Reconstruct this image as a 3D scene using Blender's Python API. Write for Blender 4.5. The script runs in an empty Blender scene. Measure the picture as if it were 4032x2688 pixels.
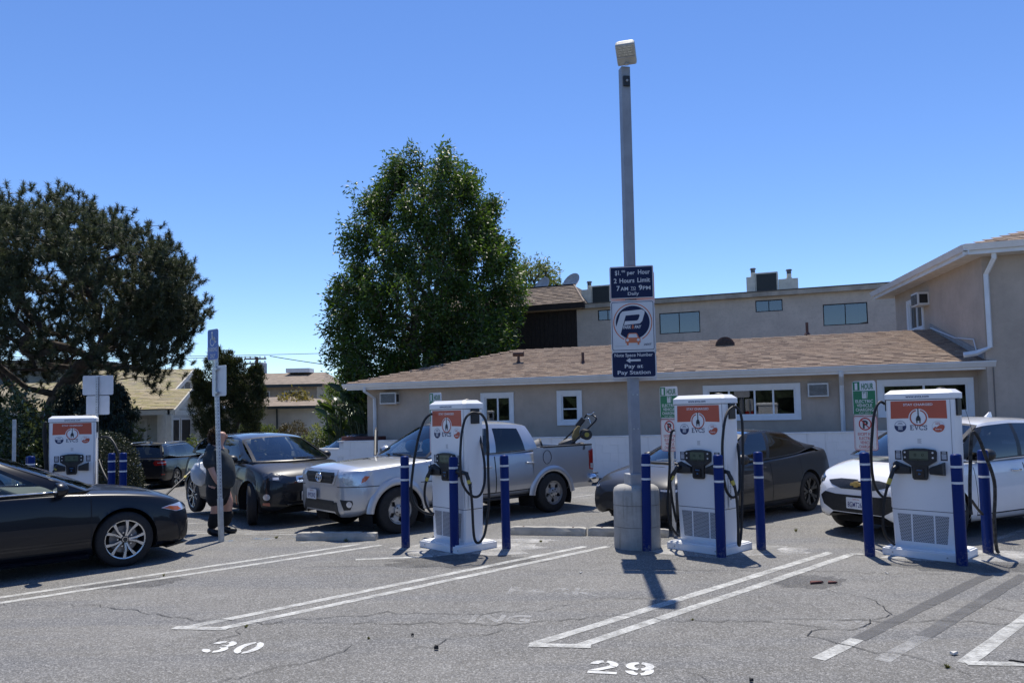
import bpy, bmesh, math, random
import numpy as np
from mathutils import Vector, Matrix, geometry
from mathutils.bvhtree import BVHTree
random.seed(7); rng = np.random.default_rng(11)
SC = bpy.context.scene
COL = SC.collection
R = math.radians

# ------------------------------------------------------------------ camera
cam = bpy.data.cameras.new('camera'); camo = bpy.data.objects.new('camera', cam); COL.objects.link(camo)
cam.sensor_width = 36.0; cam.lens = 27.046; cam.shift_y = 0.0306; cam.clip_start = 0.1; cam.clip_end = 3000
_p, _r = R(2.93), R(1.15)
_f = Vector((0, math.cos(_p), math.sin(_p))); _r0 = Vector((1, 0, 0)); _u0 = _r0.cross(_f)
_ri = math.cos(_r)*_r0 - math.sin(_r)*_u0; _up = math.sin(_r)*_r0 + math.cos(_r)*_u0
camo.matrix_world = Matrix(((_ri.x, _up.x, -_f.x, 0), (_ri.y, _up.y, -_f.y, 0), (_ri.z, _up.z, -_f.z, 1.8), (0, 0, 0, 1)))
SC.camera = camo

# ------------------------------------------------------------------ sky and sun
SUN_EL, SUN_AZ = 66.5, 5.0      # azimuth measured from +Y (view direction) towards +X
w = bpy.data.worlds.new('World'); SC.world = w; w.use_nodes = True
nt = w.node_tree; bg = nt.nodes['Background']
sky = nt.nodes.new('ShaderNodeTexSky'); sky.sky_type = 'NISHITA'; sky.sun_disc = False
sky.sun_elevation = R(SUN_EL); sky.sun_rotation = R(SUN_AZ)
sky.altitude = 60; sky.air_density = 0.85; sky.dust_density = 0.0; sky.ozone_density = 5.0
hs_ = nt.nodes.new('ShaderNodeHueSaturation'); hs_.inputs['Saturation'].default_value = 1.12
hs_.inputs['Hue'].default_value = .508; nt.links.new(sky.outputs[0], hs_.inputs['Color']); nt.links.new(hs_.outputs[0], bg.inputs[0]); bg.inputs[1].default_value = 0.14
sd = bpy.data.lights.new('sun', 'SUN'); sd.energy = 4.3; sd.angle = R(0.53); sd.color = (1.0, 0.94, 0.84)
so = bpy.data.objects.new('sun', sd); COL.objects.link(so)
_sv = Vector((math.sin(R(SUN_AZ))*math.cos(R(SUN_EL)), math.cos(R(SUN_AZ))*math.cos(R(SUN_EL)), math.sin(R(SUN_EL))))
so.rotation_euler = _sv.to_track_quat('Z', 'Y').to_euler(); so.location = (0, 0, 60)
SC.view_settings.view_transform = 'Standard'; SC.view_settings.look = 'None'
SC.view_settings.exposure = 0.34; SC.view_settings.gamma = 1.0; SC.view_settings.use_curve_mapping = False
SC.cycles.max_bounces = 8; SC.cycles.transparent_max_bounces = 12
SC.cycles.sample_clamp_indirect = 6.0

# ------------------------------------------------------------------ helpers
class MB:
    def __init__(s): s.v = []; s.f = []
    def add(s, vs, fs):
        o = len(s.v); s.v += [tuple(v) for v in vs]; s.f += [tuple(i+o for i in f) for f in fs]; return s
    def box(s, x0, x1, y0, y1, z0, z1, m=None):
        vs = [(x, y, z) for z in (z0, z1) for y in (y0, y1) for x in (x0, x1)]
        if m: vs = [m @ Vector(v) for v in vs]
        return s.add(vs, [(0, 2, 3, 1), (4, 5, 7, 6), (0, 1, 5, 4), (2, 6, 7, 3), (0, 4, 6, 2), (1, 3, 7, 5)])
    def hexa(s, b, t):           # b, t: 4 corner points each, same winding (ccw from above)
        return s.add(list(b)+list(t), [(3, 2, 1, 0), (4, 5, 6, 7), (0, 1, 5, 4), (1, 2, 6, 5), (2, 3, 7, 6), (3, 0, 4, 7)])
    def cyl(s, x, y, z0, z1, r, n=20, r2=None):
        r2 = r if r2 is None else r2
        return s.lathe([(r, z0), (r2, z1)], n, (x, y, 0), caps=True)
    def lathe(s, prof, n=24, c=(0, 0, 0), caps=True, m=None, a0=0.0):
        vs = []
        for r, z in prof:
            for k in range(n):
                a = a0+2*math.pi*k/n; v = Vector((c[0]+r*math.cos(a), c[1]+r*math.sin(a), c[2]+z)); vs.append(m @ v if m else v)
        fs = []
        for i in range(len(prof)-1):
            for k in range(n):
                fs.append((i*n+k, i*n+(k+1) % n, (i+1)*n+(k+1) % n, (i+1)*n+k))
        if caps: fs.append(tuple(reversed(range(n)))); L = (len(prof)-1)*n; fs.append(tuple(range(L, L+n)))
        return s.add(vs, fs)
    def tube(s, pts, r, n=8, caps=True, rs=None):
        pts = [Vector(p) for p in pts]; N = len(pts); vs = []
        t0 = (pts[1]-pts[0]).normalized(); a = Vector((0, 0, 1)) if abs(t0.z) < .9 else Vector((1, 0, 0)); nrm = t0.cross(a).normalized()
        for i, p in enumerate(pts):
            t = (pts[min(i+1, N-1)]-pts[max(i-1, 0)])
            if t.length < 1e-9: t = t0
            t = t.normalized(); nrm = (nrm-t*nrm.dot(t))
            if nrm.length < 1e-6: nrm = t.orthogonal()
            nrm.normalize(); b = t.cross(nrm); rr = rs[i] if rs else r
            for k in range(n):
                an = 2*math.pi*k/n; vs.append(p+nrm*(rr*math.cos(an))+b*(rr*math.sin(an)))
        fs = [(i*n+k, i*n+(k+1) % n, (i+1)*n+(k+1) % n, (i+1)*n+k) for i in range(N-1) for k in range(n)]
        if caps: fs.append(tuple(reversed(range(n)))); fs.append(tuple(range((N-1)*n, N*n)))
        return s.add(vs, fs)
    def prism(s, poly, y0, y1, m=None):      # poly of (x,z), extruded along y
        n = len(poly); A = sum(poly[i][0]*poly[(i+1) % n][1]-poly[(i+1) % n][0]*poly[i][1] for i in range(n))
        if A < 0: poly = poly[::-1]
        vs = [Vector((x, y, z)) for y in (y0, y1) for x, z in poly]
        if m: vs = [m @ v for v in vs]
        return s.add(vs, [tuple(range(n)), tuple(reversed(range(n, 2*n)))]+[(i, i+n, (i+1) % n+n, (i+1) % n) for i in range(n)])
    def quad(s, a, b, c, d): return s.add([a, b, c, d], [(0, 1, 2, 3)])
    def build(s, name, mat, parent=None, smooth=False, bevel=0, loc=None, rz=None, angle=None):
        me = bpy.data.meshes.new(name); me.from_pydata(s.v, [], s.f); me.update()
        if bevel or True:
            bm = bmesh.new(); bm.from_mesh(me)
            bmesh.ops.recalc_face_normals(bm, faces=bm.faces)
            if bevel: bmesh.ops.bevel(bm, geom=[e for e in bm.edges if len(e.link_faces) == 2 and e.calc_face_angle(0) > .5], offset=bevel, segments=2, affect='EDGES', profile=.6, clamp_overlap=True)
            bm.to_mesh(me); bm.free()
        return link(name, me, mat, parent, smooth, loc, rz, angle)

def link(name, me, mat, parent=None, smooth=False, loc=None, rz=None, angle=None):
    if mat is not None and not me.materials: me.materials.append(mat)
    if smooth:
        me.polygons.foreach_set('use_smooth', [True]*len(me.polygons))
        if angle: 
            me.set_sharp_from_angle(angle=R(angle))
    o = bpy.data.objects.new(name, me); COL.objects.link(o); o.parent = parent
    if loc is not None: o.location = loc
    if rz is not None: o.rotation_euler.z = rz
    return o
def tag(o, label=None, cat=None, group=None, kind=None):
    if label: o['label'] = label
    if cat: o['category'] = cat
    if group: o['group'] = group
    if kind: o['kind'] = kind
    return o
def empty(name, loc, rz=0, label=None, cat=None, group=None):
    o = bpy.data.objects.new(name, None); COL.objects.link(o); o.location = loc; o.rotation_euler.z = rz; o.empty_display_size = .2
    return tag(o, label, cat, group)
def copy_tree(o, parent=None):
    c = o.copy(); COL.objects.link(c); c.parent = parent
    for ch in [x for x in bpy.data.objects if x.parent == o]: copy_tree(ch, c)
    return c
def smoothpts(pts, n=6):
    pts = [Vector(p) for p in pts]; out = []
    for i in range(len(pts)-1):
        p0 = pts[max(i-1, 0)]; p1 = pts[i]; p2 = pts[i+1]; p3 = pts[min(i+2, len(pts)-1)]
        for k in range(n):
            t = k/n; out.append(.5*((2*p1)+(p2-p0)*t+(2*p0-5*p1+4*p2-p3)*t*t+(3*p1-p0-3*p2+p3)*t**3))
    out.append(pts[-1]); return out

# ------------------------------------------------------------------ materials
def nmat(name):
    m = bpy.data.materials.new(name); m.use_nodes = True; nt = m.node_tree; return m, nt, nt.nodes['Principled BSDF']
def N(nt, t, **kw):
    n = nt.nodes.new(t)
    for k, v in kw.items():
        if k in n.inputs.keys() if isinstance(k, str) else False: n.inputs[k].default_value = v
        else: setattr(n, k, v)
    return n
def mix(nt, a, b, fac, typ='MIX'):
    n = nt.nodes.new('ShaderNodeMix'); n.data_type = 'RGBA'; n.blend_type = typ
    def setin(i, v):
        if hasattr(v, 'is_output'): nt.links.new(v, n.inputs[i])
        else: n.inputs[i].default_value = v if not isinstance(v, tuple) else (*v[:3], 1)
    if hasattr(fac, 'is_output'): nt.links.new(fac, n.inputs[0])
    else: n.inputs[0].default_value = fac
    setin(6, a); setin(7, b); return n.outputs[2]
def ramp(nt, src, stops):
    n = nt.nodes.new('ShaderNodeValToRGB'); e = n.color_ramp.elements
    while len(e) < len(stops): e.new(.5)
    for i, (p, c) in enumerate(stops):
        e[i].position = p; e[i].color = (c, c, c, 1) if not isinstance(c, tuple) else (*c, 1)
    nt.links.new(src, n.inputs[0]); return n.outputs[0]
def noise(nt, scale, detail=4, rough=.55, coord='Object', dist=0.0, stretch=None):
    tc = nt.nodes.new('ShaderNodeTexCoord'); n = nt.nodes.new('ShaderNodeTexNoise')
    n.inputs['Scale'].default_value = scale; n.inputs['Detail'].default_value = detail; n.inputs['Roughness'].default_value = rough; n.inputs['Distortion'].default_value = dist
    if stretch:
        mp = nt.nodes.new('ShaderNodeMapping'); mp.inputs['Scale'].default_value = stretch; nt.links.new(tc.outputs[coord], mp.inputs[0]); nt.links.new(mp.outputs[0], n.inputs[0])
    elif coord == 'World':
        ge = nt.nodes.new('ShaderNodeNewGeometry'); nt.links.new(ge.outputs['Position'], n.inputs[0])
    else: nt.links.new(tc.outputs[coord], n.inputs[0])
    return n.outputs[0]
def bump(nt, p, h, strength=.3, dist=.01):
    b = nt.nodes.new('ShaderNodeBump'); b.inputs['Strength'].default_value = strength; b.inputs['Distance'].default_value = dist
    nt.links.new(h, b.inputs['Height']); nt.links.new(b.outputs[0], p.inputs['Normal'])
MATS = {}
def M(name, col, rough=.5, metal=0, var=.12, vscale=6, bmp=0, bscale=60, bdist=.004, coat=0, dirt=0, spec=.5, rvar=.08, sheen=0):
    if name in MATS: return MATS[name]
    m, nt, p = nmat(name)
    n1 = noise(nt, vscale, 5)
    dark = tuple(max(0, c*(1-var*1.6)) for c in col); lite = tuple(min(1, c*(1+var)) for c in col)
    c = mix(nt, dark, lite, ramp(nt, n1, [(.3, 0.), (.7, 1.)]))
    if dirt:
        d = noise(nt, vscale*.35, 6, .7, stretch=(1, 1, .25)); c = mix(nt, c, tuple(x*.45 for x in col), ramp(nt, d, [(.5, 0.), (.78, dirt)]))
    nt.links.new(c, p.inputs['Base Color'])
    n2 = noise(nt, vscale*3, 3)
    mr = nt.nodes.new('ShaderNodeMapRange'); mr.inputs[3].default_value = max(.02, rough-rvar); mr.inputs[4].default_value = min(1, rough+rvar)
    nt.links.new(n2, mr.inputs[0]); nt.links.new(mr.outputs[0], p.inputs['Roughness'])
    p.inputs['Metallic'].default_value = metal; p.inputs['Specular IOR Level'].default_value = spec
    if coat: p.inputs['Coat Weight'].default_value = coat; p.inputs['Coat Roughness'].default_value = .04
    if bmp: bump(nt, p, noise(nt, bscale, 4), bmp, bdist)
    MATS[name] = m; return m
def glassmat(name, tint=(.55, .62, .6), refl=.09, rough=.01):
    if name in MATS: return MATS[name]
    m, nt, p = nmat(name); nt.nodes.remove(p); out = nt.nodes['Material Output']
    tr = nt.nodes.new('ShaderNodeBsdfTransparent'); tr.inputs[0].default_value = (*tint, 1)
    gl = nt.nodes.new('ShaderNodeBsdfGlossy'); gl.inputs['Roughness'].default_value = rough
    fr = nt.nodes.new('ShaderNodeFresnel'); fr.inputs[0].default_value = 1.5
    ad = nt.nodes.new('ShaderNodeMath'); ad.operation = 'ADD'; ad.inputs[1].default_value = refl-.04; ad.use_clamp = True
    nt.links.new(fr.outputs[0], ad.inputs[0])
    mx = nt.nodes.new('ShaderNodeMixShader'); nt.links.new(ad.outputs[0], mx.inputs[0]); nt.links.new(tr.outputs[0], mx.inputs[1]); nt.links.new(gl.outputs[0], mx.inputs[2])
    nt.links.new(mx.outputs[0], out.inputs[0]); MATS[name] = m; return m
def paint(name, col, metal=0., rough=.3, coat=1., flake=0):
    if name in MATS: return MATS[name]
    m = M(name, col, rough, metal, var=.03, vscale=3, coat=coat, rvar=.03, spec=.3); return m
def WHITEP():
    if 'white_powder_coat' in MATS: return MATS['white_powder_coat']
    m, nt, p = nmat('white_powder_coat'); a = noise(nt, 3.0, 6, .7, 'World'); b = noise(nt, 22, 5, .75, 'World'); c = mix(nt, (.84, .84, .84), (.89, .89, .88), a); c = mix(nt, c, (.58, .56, .52), ramp(nt, b, [(.62, 0.), (.80, .55)])); nt.links.new(c, p.inputs['Base Color']); p.inputs['Roughness'].default_value = .42; MATS['white_powder_coat'] = m; return m
BLACK = lambda: M('black_plastic', (.018, .019, .021), .45, 0, .2, 12)
RUBBER = lambda: M('black_rubber', (.012, .012, .013), .55, 0, .2, 10)
CHROME = lambda: M('chrome', (.75, .76, .78), .12, 1, .03, 5)
TYRE = lambda: M('tyre_rubber', (.017, .017, .018), .8, 0, .25, 25, bmp=.3, bscale=90)
GALV = lambda: M('galvanised_steel', (.50, .52, .54), .45, .75, .12, 18)
ALU = lambda: M('sign_back_aluminium', (.60, .62, .66), .5, .35, .06, 5)
# ------------------------------------------------------------------ text
_fc = {}
def text(parent, s, x, z, h, mat, y=-.003, w=None, name='lettering', align='CENTER', bold=0.0, shear=0.0, m=None, ground=False, ext=.0008):
    key = (s, round(bold, 4), shear, align)
    if key not in _fc:
        cu = bpy.data.curves.new('t', 'FONT'); cu.body = s; cu.align_x = align; cu.size = 1.0; cu.offset = bold; cu.shear = shear; cu.resolution_u = 3
        ob = bpy.data.objects.new('t', cu); COL.objects.link(ob); bpy.context.view_layer.update()
        me = bpy.data.meshes.new_from_object(ob.evaluated_get(bpy.context.evaluated_depsgraph_get())); bpy.data.objects.remove(ob)
        v = np.array([q.co[:] for q in me.vertices]); _fc[key] = (v, [tuple(p.vertices) for p in me.polygons]); bpy.data.meshes.remove(me)
    v, f = _fc[key]; mn, mx = v.min(0), v.max(0); v = v.copy()
    cap = .73 if not all(ch in 'acemnorsuvwxz.&' for ch in s) else .55
    sc = h/cap; sx = sc if w is None else w/(mx[0]-mn[0])
    if align == 'CENTER': v[:, 0] -= (mn[0]+mx[0])/2
    else: v[:, 0] -= mn[0]
    X = v[:, 0]*sx+x; Z = v[:, 1]*sc+z
    me = bpy.data.meshes.new(name)
    P = [(a, y, b) for a, b in zip(X, Z)] if not ground else [(a, b, y) for a, b in zip(X, Z)]
    if m: P = [m @ Vector(p) for p in P]
    me.from_pydata([tuple(p) for p in P], [], f); me.update()
    return link(name, me, mat, parent)
def disc(r, x, z, y0, y1, n=36, a0=0, a1=360): return [(x+r*math.cos(R(a0+(a1-a0)*k/n)), z+r*math.sin(R(a0+(a1-a0)*k/n))) for k in range(n+(0 if a1-a0 >= 360 else 1))]
def ringmesh(mb, r0, r1, x, z, y, a0=0, a1=360, n=40, sx=1):
    N_ = n+1; vs = []; 
    for k in range(N_):
        a = R(a0+(a1-a0)*k/n); vs += [(x+sx*r0*math.cos(a), y, z+r0*math.sin(a)), (x+sx*r1*math.cos(a), y, z+r1*math.sin(a))]
    mb.add(vs, [(2*k, 2*k+1, 2*k+3, 2*k+2) for k in range(n)]); return mb
def rrect(w, h, r, x=0, z=0, n=4):
    P = []
    for cx, cz, a in ((w/2-r, h/2-r, 0), (-w/2+r, h/2-r, 90), (-w/2+r, -h/2+r, 180), (w/2-r, -h/2+r, 270)):
        P += [(x+cx+r*math.cos(R(a+90*k/n)), z+cz+r*math.sin(R(a+90*k/n))) for k in range(n+1)]
    return P
def flat(parent, name, poly, mat, y, th=.001):
    return MB().prism(poly, y, y+th).build(name, mat, parent)
# ------------------------------------------------------------------ terrain height
def gz(x, y):
    q = y-.45*x-16.5
    return -.67*min(1, max(0, q/17.5))
# ================================================================== GROUND
def asphalt():
    m, nt, p = nmat('worn_asphalt')
    big = noise(nt, .35, 4, .6); mid = noise(nt, 2.2, 6, .65); tc = nt.nodes.new('ShaderNodeTexCoord')
    c = mix(nt, (.108, .103, .092), (.15, .143, .128), ramp(nt, big, [(.40, 0.), (.60, 1.)]))
    c = mix(nt, c, (.205, .20, .186), ramp(nt, mid, [(.52, 0.), (.75, .7)]))
    # darker drive-over streaks along the stalls
    st = noise(nt, 1.0, 5, .6, stretch=(1, 1, 1)); mp = nt.nodes.new('ShaderNodeMapping'); mp.inputs['Rotation'].default_value = (0, 0, R(-43)); mp.inputs['Scale'].default_value = (.22, 1.6, 1)
    sn = nt.nodes.new('ShaderNodeTexNoise'); sn.inputs['Scale'].default_value = 1.3; sn.inputs['Detail'].default_value = 5; nt.links.new(tc.outputs['Object'], mp.inputs[0]); nt.links.new(mp.outputs[0], sn.inputs[0])
    c = mix(nt, c, (.10, .102, .106), ramp(nt, sn.outputs[0], [(.47, 0.), (.64, .7)]))
    # aggregate
    vo = nt.nodes.new('ShaderNodeTexVoronoi'); vo.inputs['Scale'].default_value = 85; nt.links.new(tc.outputs['Object'], vo.inputs[0])
    sp = nt.nodes.new('ShaderNodeSeparateColor'); nt.links.new(vo.outputs['Color'], sp.inputs[0])
    c = mix(nt, c, (.40, .39, .37), ramp(nt, sp.outputs[0], [(.70, 0.), (.92, .5)]))
    c = mix(nt, c, (.045, .046, .05), ramp(nt, sp.outputs[1], [(.76, 0.), (.95, .6)]))
    vo2 = nt.nodes.new('ShaderNodeTexVoronoi'); vo2.inputs['Scale'].default_value = 160; nt.links.new(tc.outputs['Object'], vo2.inputs[0])
    sp2 = nt.nodes.new('ShaderNodeSeparateColor'); nt.links.new(vo2.outputs['Color'], sp2.inputs[0])
    c = mix(nt, c, (.36, .36, .35), ramp(nt, sp2.outputs[0], [(.7, 0.), (.95, .5)]))
    # oil stains
    oil = noise(nt, .9, 3, .5); c = mix(nt, c, (.06, .06, .065), ramp(nt, oil, [(.68, 0.), (.78, .6)]))
    nt.links.new(c, p.inputs['Base Color']); p.inputs['Roughness'].default_value = .82
    ad = nt.nodes.new('ShaderNodeMath'); ad.operation = 'ADD'; nt.links.new(vo.outputs['Distance'], ad.inputs[0]); nt.links.new(mid, ad.inputs[1])
    bump(nt, p, ad.outputs[0], .5, .006); return m
xs = sorted(set([-1500, -600, -250, -120, -80]+list(np.arange(-60, 41, 2.0))+[60, 120, 250, 600, 1500]))
ys = sorted(set([-300, -60, -20]+list(np.arange(-10, 61, 2.0))+[80, 120, 250, 600, 2500]))
mb = MB(); nx = len(xs)
mb.add([(x, y, gz(x, y)) for y in ys for x in xs], [(j*nx+i, j*nx+i+1, (j+1)*nx+i+1, (j+1)*nx+i) for j in range(len(ys)-1) for i in range(nx-1)])
ground = mb.build('asphalt_ground', asphalt(), smooth=True); tag(ground, 'worn grey asphalt of the parking lot with cracks and stall lines', 'ground', kind='structure')

def wornpaint(name, col, keep=.5, soft=.12, scale=7, maxa=1.0):
    m, nt, p = nmat(name); out = nt.nodes['Material Output']
    a = noise(nt, scale, 8, .72); b = noise(nt, scale*9, 3, .6)
    ad = nt.nodes.new('ShaderNodeMath'); ad.operation = 'MULTIPLY_ADD'; ad.inputs[1].default_value = .45; nt.links.new(b, ad.inputs[0]); nt.links.new(a, ad.inputs[2])
    fac = ramp(nt, ad.outputs[0], [(max(0, keep-soft), 0.), (min(1, keep+soft), maxa)])
    c = mix(nt, tuple(x*.8 for x in col), col, a); nt.links.new(c, p.inputs['Base Color']); p.inputs['Roughness'].default_value = .75
    tr = nt.nodes.new('ShaderNodeBsdfTransparent'); mx = nt.nodes.new('ShaderNodeMixShader')
    nt.links.new(fac, mx.inputs[0]); nt.links.new(tr.outputs[0], mx.inputs[1]); nt.links.new(p.outputs[0], mx.inputs[2]); nt.links.new(mx.outputs[0], out.inputs[0])
    return m
PW = wornpaint('white_road_paint', (.66, .66, .62), .67, .22, 6, .92); PN = wornpaint('stencil_road_paint', (.70, .70, .67), .52, .2, 6, .95); PF = wornpaint('faded_road_paint', (.6, .6, .58), .78, .2, 5, .7)
PFF = wornpaint('very_faded_road_paint', (.6, .6, .59), .85, .18, 4, .65)
PG = wornpaint('grey_overpaint', (.12, .12, .122), .55, .25, 5, .6); PBL = wornpaint('blue_zone_paint', (.10, .25, .45), .78, .14, 5, .7)
CEM = wornpaint('cement_dust_patch', (.62, .61, .58), .74, .22, 3, .9); OILM = wornpaint('oil_patch', (.05, .05, .052), .70, .3, 3, .5)
def gline(p, q, wd, mat, name='painted_line', dz=.004, wob=.006):
    p = Vector((*p, 0)); q = Vector((*q, 0)); d = (q-p); L = d.length; d.normalize(); n = Vector((-d.y, d.x, 0)); k = max(1, int(L/.25)); vs = []
    for i in range(k+1):
        c = p+d*(L*i/k)
        for s in (-1, 1):
            v = c+n*(s*wd/2+random.uniform(-wob, wob)); vs.append((v.x, v.y, gz(v.x, v.y)+dz))
    return MB().add(vs, [(2*i, 2*i+2, 2*i+3, 2*i+1) for i in range(k)]).build(name, mat, ground)
def gpatch(cx, cy, rx, ry, rot, mat, name, dz=.004, n=26, jag=.2):
    vs = [(cx, cy, gz(cx, cy)+dz)]
    for k in range(n):
        a = 2*math.pi*k/n; r = 1+random.uniform(-jag, jag); u, v = rx*r*math.cos(a), ry*r*math.sin(a)
        x = cx+u*math.cos(rot)-v*math.sin(rot); y = cy+u*math.sin(rot)+v*math.cos(rot); vs.append((x, y, gz(x, y)+dz))
    return MB().add(vs, [(0, k+1, (k+1) % n+1) for k in range(n)]).build(name, mat, ground)
LW = .10
for p, q, mt in [((-8.6, 5.07), (-2.18, 10.86), PW), ((-8.4, 4.88), (-1.86, 10.75), PW),
                 ((-2.86, 6.74), (.92, 10.33), PW), ((-2.53, 6.69), (1.22, 10.29), PW), ((-2.96, 6.74), (-2.47, 6.665), PW),
                 ((.12, 6.05), (3.87, 9.57), PW), ((.47, 5.995), (4.06, 9.41), PW), ((.09, 6.045), (.56, 5.975), PW), ((4.06, 9.41), (4.2, 9.40), PW),
                 ((2.14, 5.58), (2.62, 6.03), PW), ((2.56, 5.51), (3.15, 6.07), PF), ((3.0, 5.93), (4.3, 7.16), PFF),
                 ((3.10, 5.43), (4.6, 6.86), PW), ((3.10, 5.43), (3.60, 5.36), PW)]:
    gline(p, q, LW*(1 if abs(p[1]-q[1]) > .3 else .9), mt, dz=.004 if abs(p[1]-q[1]) > .3 else .0075)
for p, q in [((2.62, 6.03), (4.95, 8.17)), ((3.15, 6.07), (5.3, 8.12))]: gline(p, q, .12, PG, 'painted_over_line', .006)
for p, q, mt in [((-3.4, 11.9), (2.0, 16.9), PF), ((-.9, 12.2), (3.4, 16.2), PF), ((-5.9, 12.35), (-2.4, 11.7), PF), ((-6.4, 12.6), (-2.9, 12.0), PF), ((2.3, 11.5), (5.0, 14.0), PF), ((4.6, 10.7), (7.3, 13.2), PF),
                 ((-9.5, 13.6), (-5.2, 13.3), PF), ((-9.8, 14.2), (-5.0, 13.9), PF), ((-1.05, 9.84), (-2.0, 9.72), PW), ((5.9, 9.9), (8.0, 11.6), PF), ((-7.5, 15.9), (-5.9, 15.75), PF), ((-7.3, 16.5), (-5.6, 16.3), PF)]:
    gline(p, q, LW, mt, dz=.004)
for k in range(5):
    gline((-3.9+k*.42, 11.15-k*.06), (-3.5+k*.42, 11.62-k*.06), .10, PFF, 'painted_hatching', .004)
for k in range(4): gline((-4.4+k*.5, 11.45+.12*k), (-4.15+k*.5, 11.37+.12*k), .12, PBL, 'painted_hatching', .004)
def gnum(s, x, y, h, wd, rot, mat, name='painted_number', bold=.028):
    me = text(ground, s, 0, 0, h, mat, y=.0045, w=wd, name=name, align='LEFT', bold=bold, ground=True, m=Matrix.Translation((x, y, 0)) @ Matrix.Rotation(R(rot), 4, 'Z'))
    return me
def stencil(s, x, y, h, wd, rot, mat):
    # digits drawn as stencilled bars with gaps, as road stencils have
    mtx = Matrix.Translation((x, y, .005)) @ Matrix.Rotation(R(rot), 4, 'Z'); n = len(s); cw = wd/n
    for k, ch in enumerate(s):
        mb = MB(); ox = k*cw; W = cw*.80; T = W*.30
        def arc(cx, cy, rx, ry, a0, a1, m=10):
            vs = []
            for i in range(m+1):
                a = R(a0+(a1-a0)*i/m); vs += [mtx @ Vector((ox+cx+rx*math.cos(a), cy+ry*math.sin(a), 0)), mtx @ Vector((ox+cx+(rx-T)*math.cos(a), cy+(ry-T*.75)*math.sin(a), 0))]
            mb.add(vs, [(2*i, 2*i+1, 2*i+3, 2*i+2) for i in range(m)])
        def bar(a, b, c, d): mb.add([mtx @ Vector((ox+q[0], q[1], 0)) for q in (a, b, c, d)], [(0, 1, 2, 3)])
        if ch == '0': arc(W/2, h/2, W/2, h/2, 98, 262); arc(W/2, h/2, W/2, h/2, -82, 82)
        if ch == '3':
            arc(W/2, h*.72, W/2, h*.28, -80, 78); arc(W/2, h*.72, W/2, h*.28, 100, 175); arc(W/2, h*.29, W/2, h*.29, -78, 80); arc(W/2, h*.29, W/2, h*.29, 185, 262)
        if ch == '2': arc(W/2, h*.70, W/2, h*.30, -35, 80); arc(W/2, h*.70, W/2, h*.30, 98, 180); bar((0, 0), (W, 0), (W, h*.16), (0, h*.16)); bar((0, h*.2), (W*.36, h*.2), (W*.98, h*.55), (W*.72, h*.62))
        if ch == '9': arc(W/2, h*.68, W/2, h*.32, 98, 262); arc(W/2, h*.68, W/2, h*.32, -80, 82); arc(W/2, h*.36, W/2, h*.36, -80, 20); arc(W/2, h*.36, W/2, h*.36, 190, 262)
        mb.build('painted_number', mat, ground)
stencil('30', -2.47, 6.03, .30, .50, -9.5, PN); stencil('29', .475, 5.385, .28, .50, -12, PN)
gnum('EV', 2.55, 6.55, .26, .52, -60, PFF, 'painted_lettering'); gnum('ING', -.42, 6.73, .28, .52, -10, PF, 'painted_lettering'); gnum('PARK', -.1, 7.75, .3, .9, -10, PFF, 'painted_lettering')
for x, y, rx, ry, rot in [(-.6, 10.4, .95, .55, -.1), (2.55, 9.85, .9, .5, -.1), (5.25, 9.25, .9, .5, -.2), (-.02, 10.9, .6, .18, -.15), (3.3, 9.75, .35, .3, .2)]: gpatch(x, y, rx, ry, rot, CEM, 'cement_patch', .003)
gpatch(3.0, 8.02, .42, .3, .2, OILM, 'oil_stain', .003); gpatch(-.6, 9.5, .9, .4, 0, OILM, 'oil_stain', .003); gpatch(5.2, 8.55, 1.2, .3, -.2, OILM, 'oil_stain', .003)
gpatch(-4.2, 8.6, .5, .25, .3, OILM, 'oil_stain', .003)
# cracks
CR = M('crack_shadow', (.035, .035, .036), .95, 0, .3, 20)  # flat dark colour of the crack strips
def crack(pts, wd=.018, jag=.06):
    P = [Vector((*p, 0)) for p in pts]; out = []
    for a, b in zip(P, P[1:]):
        k = max(2, int((b-a).length/.09))
        for i in range(k): out.append(a.lerp(b, i/k)+Vector((random.uniform(-jag, jag)*.5, random.uniform(-jag, jag), 0)))
    out.append(P[-1]); vs = []
    for i, c in enumerate(out):
        t = (out[min(i+1, len(out)-1)]-out[max(i-1, 0)]).normalized(); n = Vector((-t.y, t.x, 0)); w_ = wd*random.uniform(.25, 1.0)*min(1, .3+3*min(i, len(out)-1-i)/len(out))
        for s in (-1, 1): v = c+n*s*w_/2; vs.append((v.x, v.y, gz(v.x, v.y)+.0065))
    MB().add(vs, [(2*i, 2*i+2, 2*i+3, 2*i+1) for i in range(len(out)-1)]).build('crack', CR, ground); return out
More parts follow.
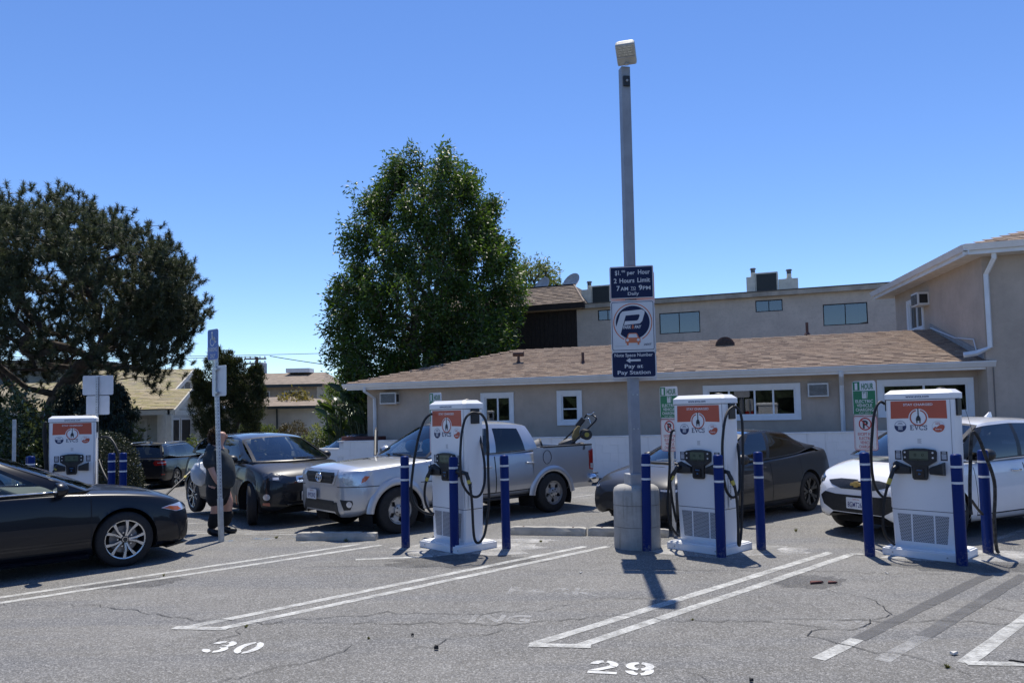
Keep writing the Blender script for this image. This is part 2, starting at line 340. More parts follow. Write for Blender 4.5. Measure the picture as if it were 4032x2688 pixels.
CRK = [[(-5.3, 7.75), (-4.1, 7.6), (-3.4, 7.25), (-2.9, 7.0), (-2.2, 6.85), (-1.2, 7.1), (-.5, 6.95), (.2, 7.1), (1.2, 7.6)], [(-2.2, 6.85), (-1.0, 6.75), (0, 6.65), (.9, 6.85), (1.4, 6.62), (2.1, 6.55), (2.8, 6.2), (3.2, 6.0)],
       [(1.9, 6.65), (2.6, 6.55), (3.3, 6.5), (4.1, 6.35), (5.0, 6.1)], [(2.9, 7.9), (3.3, 7.2), (3.25, 6.75), (2.75, 6.35), (2.3, 6.2), (2.5, 5.8), (2.9, 5.5), (3.0, 5.2)], [(-2.4, 6.75), (-2.3, 6.5), (-2.5, 6.2)], [(-2.3, 4.9), (-2.0, 5.4), (-1.5, 5.8), (-1.1, 6.3)],
       [(-.9, 5.9), (-.4, 6.3), (.2, 6.6)], [(-5.6, 7.3), (-4.9, 7.4)], [(-.2, 8.9), (1.0, 8.8), (2.6, 8.6), (4.2, 8.3), (6.2, 8.0)], [(-3.9, 9.4), (-2, 9.3), (-.2, 9.05)], [(0.3, 7.6), (1.0, 7.45), (1.9, 7.5)], [(3.3, 7.2), (4.0, 6.9), (4.6, 6.6)], [(1.15, 5.4), (1.3, 5.15)]]
crk = [crack(c, .013 if i < 4 else .009) for i, c in enumerate(CRK)]
# ------------------------------------------------------------------ far street furniture of the ground: kerb, pavement, verge
CONC = lambda: M('pale_concrete', (.40, .385, .36), .85, 0, .14, 4, bmp=.3, bscale=40, dirt=.4)
def strip(name, pts, wd, h, mat, label=None):
    mb = MB(); pts = [Vector(p) for p in pts]; vs = []
    for i, c in enumerate(pts):
        t = (pts[min(i+1, len(pts)-1)]-pts[max(i-1, 0)]).normalized(); n = Vector((-t.y, t.x))
        for s, z in ((0, -.05), (0, h), (1, h), (1, -.05)): v = c+n*wd*s; vs.append((v.x, v.y, gz(v.x, v.y)+z))
    mb.add(vs, [(4*i+k, 4*i+k+1, 4*i+k+5, 4*i+k+4) for i in range(len(pts)-1) for k in range(3)]+[(0, 1, 2, 3), tuple(len(vs)-4+k for k in (3, 2, 1, 0))])
    o = mb.build(name, mat); tag(o, label, kind='structure'); return o
strip('kerb', [(-46, 26.6), (-30, 30), (-16, 33.4), (-3, 36)], .2, .13, CONC(), 'pale concrete kerb along the far street')
strip('pavement', [(-46.2, 26.8), (-30.1, 30.2), (-16.1, 33.6), (-3.1, 36.2)], 1.7, .128, M('pavement_concrete', (.33, .32, .30), .9, 0, .12, 3, bmp=.2), 'concrete pavement in front of the far houses')
# ================================================================== BUILDINGS
def stucco(name, col, bscale=55, stain=.25, bm=.35):
    m, nt, p = nmat(name)
    a = noise(nt, 1.3, 6, .65); b = noise(nt, 9, 5, .7); s = noise(nt, 1.0, 6, .7, stretch=(2.2, 2.2, .22))
    c = mix(nt, tuple(x*.84 for x in col), tuple(min(1, x*1.1) for x in col), ramp(nt, a, [(.3, 0.), (.7, 1.)]))
    c = mix(nt, c, tuple(x*.72 for x in col), ramp(nt, b, [(.5, 0.), (.75, stain*1.4)])); c = mix(nt, c, tuple(x*.5 for x in col), ramp(nt, s, [(.55, 0.), (.8, stain)]))
    nt.links.new(c, p.inputs['Base Color']); p.inputs['Roughness'].default_value = .93; bump(nt, p, noise(nt, bscale, 5, .6), bm, .012); return m
TAUPE = stucco('taupe_stucco', (.48, .395, .32), 70, .2); OLDST = stucco('rough_old_stucco', (.55, .49, .42), 14, .55, .6); CREAM = stucco('cream_stucco', (.60, .56, .47), 60, .15)
TRIM = M('white_trim_paint', (.76, .76, .75), .5, 0, .04, 4, dirt=.12); VINYL = M('white_vinyl_frame', (.78, .79, .80), .4, 0, .03, 5)
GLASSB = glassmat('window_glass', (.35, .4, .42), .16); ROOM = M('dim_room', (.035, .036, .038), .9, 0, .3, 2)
def wall_holes(x0, x1, z0, z1, holes, y, depth=.12):
    xs = sorted({x0, x1, *[h[0] for h in holes], *[h[1] for h in holes]}); zs = sorted({z0, z1, *[h[2] for h in holes], *[h[3] for h in holes]}); mb = MB()
    for a, b in zip(xs, xs[1:]):
        for c, d in zip(zs, zs[1:]):
            if any(h[0] <= (a+b)/2 <= h[1] and h[2] <= (c+d)/2 <= h[3] for h in holes): continue
            mb.quad((a, y, c), (b, y, c), (b, y, d), (a, y, d))
    for a, b, c, d in holes:
        e = y+depth
        mb.quad((a, y, c), (a, e, c), (b, e, c), (b, y, c)); mb.quad((a, y, d), (b, y, d), (b, e, d), (a, e, d)); mb.quad((a, y, c), (a, y, d), (a, e, d), (a, e, c)); mb.quad((b, y, c), (b, e, c), (b, e, d), (b, y, d))
    return mb
def window(par, x0, x1, z0, z1, y, fmat, trim=.0, vs=(), hs=(), fw=.05, glass=None, blinds=None, curtain=None, room=True, lab=None):
    """frame (+ proud trim) mesh, children: pane, mullion, blind_slat, curtain"""
    mb = MB()
    def fr(a, b, c, d, t, ya, yb): mb.box(a, b, ya, yb, c, c+t); mb.box(a, b, ya, yb, d-t, d); mb.box(a, a+t, ya, yb, c+t, d-t); mb.box(b-t, b, ya, yb, c+t, d-t)
    if trim: fr(x0-trim, x1+trim, z0-trim, z1+trim, trim+.01, y-.028, y+.02); fr(x0-trim-.02, x1+trim+.02, z0-trim-.02, z1+trim+.02, .03, y-.04, y+.01)
    fr(x0, x1, z0, z1, fw, y+.015, y+.09)
    o = mb.build('window', fmat, par); 
    if lab: o['label'] = lab
    for v in vs: MB().box(v-fw*.45, v+fw*.45, y+.02, y+.085, z0+fw, z1-fw).build('mullion', fmat, o)
    for h in hs: MB().box(x0+fw, x1-fw, y+.02, y+.085, h-.015, h+.015).build('mullion', fmat, o)
    xs = [x0+fw, *vs, x1-fw]; zz = [z0+fw, *hs, z1-fw]
    for a, b in zip(xs, xs[1:]):
        for c, d in zip(zz, zz[1:]): MB().box(a, b, y+.05, y+.056, c, d).build('pane', glass or GLASSB, o)
    if blinds:
        n = int((z1-z0)/.05); bl = MB()
        for k in range(n): bl.box(blinds[0], blinds[1], y+.10, y+.115, z0+.05*k+.004, z0+.05*k+.044)
        q = bl.build('blind_slats', M('blind', (.75, .76, .78), .6), o); q['kind'] = 'stuff'
    if curtain:
        pts = [(curtain[0]+(curtain[1]-curtain[0])*k/16, .02*(-1)**k) for k in range(17)]; cm = MB(); cm.add([(x, y+.16+dy, z) for x, dy in pts for z in (z0, z1)], [(2*k, 2*k+2, 2*k+3, 2*k+1) for k in range(16)]); cm.build('curtain', M('curtain_cloth', (.62, .6, .57), .9), o)
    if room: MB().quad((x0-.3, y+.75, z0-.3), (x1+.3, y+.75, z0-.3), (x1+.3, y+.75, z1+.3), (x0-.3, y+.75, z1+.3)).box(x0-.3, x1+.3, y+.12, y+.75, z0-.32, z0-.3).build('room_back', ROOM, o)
    return o
def shingles(par, org, ax, up, rows, xl, xr, expo, wd, mats, thick=.014, nparts=300, name='shingle', camp=(0, 0, 1.8), matw=None, wj=.35):
    """tabs on a roof plane; xl/xr(b) give the limits of a course; the nearest nparts are objects, the rest one joined part"""
    org, ax, up = Vector(org), Vector(ax).normalized(), Vector(up).normalized(); nr = ax.cross(up).normalized(); tabs = []
    for r in range(rows):
        b = r*expo; x = xl(b)-random.random()*wd
        while x < xr(b):
            w_ = wd*random.uniform(1-wj, 1+wj); a0, a1 = max(x, xl(b)), min(x+w_, xr(b))
            if a1-a0 > .03: tabs.append((a0, a1, b))
            x += w_
    MW = matw or Matrix.Identity(4)
    tabs.sort(key=lambda t: (MW @ (org+ax*((t[0]+t[1])/2)+up*t[2])-Vector(camp)).length)
    meshes = {}
    rot = Matrix((ax, up, nr)).transposed().to_4x4()
    for t in tabs[:nparts]:
        k = random.randrange(len(mats))
        if k not in meshes:
            mb = MB(); L = expo*1.25; mb.hexa([(0, 0, .004), (1, 0, .004), (1, L, -.004), (0, L, -.004)], [(0, 0, .004+thick), (1, 0, .004+thick), (1, L, .002), (0, L, .002)])
            me = bpy.data.meshes.new(name); me.from_pydata(mb.v, [], mb.f); me.materials.append(mats[k]); meshes[k] = me
        o = bpy.data.objects.new(name, meshes[k]); COL.objects.link(o); o.parent = par
        o.matrix_local = Matrix.Translation(org+ax*t[0]+up*t[2]+nr*random.uniform(0, .003)) @ rot @ Matrix.Diagonal((t[1]-t[0]-.004, 1, random.uniform(.8, 1.3), 1))
    rest = tabs[nparts:]
    if rest:
        v = []; f = []; mi = []
        for t in rest:
            o_ = len(v); L = expo*1.2; lift = random.uniform(0, .004)
            for c, d, e in ((t[0]+.002, 0, .004), (t[1]-.002, 0, .004), (t[1]-.002, L, -.004), (t[0]+.002, L, -.004), (t[0]+.002, 0, .004+thick), (t[1]-.002, 0, .004+thick), (t[1]-.002, L, .002), (t[0]+.002, L, .002)):
                v.append(tuple(org+ax*c+up*(t[2]+d)+nr*(e+lift)))
            f += [tuple(o_+i for i in q) for q in ((4, 5, 6, 7), (0, 1, 5, 4), (1, 2, 6, 5), (3, 0, 4, 7))]; mi += [random.randrange(len(mats))]*4
        me = bpy.data.meshes.new('shingle_field'); me.from_pydata(v, [], f)
        for m_ in mats: me.materials.append(m_)
        me.polygons.foreach_set('material_index', mi); q = bpy.data.objects.new('shingle_field', me); COL.objects.link(q); q.parent = par; q['kind'] = 'stuff'
def shmats(pref, cols): return [M(f'{pref}_{i}', c, .92, 0, .22, 30, bmp=.5, bscale=260, bdist=.003) for i, c in enumerate(cols)]
def ac_unit(name, loc, rz, w, h, d, label, dark_side=True):
    r = empty(name, loc, rz, label, 'air conditioner', 'wall air conditioners')
    MB().box(0, w, -d, 0, 0, h).build('casing', M('ac_casing', (.66, .66, .64), .5, 0, .06, 8, dirt=.2), r, bevel=.008)
    g = MB(); n = 9
    for k in range(n): g.box(.035, w-.035, -d-.012, -d-.002, .04+(h-.08)*k/n, .04+(h-.08)*(k+.62)/n)
    g.build('grille', M('ac_grille', (.05, .055, .06), .5, .4, .2, 20), r)
    MB().box(-.002, 0.0, -d*.85, -d*.15, .06, h-.06).box(w+.0, w+.002, -d*.85, -d*.15, .06, h-.06).build('side_vent', BLACK(), r)
    return r

# ---- one-storey taupe building --------------------------------------------------
RZB = math.atan2(-.348, .9375); EL = (-5.0, 23.3)
MWB = Matrix.Translation((EL[0], EL[1], 0)) @ Matrix.Rotation(RZB, 4, 'Z')
fb = empty('taupe_building', (EL[0], EL[1], 0), RZB, 'low taupe stucco building with brown shingle roof behind the white wall', 'building')
LB = 16.9; YW = .45
holes = [(4.30, 5.10, 1.52, 2.26), (6.60, 7.10, 1.52, 2.26), (10.58, 12.74, 1.58, 2.28), (14.70, 16.52, 1.60, 2.29)]
wl = wall_holes(.42, LB, -.3, 2.64, holes, YW); wl.quad((.42, YW, -.3), (.42, YW, 2.64), (.42, 5.8, 2.64), (.42, 5.8, -.3)); wl.quad((.42, 5.8, -.3), (LB, 5.8, -.3), (LB, 5.8, 2.64), (.42, 5.8, 2.64))
wl.build('wall', TAUPE, fb)
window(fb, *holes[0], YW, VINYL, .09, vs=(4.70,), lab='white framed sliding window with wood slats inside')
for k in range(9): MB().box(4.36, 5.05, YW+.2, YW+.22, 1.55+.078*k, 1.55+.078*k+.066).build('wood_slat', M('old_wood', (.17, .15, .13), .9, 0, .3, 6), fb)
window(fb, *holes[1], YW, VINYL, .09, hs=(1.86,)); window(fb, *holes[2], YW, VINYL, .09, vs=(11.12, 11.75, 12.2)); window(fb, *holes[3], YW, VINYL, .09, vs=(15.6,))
# white outdoor table seen through the wide window
tb = empty('white_table', MWB @ Vector((12.12, .95, 1.30)), RZB, 'small white table standing inside the wide sliding window', 'table')
MB().box(-.26, .26, -.12, .25, .62-.2, .65-.2).build('table_top', VINYL, tb)
for sx in (-.2, .2):
    for sy in (-.08, .2): MB().cyl(sx, sy, 0, .43, .022, 10).build('leg', VINYL, tb)
# roof
SLOPE = Vector((0, 3.1, 1.02)).normalized(); SL = math.hypot(3.1, 1.02)
e0 = -.03
rf = MB(); zE = 2.74
rf.add([(-.05, e0, zE), (LB, e0, zE), (LB, 3.1, 3.77), (4.4, 3.1, 3.77), (-.05, 6.2, zE), (LB, 6.2, zE)], [(0, 1, 2, 3), (0, 3, 4), (4, 3, 2, 5), (0, 4, 5, 1)])
roof = rf.build('roof', M('roof_felt', (.10, .085, .075), .95, 0, .2, 10), fb)
SHF = shmats('shingle_brown', [(.335, .245, .18), (.30, .218, .163), (.255, .185, .14), (.355, .27, .205), (.31, .232, .177), (.21, .152, .118)])
shingles(roof, (0, -.05, 2.742), (1, 0, 0), SLOPE, 26, lambda b: 4.4*b/SL, lambda b: LB-.02, .128, .22, SHF, thick=.018, matw=MWB)
cap = SHF[2]
for k in range(42):
    a = 4.4+k*.3
    if a < LB-.2: MB().hexa([(a, 3.0, 3.765), (a+.33, 3.0, 3.757), (a+.33, 3.2, 3.757), (a, 3.2, 3.765)], [(a, 3.04, 3.805), (a+.33, 3.04, 3.785), (a+.33, 3.16, 3.785), (a, 3.16, 3.805)]).build('ridge_shingle', SHF[k % 5], roof)
hv = Vector((4.4, 3.1, 1.03)); hn = 17
for k in range(hn):
    p = Vector((0, 0, zE+.02))+hv*(k/hn); q = Vector((0, 0, zE+.0))+hv*((k+1.1)/hn); s = Vector((.09, -.10, 0))
    MB().hexa([p-s, p+s, q+s*.9, q-s*.9], [p-s*.6+Vector((0, 0, .045)), p+s*.6+Vector((0, 0, .045)), q+s*.6+Vector((0, 0, .02)), q-s*.6+Vector((0, 0, .02))]).build('hip_shingle', SHF[k % 5], roof)
GUT = M('white_gutter', (.74, .75, .76), .45, .1, .05, 3, dirt=.15)
gp = [(-.13, 0), (-.13, -.02), (-.05, -.13), (0, -.13), (0, 0)]
g = MB(); g.add([(x, y, 2.745+z) for x in (-.12, LB+.1) for y, z in gp], [(i, (i+1) % 5, (i+1) % 5+5, i+5) for i in range(5)]+[(0, 1, 2, 3, 4), (9, 8, 7, 6, 5)]); g.build('gutter', GUT, fb)
MB().box(-.02, LB, .004, .03, 2.56, 2.735).box(-.05, -.02, .004, 6.2, 2.60, 2.735).build('fascia', TRIM, fb)
MB().box(-.02, LB, .03, YW, 2.585, 2.6).box(-.02, .42, YW, 6.2, 2.585, 2.6).build('soffit', M('soffit_paint', (.42, .36, .31), .8), fb)
def downspout(par, pts, wd=.055, name='downspout'):
    MB().tube([Vector(p) for p in pts], wd, 4).build(name, GUT, par, bevel=.006)
downspout(fb, [(.62, -.06, 2.62), (.62, -.05, 2.52), (.72, YW-.08, 2.30), (.72, YW-.06, -.1)]); downspout(fb, [(13.78, -.06, 2.62), (13.78, -.05, 2.52), (13.80, YW-.08, 2.30), (13.80, YW-.06, -.1)])
PIPE = M('rusty_brown_metal', (.10, .055, .045), .6, .3, .25, 12)
def roofpt(a, b): return Vector((a, 0, 2.75))+SLOPE*b
for a, b, h in [(4.97, 1.65, .26), (7.05, 1.3, .30), (8.95, 1.7, .28), (13.1, 3.5, .34)]:
    p = roofpt(a, b); v = MB().tube([p-Vector((0, 0, .05)), p+Vector((0, 0, h))], .04, 10); v.lathe([(.09, -.01), (.05, .06)], 10, p)
    if a < 5: v.tube([p+Vector((-.16, -.02, h+.02)), p+Vector((.16, .02, h+.02))], .075, 12)
    v.build('vent_pipe', PIPE, roof)
p = roofpt(10.9, 2.55); prof = [(.27*math.cos(R(a)), .27*math.sin(R(a))) for a in range(0, 181, 15)]
MB().prism(prof, -.02, .5, Matrix.Translation(p)).build('half_round_vent', PIPE, roof); lv = MB()
for k in range(5): lv.prism([(-.24+.012*k*k, .03+.045*k), (.24-.012*k*k, .03+.045*k), (.23-.012*k*k, .05+.045*k), (-.23+.012*k*k, .05+.045*k)], -.045, -.02, Matrix.Translation(p))
lv.build('vent_louvre', BLACK(), roof)
ac_unit('wall_air_conditioner', MWB @ Vector((.98, YW, 2.12)), RZB, .55, .35, .22, 'wall air conditioner nearest the left corner of the taupe building')
ac_unit('wall_air_conditioner', MWB @ Vector((13.02, YW, 2.03)), RZB, .48, .34, .16, 'wall air conditioner between the wide window and the middle downspout')
MB().box(14.12, 14.3, YW-.08, YW, 1.7, 2.0).build('meter_box', BLACK(), fb, bevel=.01)
# ---- white block wall in front ------------------------------------------------
ww = empty('white_block_wall', MWB @ Vector((-1.0, -.45, 0)), RZB, 'long white painted block wall below the taupe building', 'wall')
def wallpaint(name, col):
    m, nt, p = nmat(name); a = noise(nt, 2.2, 5, .6, 'World'); ge = nt.nodes.new('ShaderNodeNewGeometry'); mp = nt.nodes.new('ShaderNodeMapping'); mp.inputs['Scale'].default_value = (5, 5, .35); nt.links.new(ge.outputs['Position'], mp.inputs[0]); s = nt.nodes.new('ShaderNodeTexNoise'); s.inputs['Scale'].default_value = 1.6; s.inputs['Detail'].default_value = 6; s.inputs['Roughness'].default_value = .7; nt.links.new(mp.outputs[0], s.inputs[0])
    c = mix(nt, tuple(x*.88 for x in col), col, a); c = mix(nt, c, (.30, .29, .27), ramp(nt, s.outputs[0], [(.58, 0.), (.78, .45)])); nt.links.new(c, p.inputs['Base Color']); p.inputs['Roughness'].default_value = .85; bump(nt, p, noise(nt, 30, 4, .6, 'World'), .3, .006); return m
WB = [wallpaint(f'white_block_paint_{i}', c) for i, c in enumerate([(.80, .795, .78), (.785, .785, .775), (.81, .80, .785)])]
bl = []
for m_ in WB:
    q = MB().box(0, .3985, -.10, .10, 0, .199).build('block', m_, None, bevel=.0025); bl.append(q.data); bpy.data.objects.remove(q)
x = 0.0
MB().box(-.02, 19.4, -.09, .09, -.35, .78).build('wall_core', M('mortar', (.66, .66, .655), .9), ww)
MB().box(1.05, 19.4, -.088, .088, .7, 1.0).build('wall_core', MATS['mortar'], ww)
for k in range(48):
    for r_ in range(6):
        xx = k*.4+(.2 if r_ % 2 else 0); zt = gz(*(MWB @ Vector((xx-1, -.45, 0)))[:2]); top = .80 if xx < 1.0 else 1.01+.0105*xx
        z = top-.2*(r_+1)
        o = bpy.data.objects.new('block', bl[random.randrange(3)]); COL.objects.link(o); o.parent = ww; o.location = (xx, random.uniform(-.002, .002), z); 
        if (xx+.4 > 1.05 > xx+.05) and r_ == 0: o.scale.x = 1
COPE = M('white_coping', (.75, .75, .74), .75, 0, .1, 4, dirt=.3)
MB().hexa([(-.03, -.115, .80), (1.02, -.115, .80), (1.02, .115, .80), (-.03, .115, .80)], [(-.03, -.115, .835), (1.02, -.115, .835), (1.02, .115, .835), (-.03, .115, .835)]).build('coping', COPE, ww)
MB().hexa([(1.0, -.115, 1.02), (19.4, -.115, 1.213), (19.4, .115, 1.213), (1.0, .115, 1.02)], [(1.0, -.115, 1.055), (19.4, -.115, 1.248), (19.4, .115, 1.248), (1.0, .115, 1.055)]).build('coping', COPE, ww)
MB().box(-.02, 19.4, -.13, -.105, -.35, .06).build('base_band', M('tar_band', (.05, .05, .055), .9, 0, .3, 8), ww)
pl = empty('planter_box', MWB @ Vector((.2, -.1, .75)), RZB, 'dark red planter box behind the white wall near the building corner', 'planter')
MB().box(-.3, 1.0, -.1, .3, 0, .42).build('planter_side', M('dark_red_paint', (.10, .03, .025), .7, 0, .2, 8), pl, bevel=.01); MB().box(-.25, .95, -.05, .25, .38, .40).build('soil', M('soil', (.05, .035, .025), .95), pl)

# ---- two-storey taupe building at right --------------------------------------
CR0 = Vector((10.75, 17.4, 0)); uu = Vector((.9375, -.348, 0)); ll = Vector((.17, .985, 0)).normalized()
tb2 = empty('two_storey_building', CR0, 0, 'two-storey taupe stucco building cut by the right edge', 'building')
ztop = 5.12
RZL = math.atan2(ll.y, ll.x)   # left wall: local frame with x running from far to near so that -y faces left/outwards
lw = empty('left_wall', CR0+ll*6.15, 0); bpy.data.objects.remove(lw)
mL = Matrix.Translation(ll*6.15) @ Matrix.Rotation(math.atan2(-ll.y, -ll.x), 4, 'Z')   # x=0 far corner, x=6.15 near corner, -y outward
def inm(mb, m): mb.v = [tuple(m @ Vector(v)) for v in mb.v]; return mb
wz = (1.18, 2.28, 3.93, 4.70)
inm(wall_holes(0, 6.15, -.3, ztop, [wz], 0), mL).build('wall', TAUPE, tb2)
fw_ = MB().add([(0, 0, -.3), tuple(uu*9-Vector((0, 0, .3))), tuple(uu*9+Vector((0, 0, ztop))), (0, 0, ztop)], [(0, 1, 2, 3)]); a = ll*6.15; b = a+uu*9; fw_.add([(*a[:2], -.3), (*b[:2], -.3), (*b[:2], ztop), (*a[:2], ztop)], [(0, 3, 2, 1)]); fw_.build('wall', TAUPE, tb2)
MB().tube([uu*.12+Vector((.0, -.012, 0)), uu*.12+Vector((0, -.012, 2.6))], .012, 6).build('wall_joint', M('joint_grey', (.2, .18, .16), .9), tb2)
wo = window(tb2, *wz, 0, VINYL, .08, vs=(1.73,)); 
for o in [wo]+[c for c in bpy.data.objects if c.parent == wo]:
    if o.parent == tb2: o.matrix_local = mL
ov = .42; A0 = -uu*ov-ll*ov; A1 = uu*9-ll*ov; A2 = ll*6.7-uu*ov; A3 = ll*6.7+uu*9; zf = 5.12
def pt(v, z): return (v.x, v.y, z)
MB().add([pt(A0, zf), pt(A1, zf), pt(A3, zf), pt(A2, zf)], [(0, 3, 2, 1)]).build('soffit', M('soffit_white', (.62, .58, .52), .7), tb2)
cA = uu*4.3+ll*3.1
roof2 = MB().add([pt(A0, zf+.2), pt(A1, zf+.2), pt(A3, zf+.2), pt(A2, zf+.2), pt(cA, 6.55), pt(cA+uu*3, 6.55)], [(0, 1, 5, 4), (1, 2, 5), (2, 3, 4, 5), (3, 0, 4)]).build('roof', MATS['roof_felt'], tb2)
# shingles of the front slope
axv = uu; upv = Vector(pt(cA, 6.55))-Vector(pt(A0+uu*4.72, zf+.2)); upL = upv.length
shingles(roof2, pt(A0-ll*.03, zf+.205), uu, upv, 16, lambda b: 4.6*b/upL, lambda b: 4.2, .2, .34, SHF, nparts=150, matw=Matrix.Translation(CR0))
fm = MB()
for p0, p1 in ((A0, A1), (A0, A2)):
    d = (p1-p0).normalized(); nn = Vector((d.y, -d.x, 0)); nn = nn if nn.dot(-cA) > 0 else -nn
    fm.hexa([pt(p0-d*.1, zf+.0), pt(p1, zf+.0), pt(p1+nn*.03, zf), pt(p0-d*.1+nn*.03, zf)], [pt(p0-d*.1, zf+.2), pt(p1, zf+.2), pt(p1+nn*.03, zf+.2), pt(p0-d*.1+nn*.03, zf+.2)])
    fm.hexa([pt(p0-d*.1+nn*.035, zf+.09), pt(p1+nn*.035, zf+.09), pt(p1+nn*.10, zf+.09), pt(p0-d*.1+nn*.10, zf+.09)], [pt(p0-d*.1+nn*.035, zf+.22), pt(p1+nn*.035, zf+.22), pt(p1+nn*.15, zf+.22), pt(p0-d*.1+nn*.15, zf+.22)])
fm.build('gutter', GUT, tb2)
q0 = uu*.12-ll*.35
downspout(tb2, [pt(q0, zf+.05), pt(q0, zf-.1), pt(uu*.05-ll*.08, zf-.42), pt(uu*.06-ll*.08, 3.05), pt(-uu*.2-ll*.02, 2.93), pt(-uu*.45+ll*.0, 2.90)], .065)
pv = Vector((-.02, -.02, 0))
MB().tube([ll*3.2-uu*.04+Vector((0, 0, 3.83)), ll*1.6-uu*.05+Vector((0, 0, 3.42)), ll*.5-uu*.05+Vector((0, 0, 3.28)), ll*.35-uu*.05+Vector((0, 0, 2.95))], .014, 6).build('conduit', GUT, tb2)
MB().hexa([pt(ll*3.3-uu*.03, 3.80), pt(ll*.1-uu*.03, 2.80), pt(ll*.1, 2.80), pt(ll*3.3, 3.80)], [pt(ll*3.3-uu*.03, 3.95), pt(ll*.1-uu*.03, 2.95), pt(ll*.1, 2.95), pt(ll*3.3, 3.95)]).build('flashing', M('lead_flashing', (.36, .35, .34), .6, .3), tb2)
MB().tube([pt(uu*1.35+ll*.6, 5.5), pt(uu*1.3+ll*.6, 5.95)], .03, 8).build('vent_pipe', PIPE, tb2)
ac_unit('wall_air_conditioner', CR0+mL @ Vector((2.32, 0, 4.47)), math.atan2(-ll.y, -ll.x), .52, .36, .3, 'wall air conditioner high beside the upper window of the two-storey building')

# ---- rear stucco building with brown mansard ---------------------------------
B0 = (-1.0, 34.0); MWR = Matrix.Translation((*B0, 0)) @ Matrix.Rotation(RZB, 4, 'Z')
rb = empty('old_stucco_building', (*B0, 0), RZB, 'old rough beige two-storey building with flat roof behind the taupe building', 'building')
rh = [(4.98, 5.9, 5.57, 6.02), (7.55, 9.18, 4.86, 5.72), (11.32, 12.33, 5.52, 5.98), (13.77, 15.32, 4.84, 5.66)]
inm(wall_holes(4.05, 20, -1, 6.1, rh, 0), Matrix.Identity(4)).build('wall', OLDST, rb)
DKF = M('dark_bronze_frame', (.02, .02, .024), .4, .5)
window(rb, *rh[0], 0, DKF, 0, vs=(5.4,), fw=.035); window(rb, *rh[1], 0, DKF, 0, vs=(8.35,), fw=.035, blinds=(7.57, 9.16)); window(rb, *rh[2], 0, DKF, 0, vs=(11.82,), fw=.035)
window(rb, *rh[3], 0, DKF, 0, vs=(14.55,), fw=.035, curtain=(15.02, 15.3))
MB().box(4.3, 20, -.25, 8, 6.1, 6.28).build('roof_edge', M('old_fascia', (.42, .38, .32), .85, 0, .2, 3, dirt=.7), rb, bevel=.01); MB().box(4.3, 20, -.28, 8, 6.285, 6.315).build('roof_lip', M('roof_tar', (.12, .11, .10), .9), rb)
# dark wing
dw = empty('dark_wood_wing', (*B0, 0), RZB, 'dark brown board wing with a sloping shingle mansard beside the old stucco building', 'building')
MB().box(-3.2, 4.04, .05, 8, -1, 6.2).build('wall_core', M('dark_brown_wood', (.022, .016, .014), .8, 0, .25, 8), dw)
bd = MB()
for k in range(36):
    a = -3.2+k*.2; MB().box(a+.004, a+.196, .0, .05, 2.6, 6.12).build('board', MATS['dark_brown_wood'], dw)
MB().box(3.98, 4.06, -.03, .1, 0, 6.15).box(.98, 1.06, -.03, .02, 3, 6.12).build('corner_board', MATS['dark_brown_wood'], dw)
MB().box(-3.6, 4.5, -.42, -.36, 6.12, 6.34).box(4.44, 4.5, -.36, 3, 6.12, 6.34).build('fascia', MATS['dark_brown_wood'], dw); MB().box(-3.6, 4.42, -.36, .1, 6.1, 6.12).build('soffit_trim', M('tan_trim', (.38, .30, .22), .8), dw)
mr_ = MB().add([(-3.6, -.4, 6.34), (4.5, -.4, 6.34), (3.72, .85, 7.30), (-3.6, .85, 7.30), (4.5, 3.4, 6.34), (3.72, 2.2, 7.3)], [(0, 1, 2, 3), (1, 4, 5, 2), (3, 2, 5)]).build('roof', MATS['roof_felt'], dw)
SHD = shmats('shake_brown', [(.23, .175, .135), (.19, .145, .115), (.26, .20, .155), (.155, .12, .10)])
uM = Vector((0, 1.25, .96)); 
shingles(mr_, (0, -.42, 6.345), (1, 0, 0), uM, 12, lambda b: -3.4, lambda b: 4.48-.78*b/uM.length, .132, .22, SHD, thick=.02, nparts=200, matw=MWR)
MB().box(-3.6, 3.78, .80, .95, 7.28, 7.36).build('ridge_board', MATS['dark_brown_wood'], dw); hp = Vector((4.5, -.42, 6.36)); hq = Vector((3.72, .85, 7.33))
MB().tube([hp, hq], .05, 6).build('hip_board', M('hip_tan', (.3, .23, .18), .8), dw)
for (s, z, r_, lab) in [(2.2, 7.42, .42, 'left'), (3.55, 7.45, .47, 'right')]:
    d_ = empty('satellite_dish', MWR @ Vector((s, 1.3, 6.9)), RZB+R(-25), f'pale satellite dish behind the mansard ridge, {lab} one of the two', 'satellite dish', 'satellite dishes')
    prof = [(.001, 0), (r_*.5, .03), (r_*.85, .09), (r_, .14)]; MB().lathe(prof, 24, m=Matrix.Translation((0, 0, z-6.9)) @ Matrix.Rotation(R(62), 4, 'X'), caps=False).build('reflector', M('dish_grey', (.55, .55, .54), .6), d_, smooth=True); MB().tube([(0, 0, -.2), (0, .06, z-6.9)], .03, 8).build('mast', GALV(), d_)
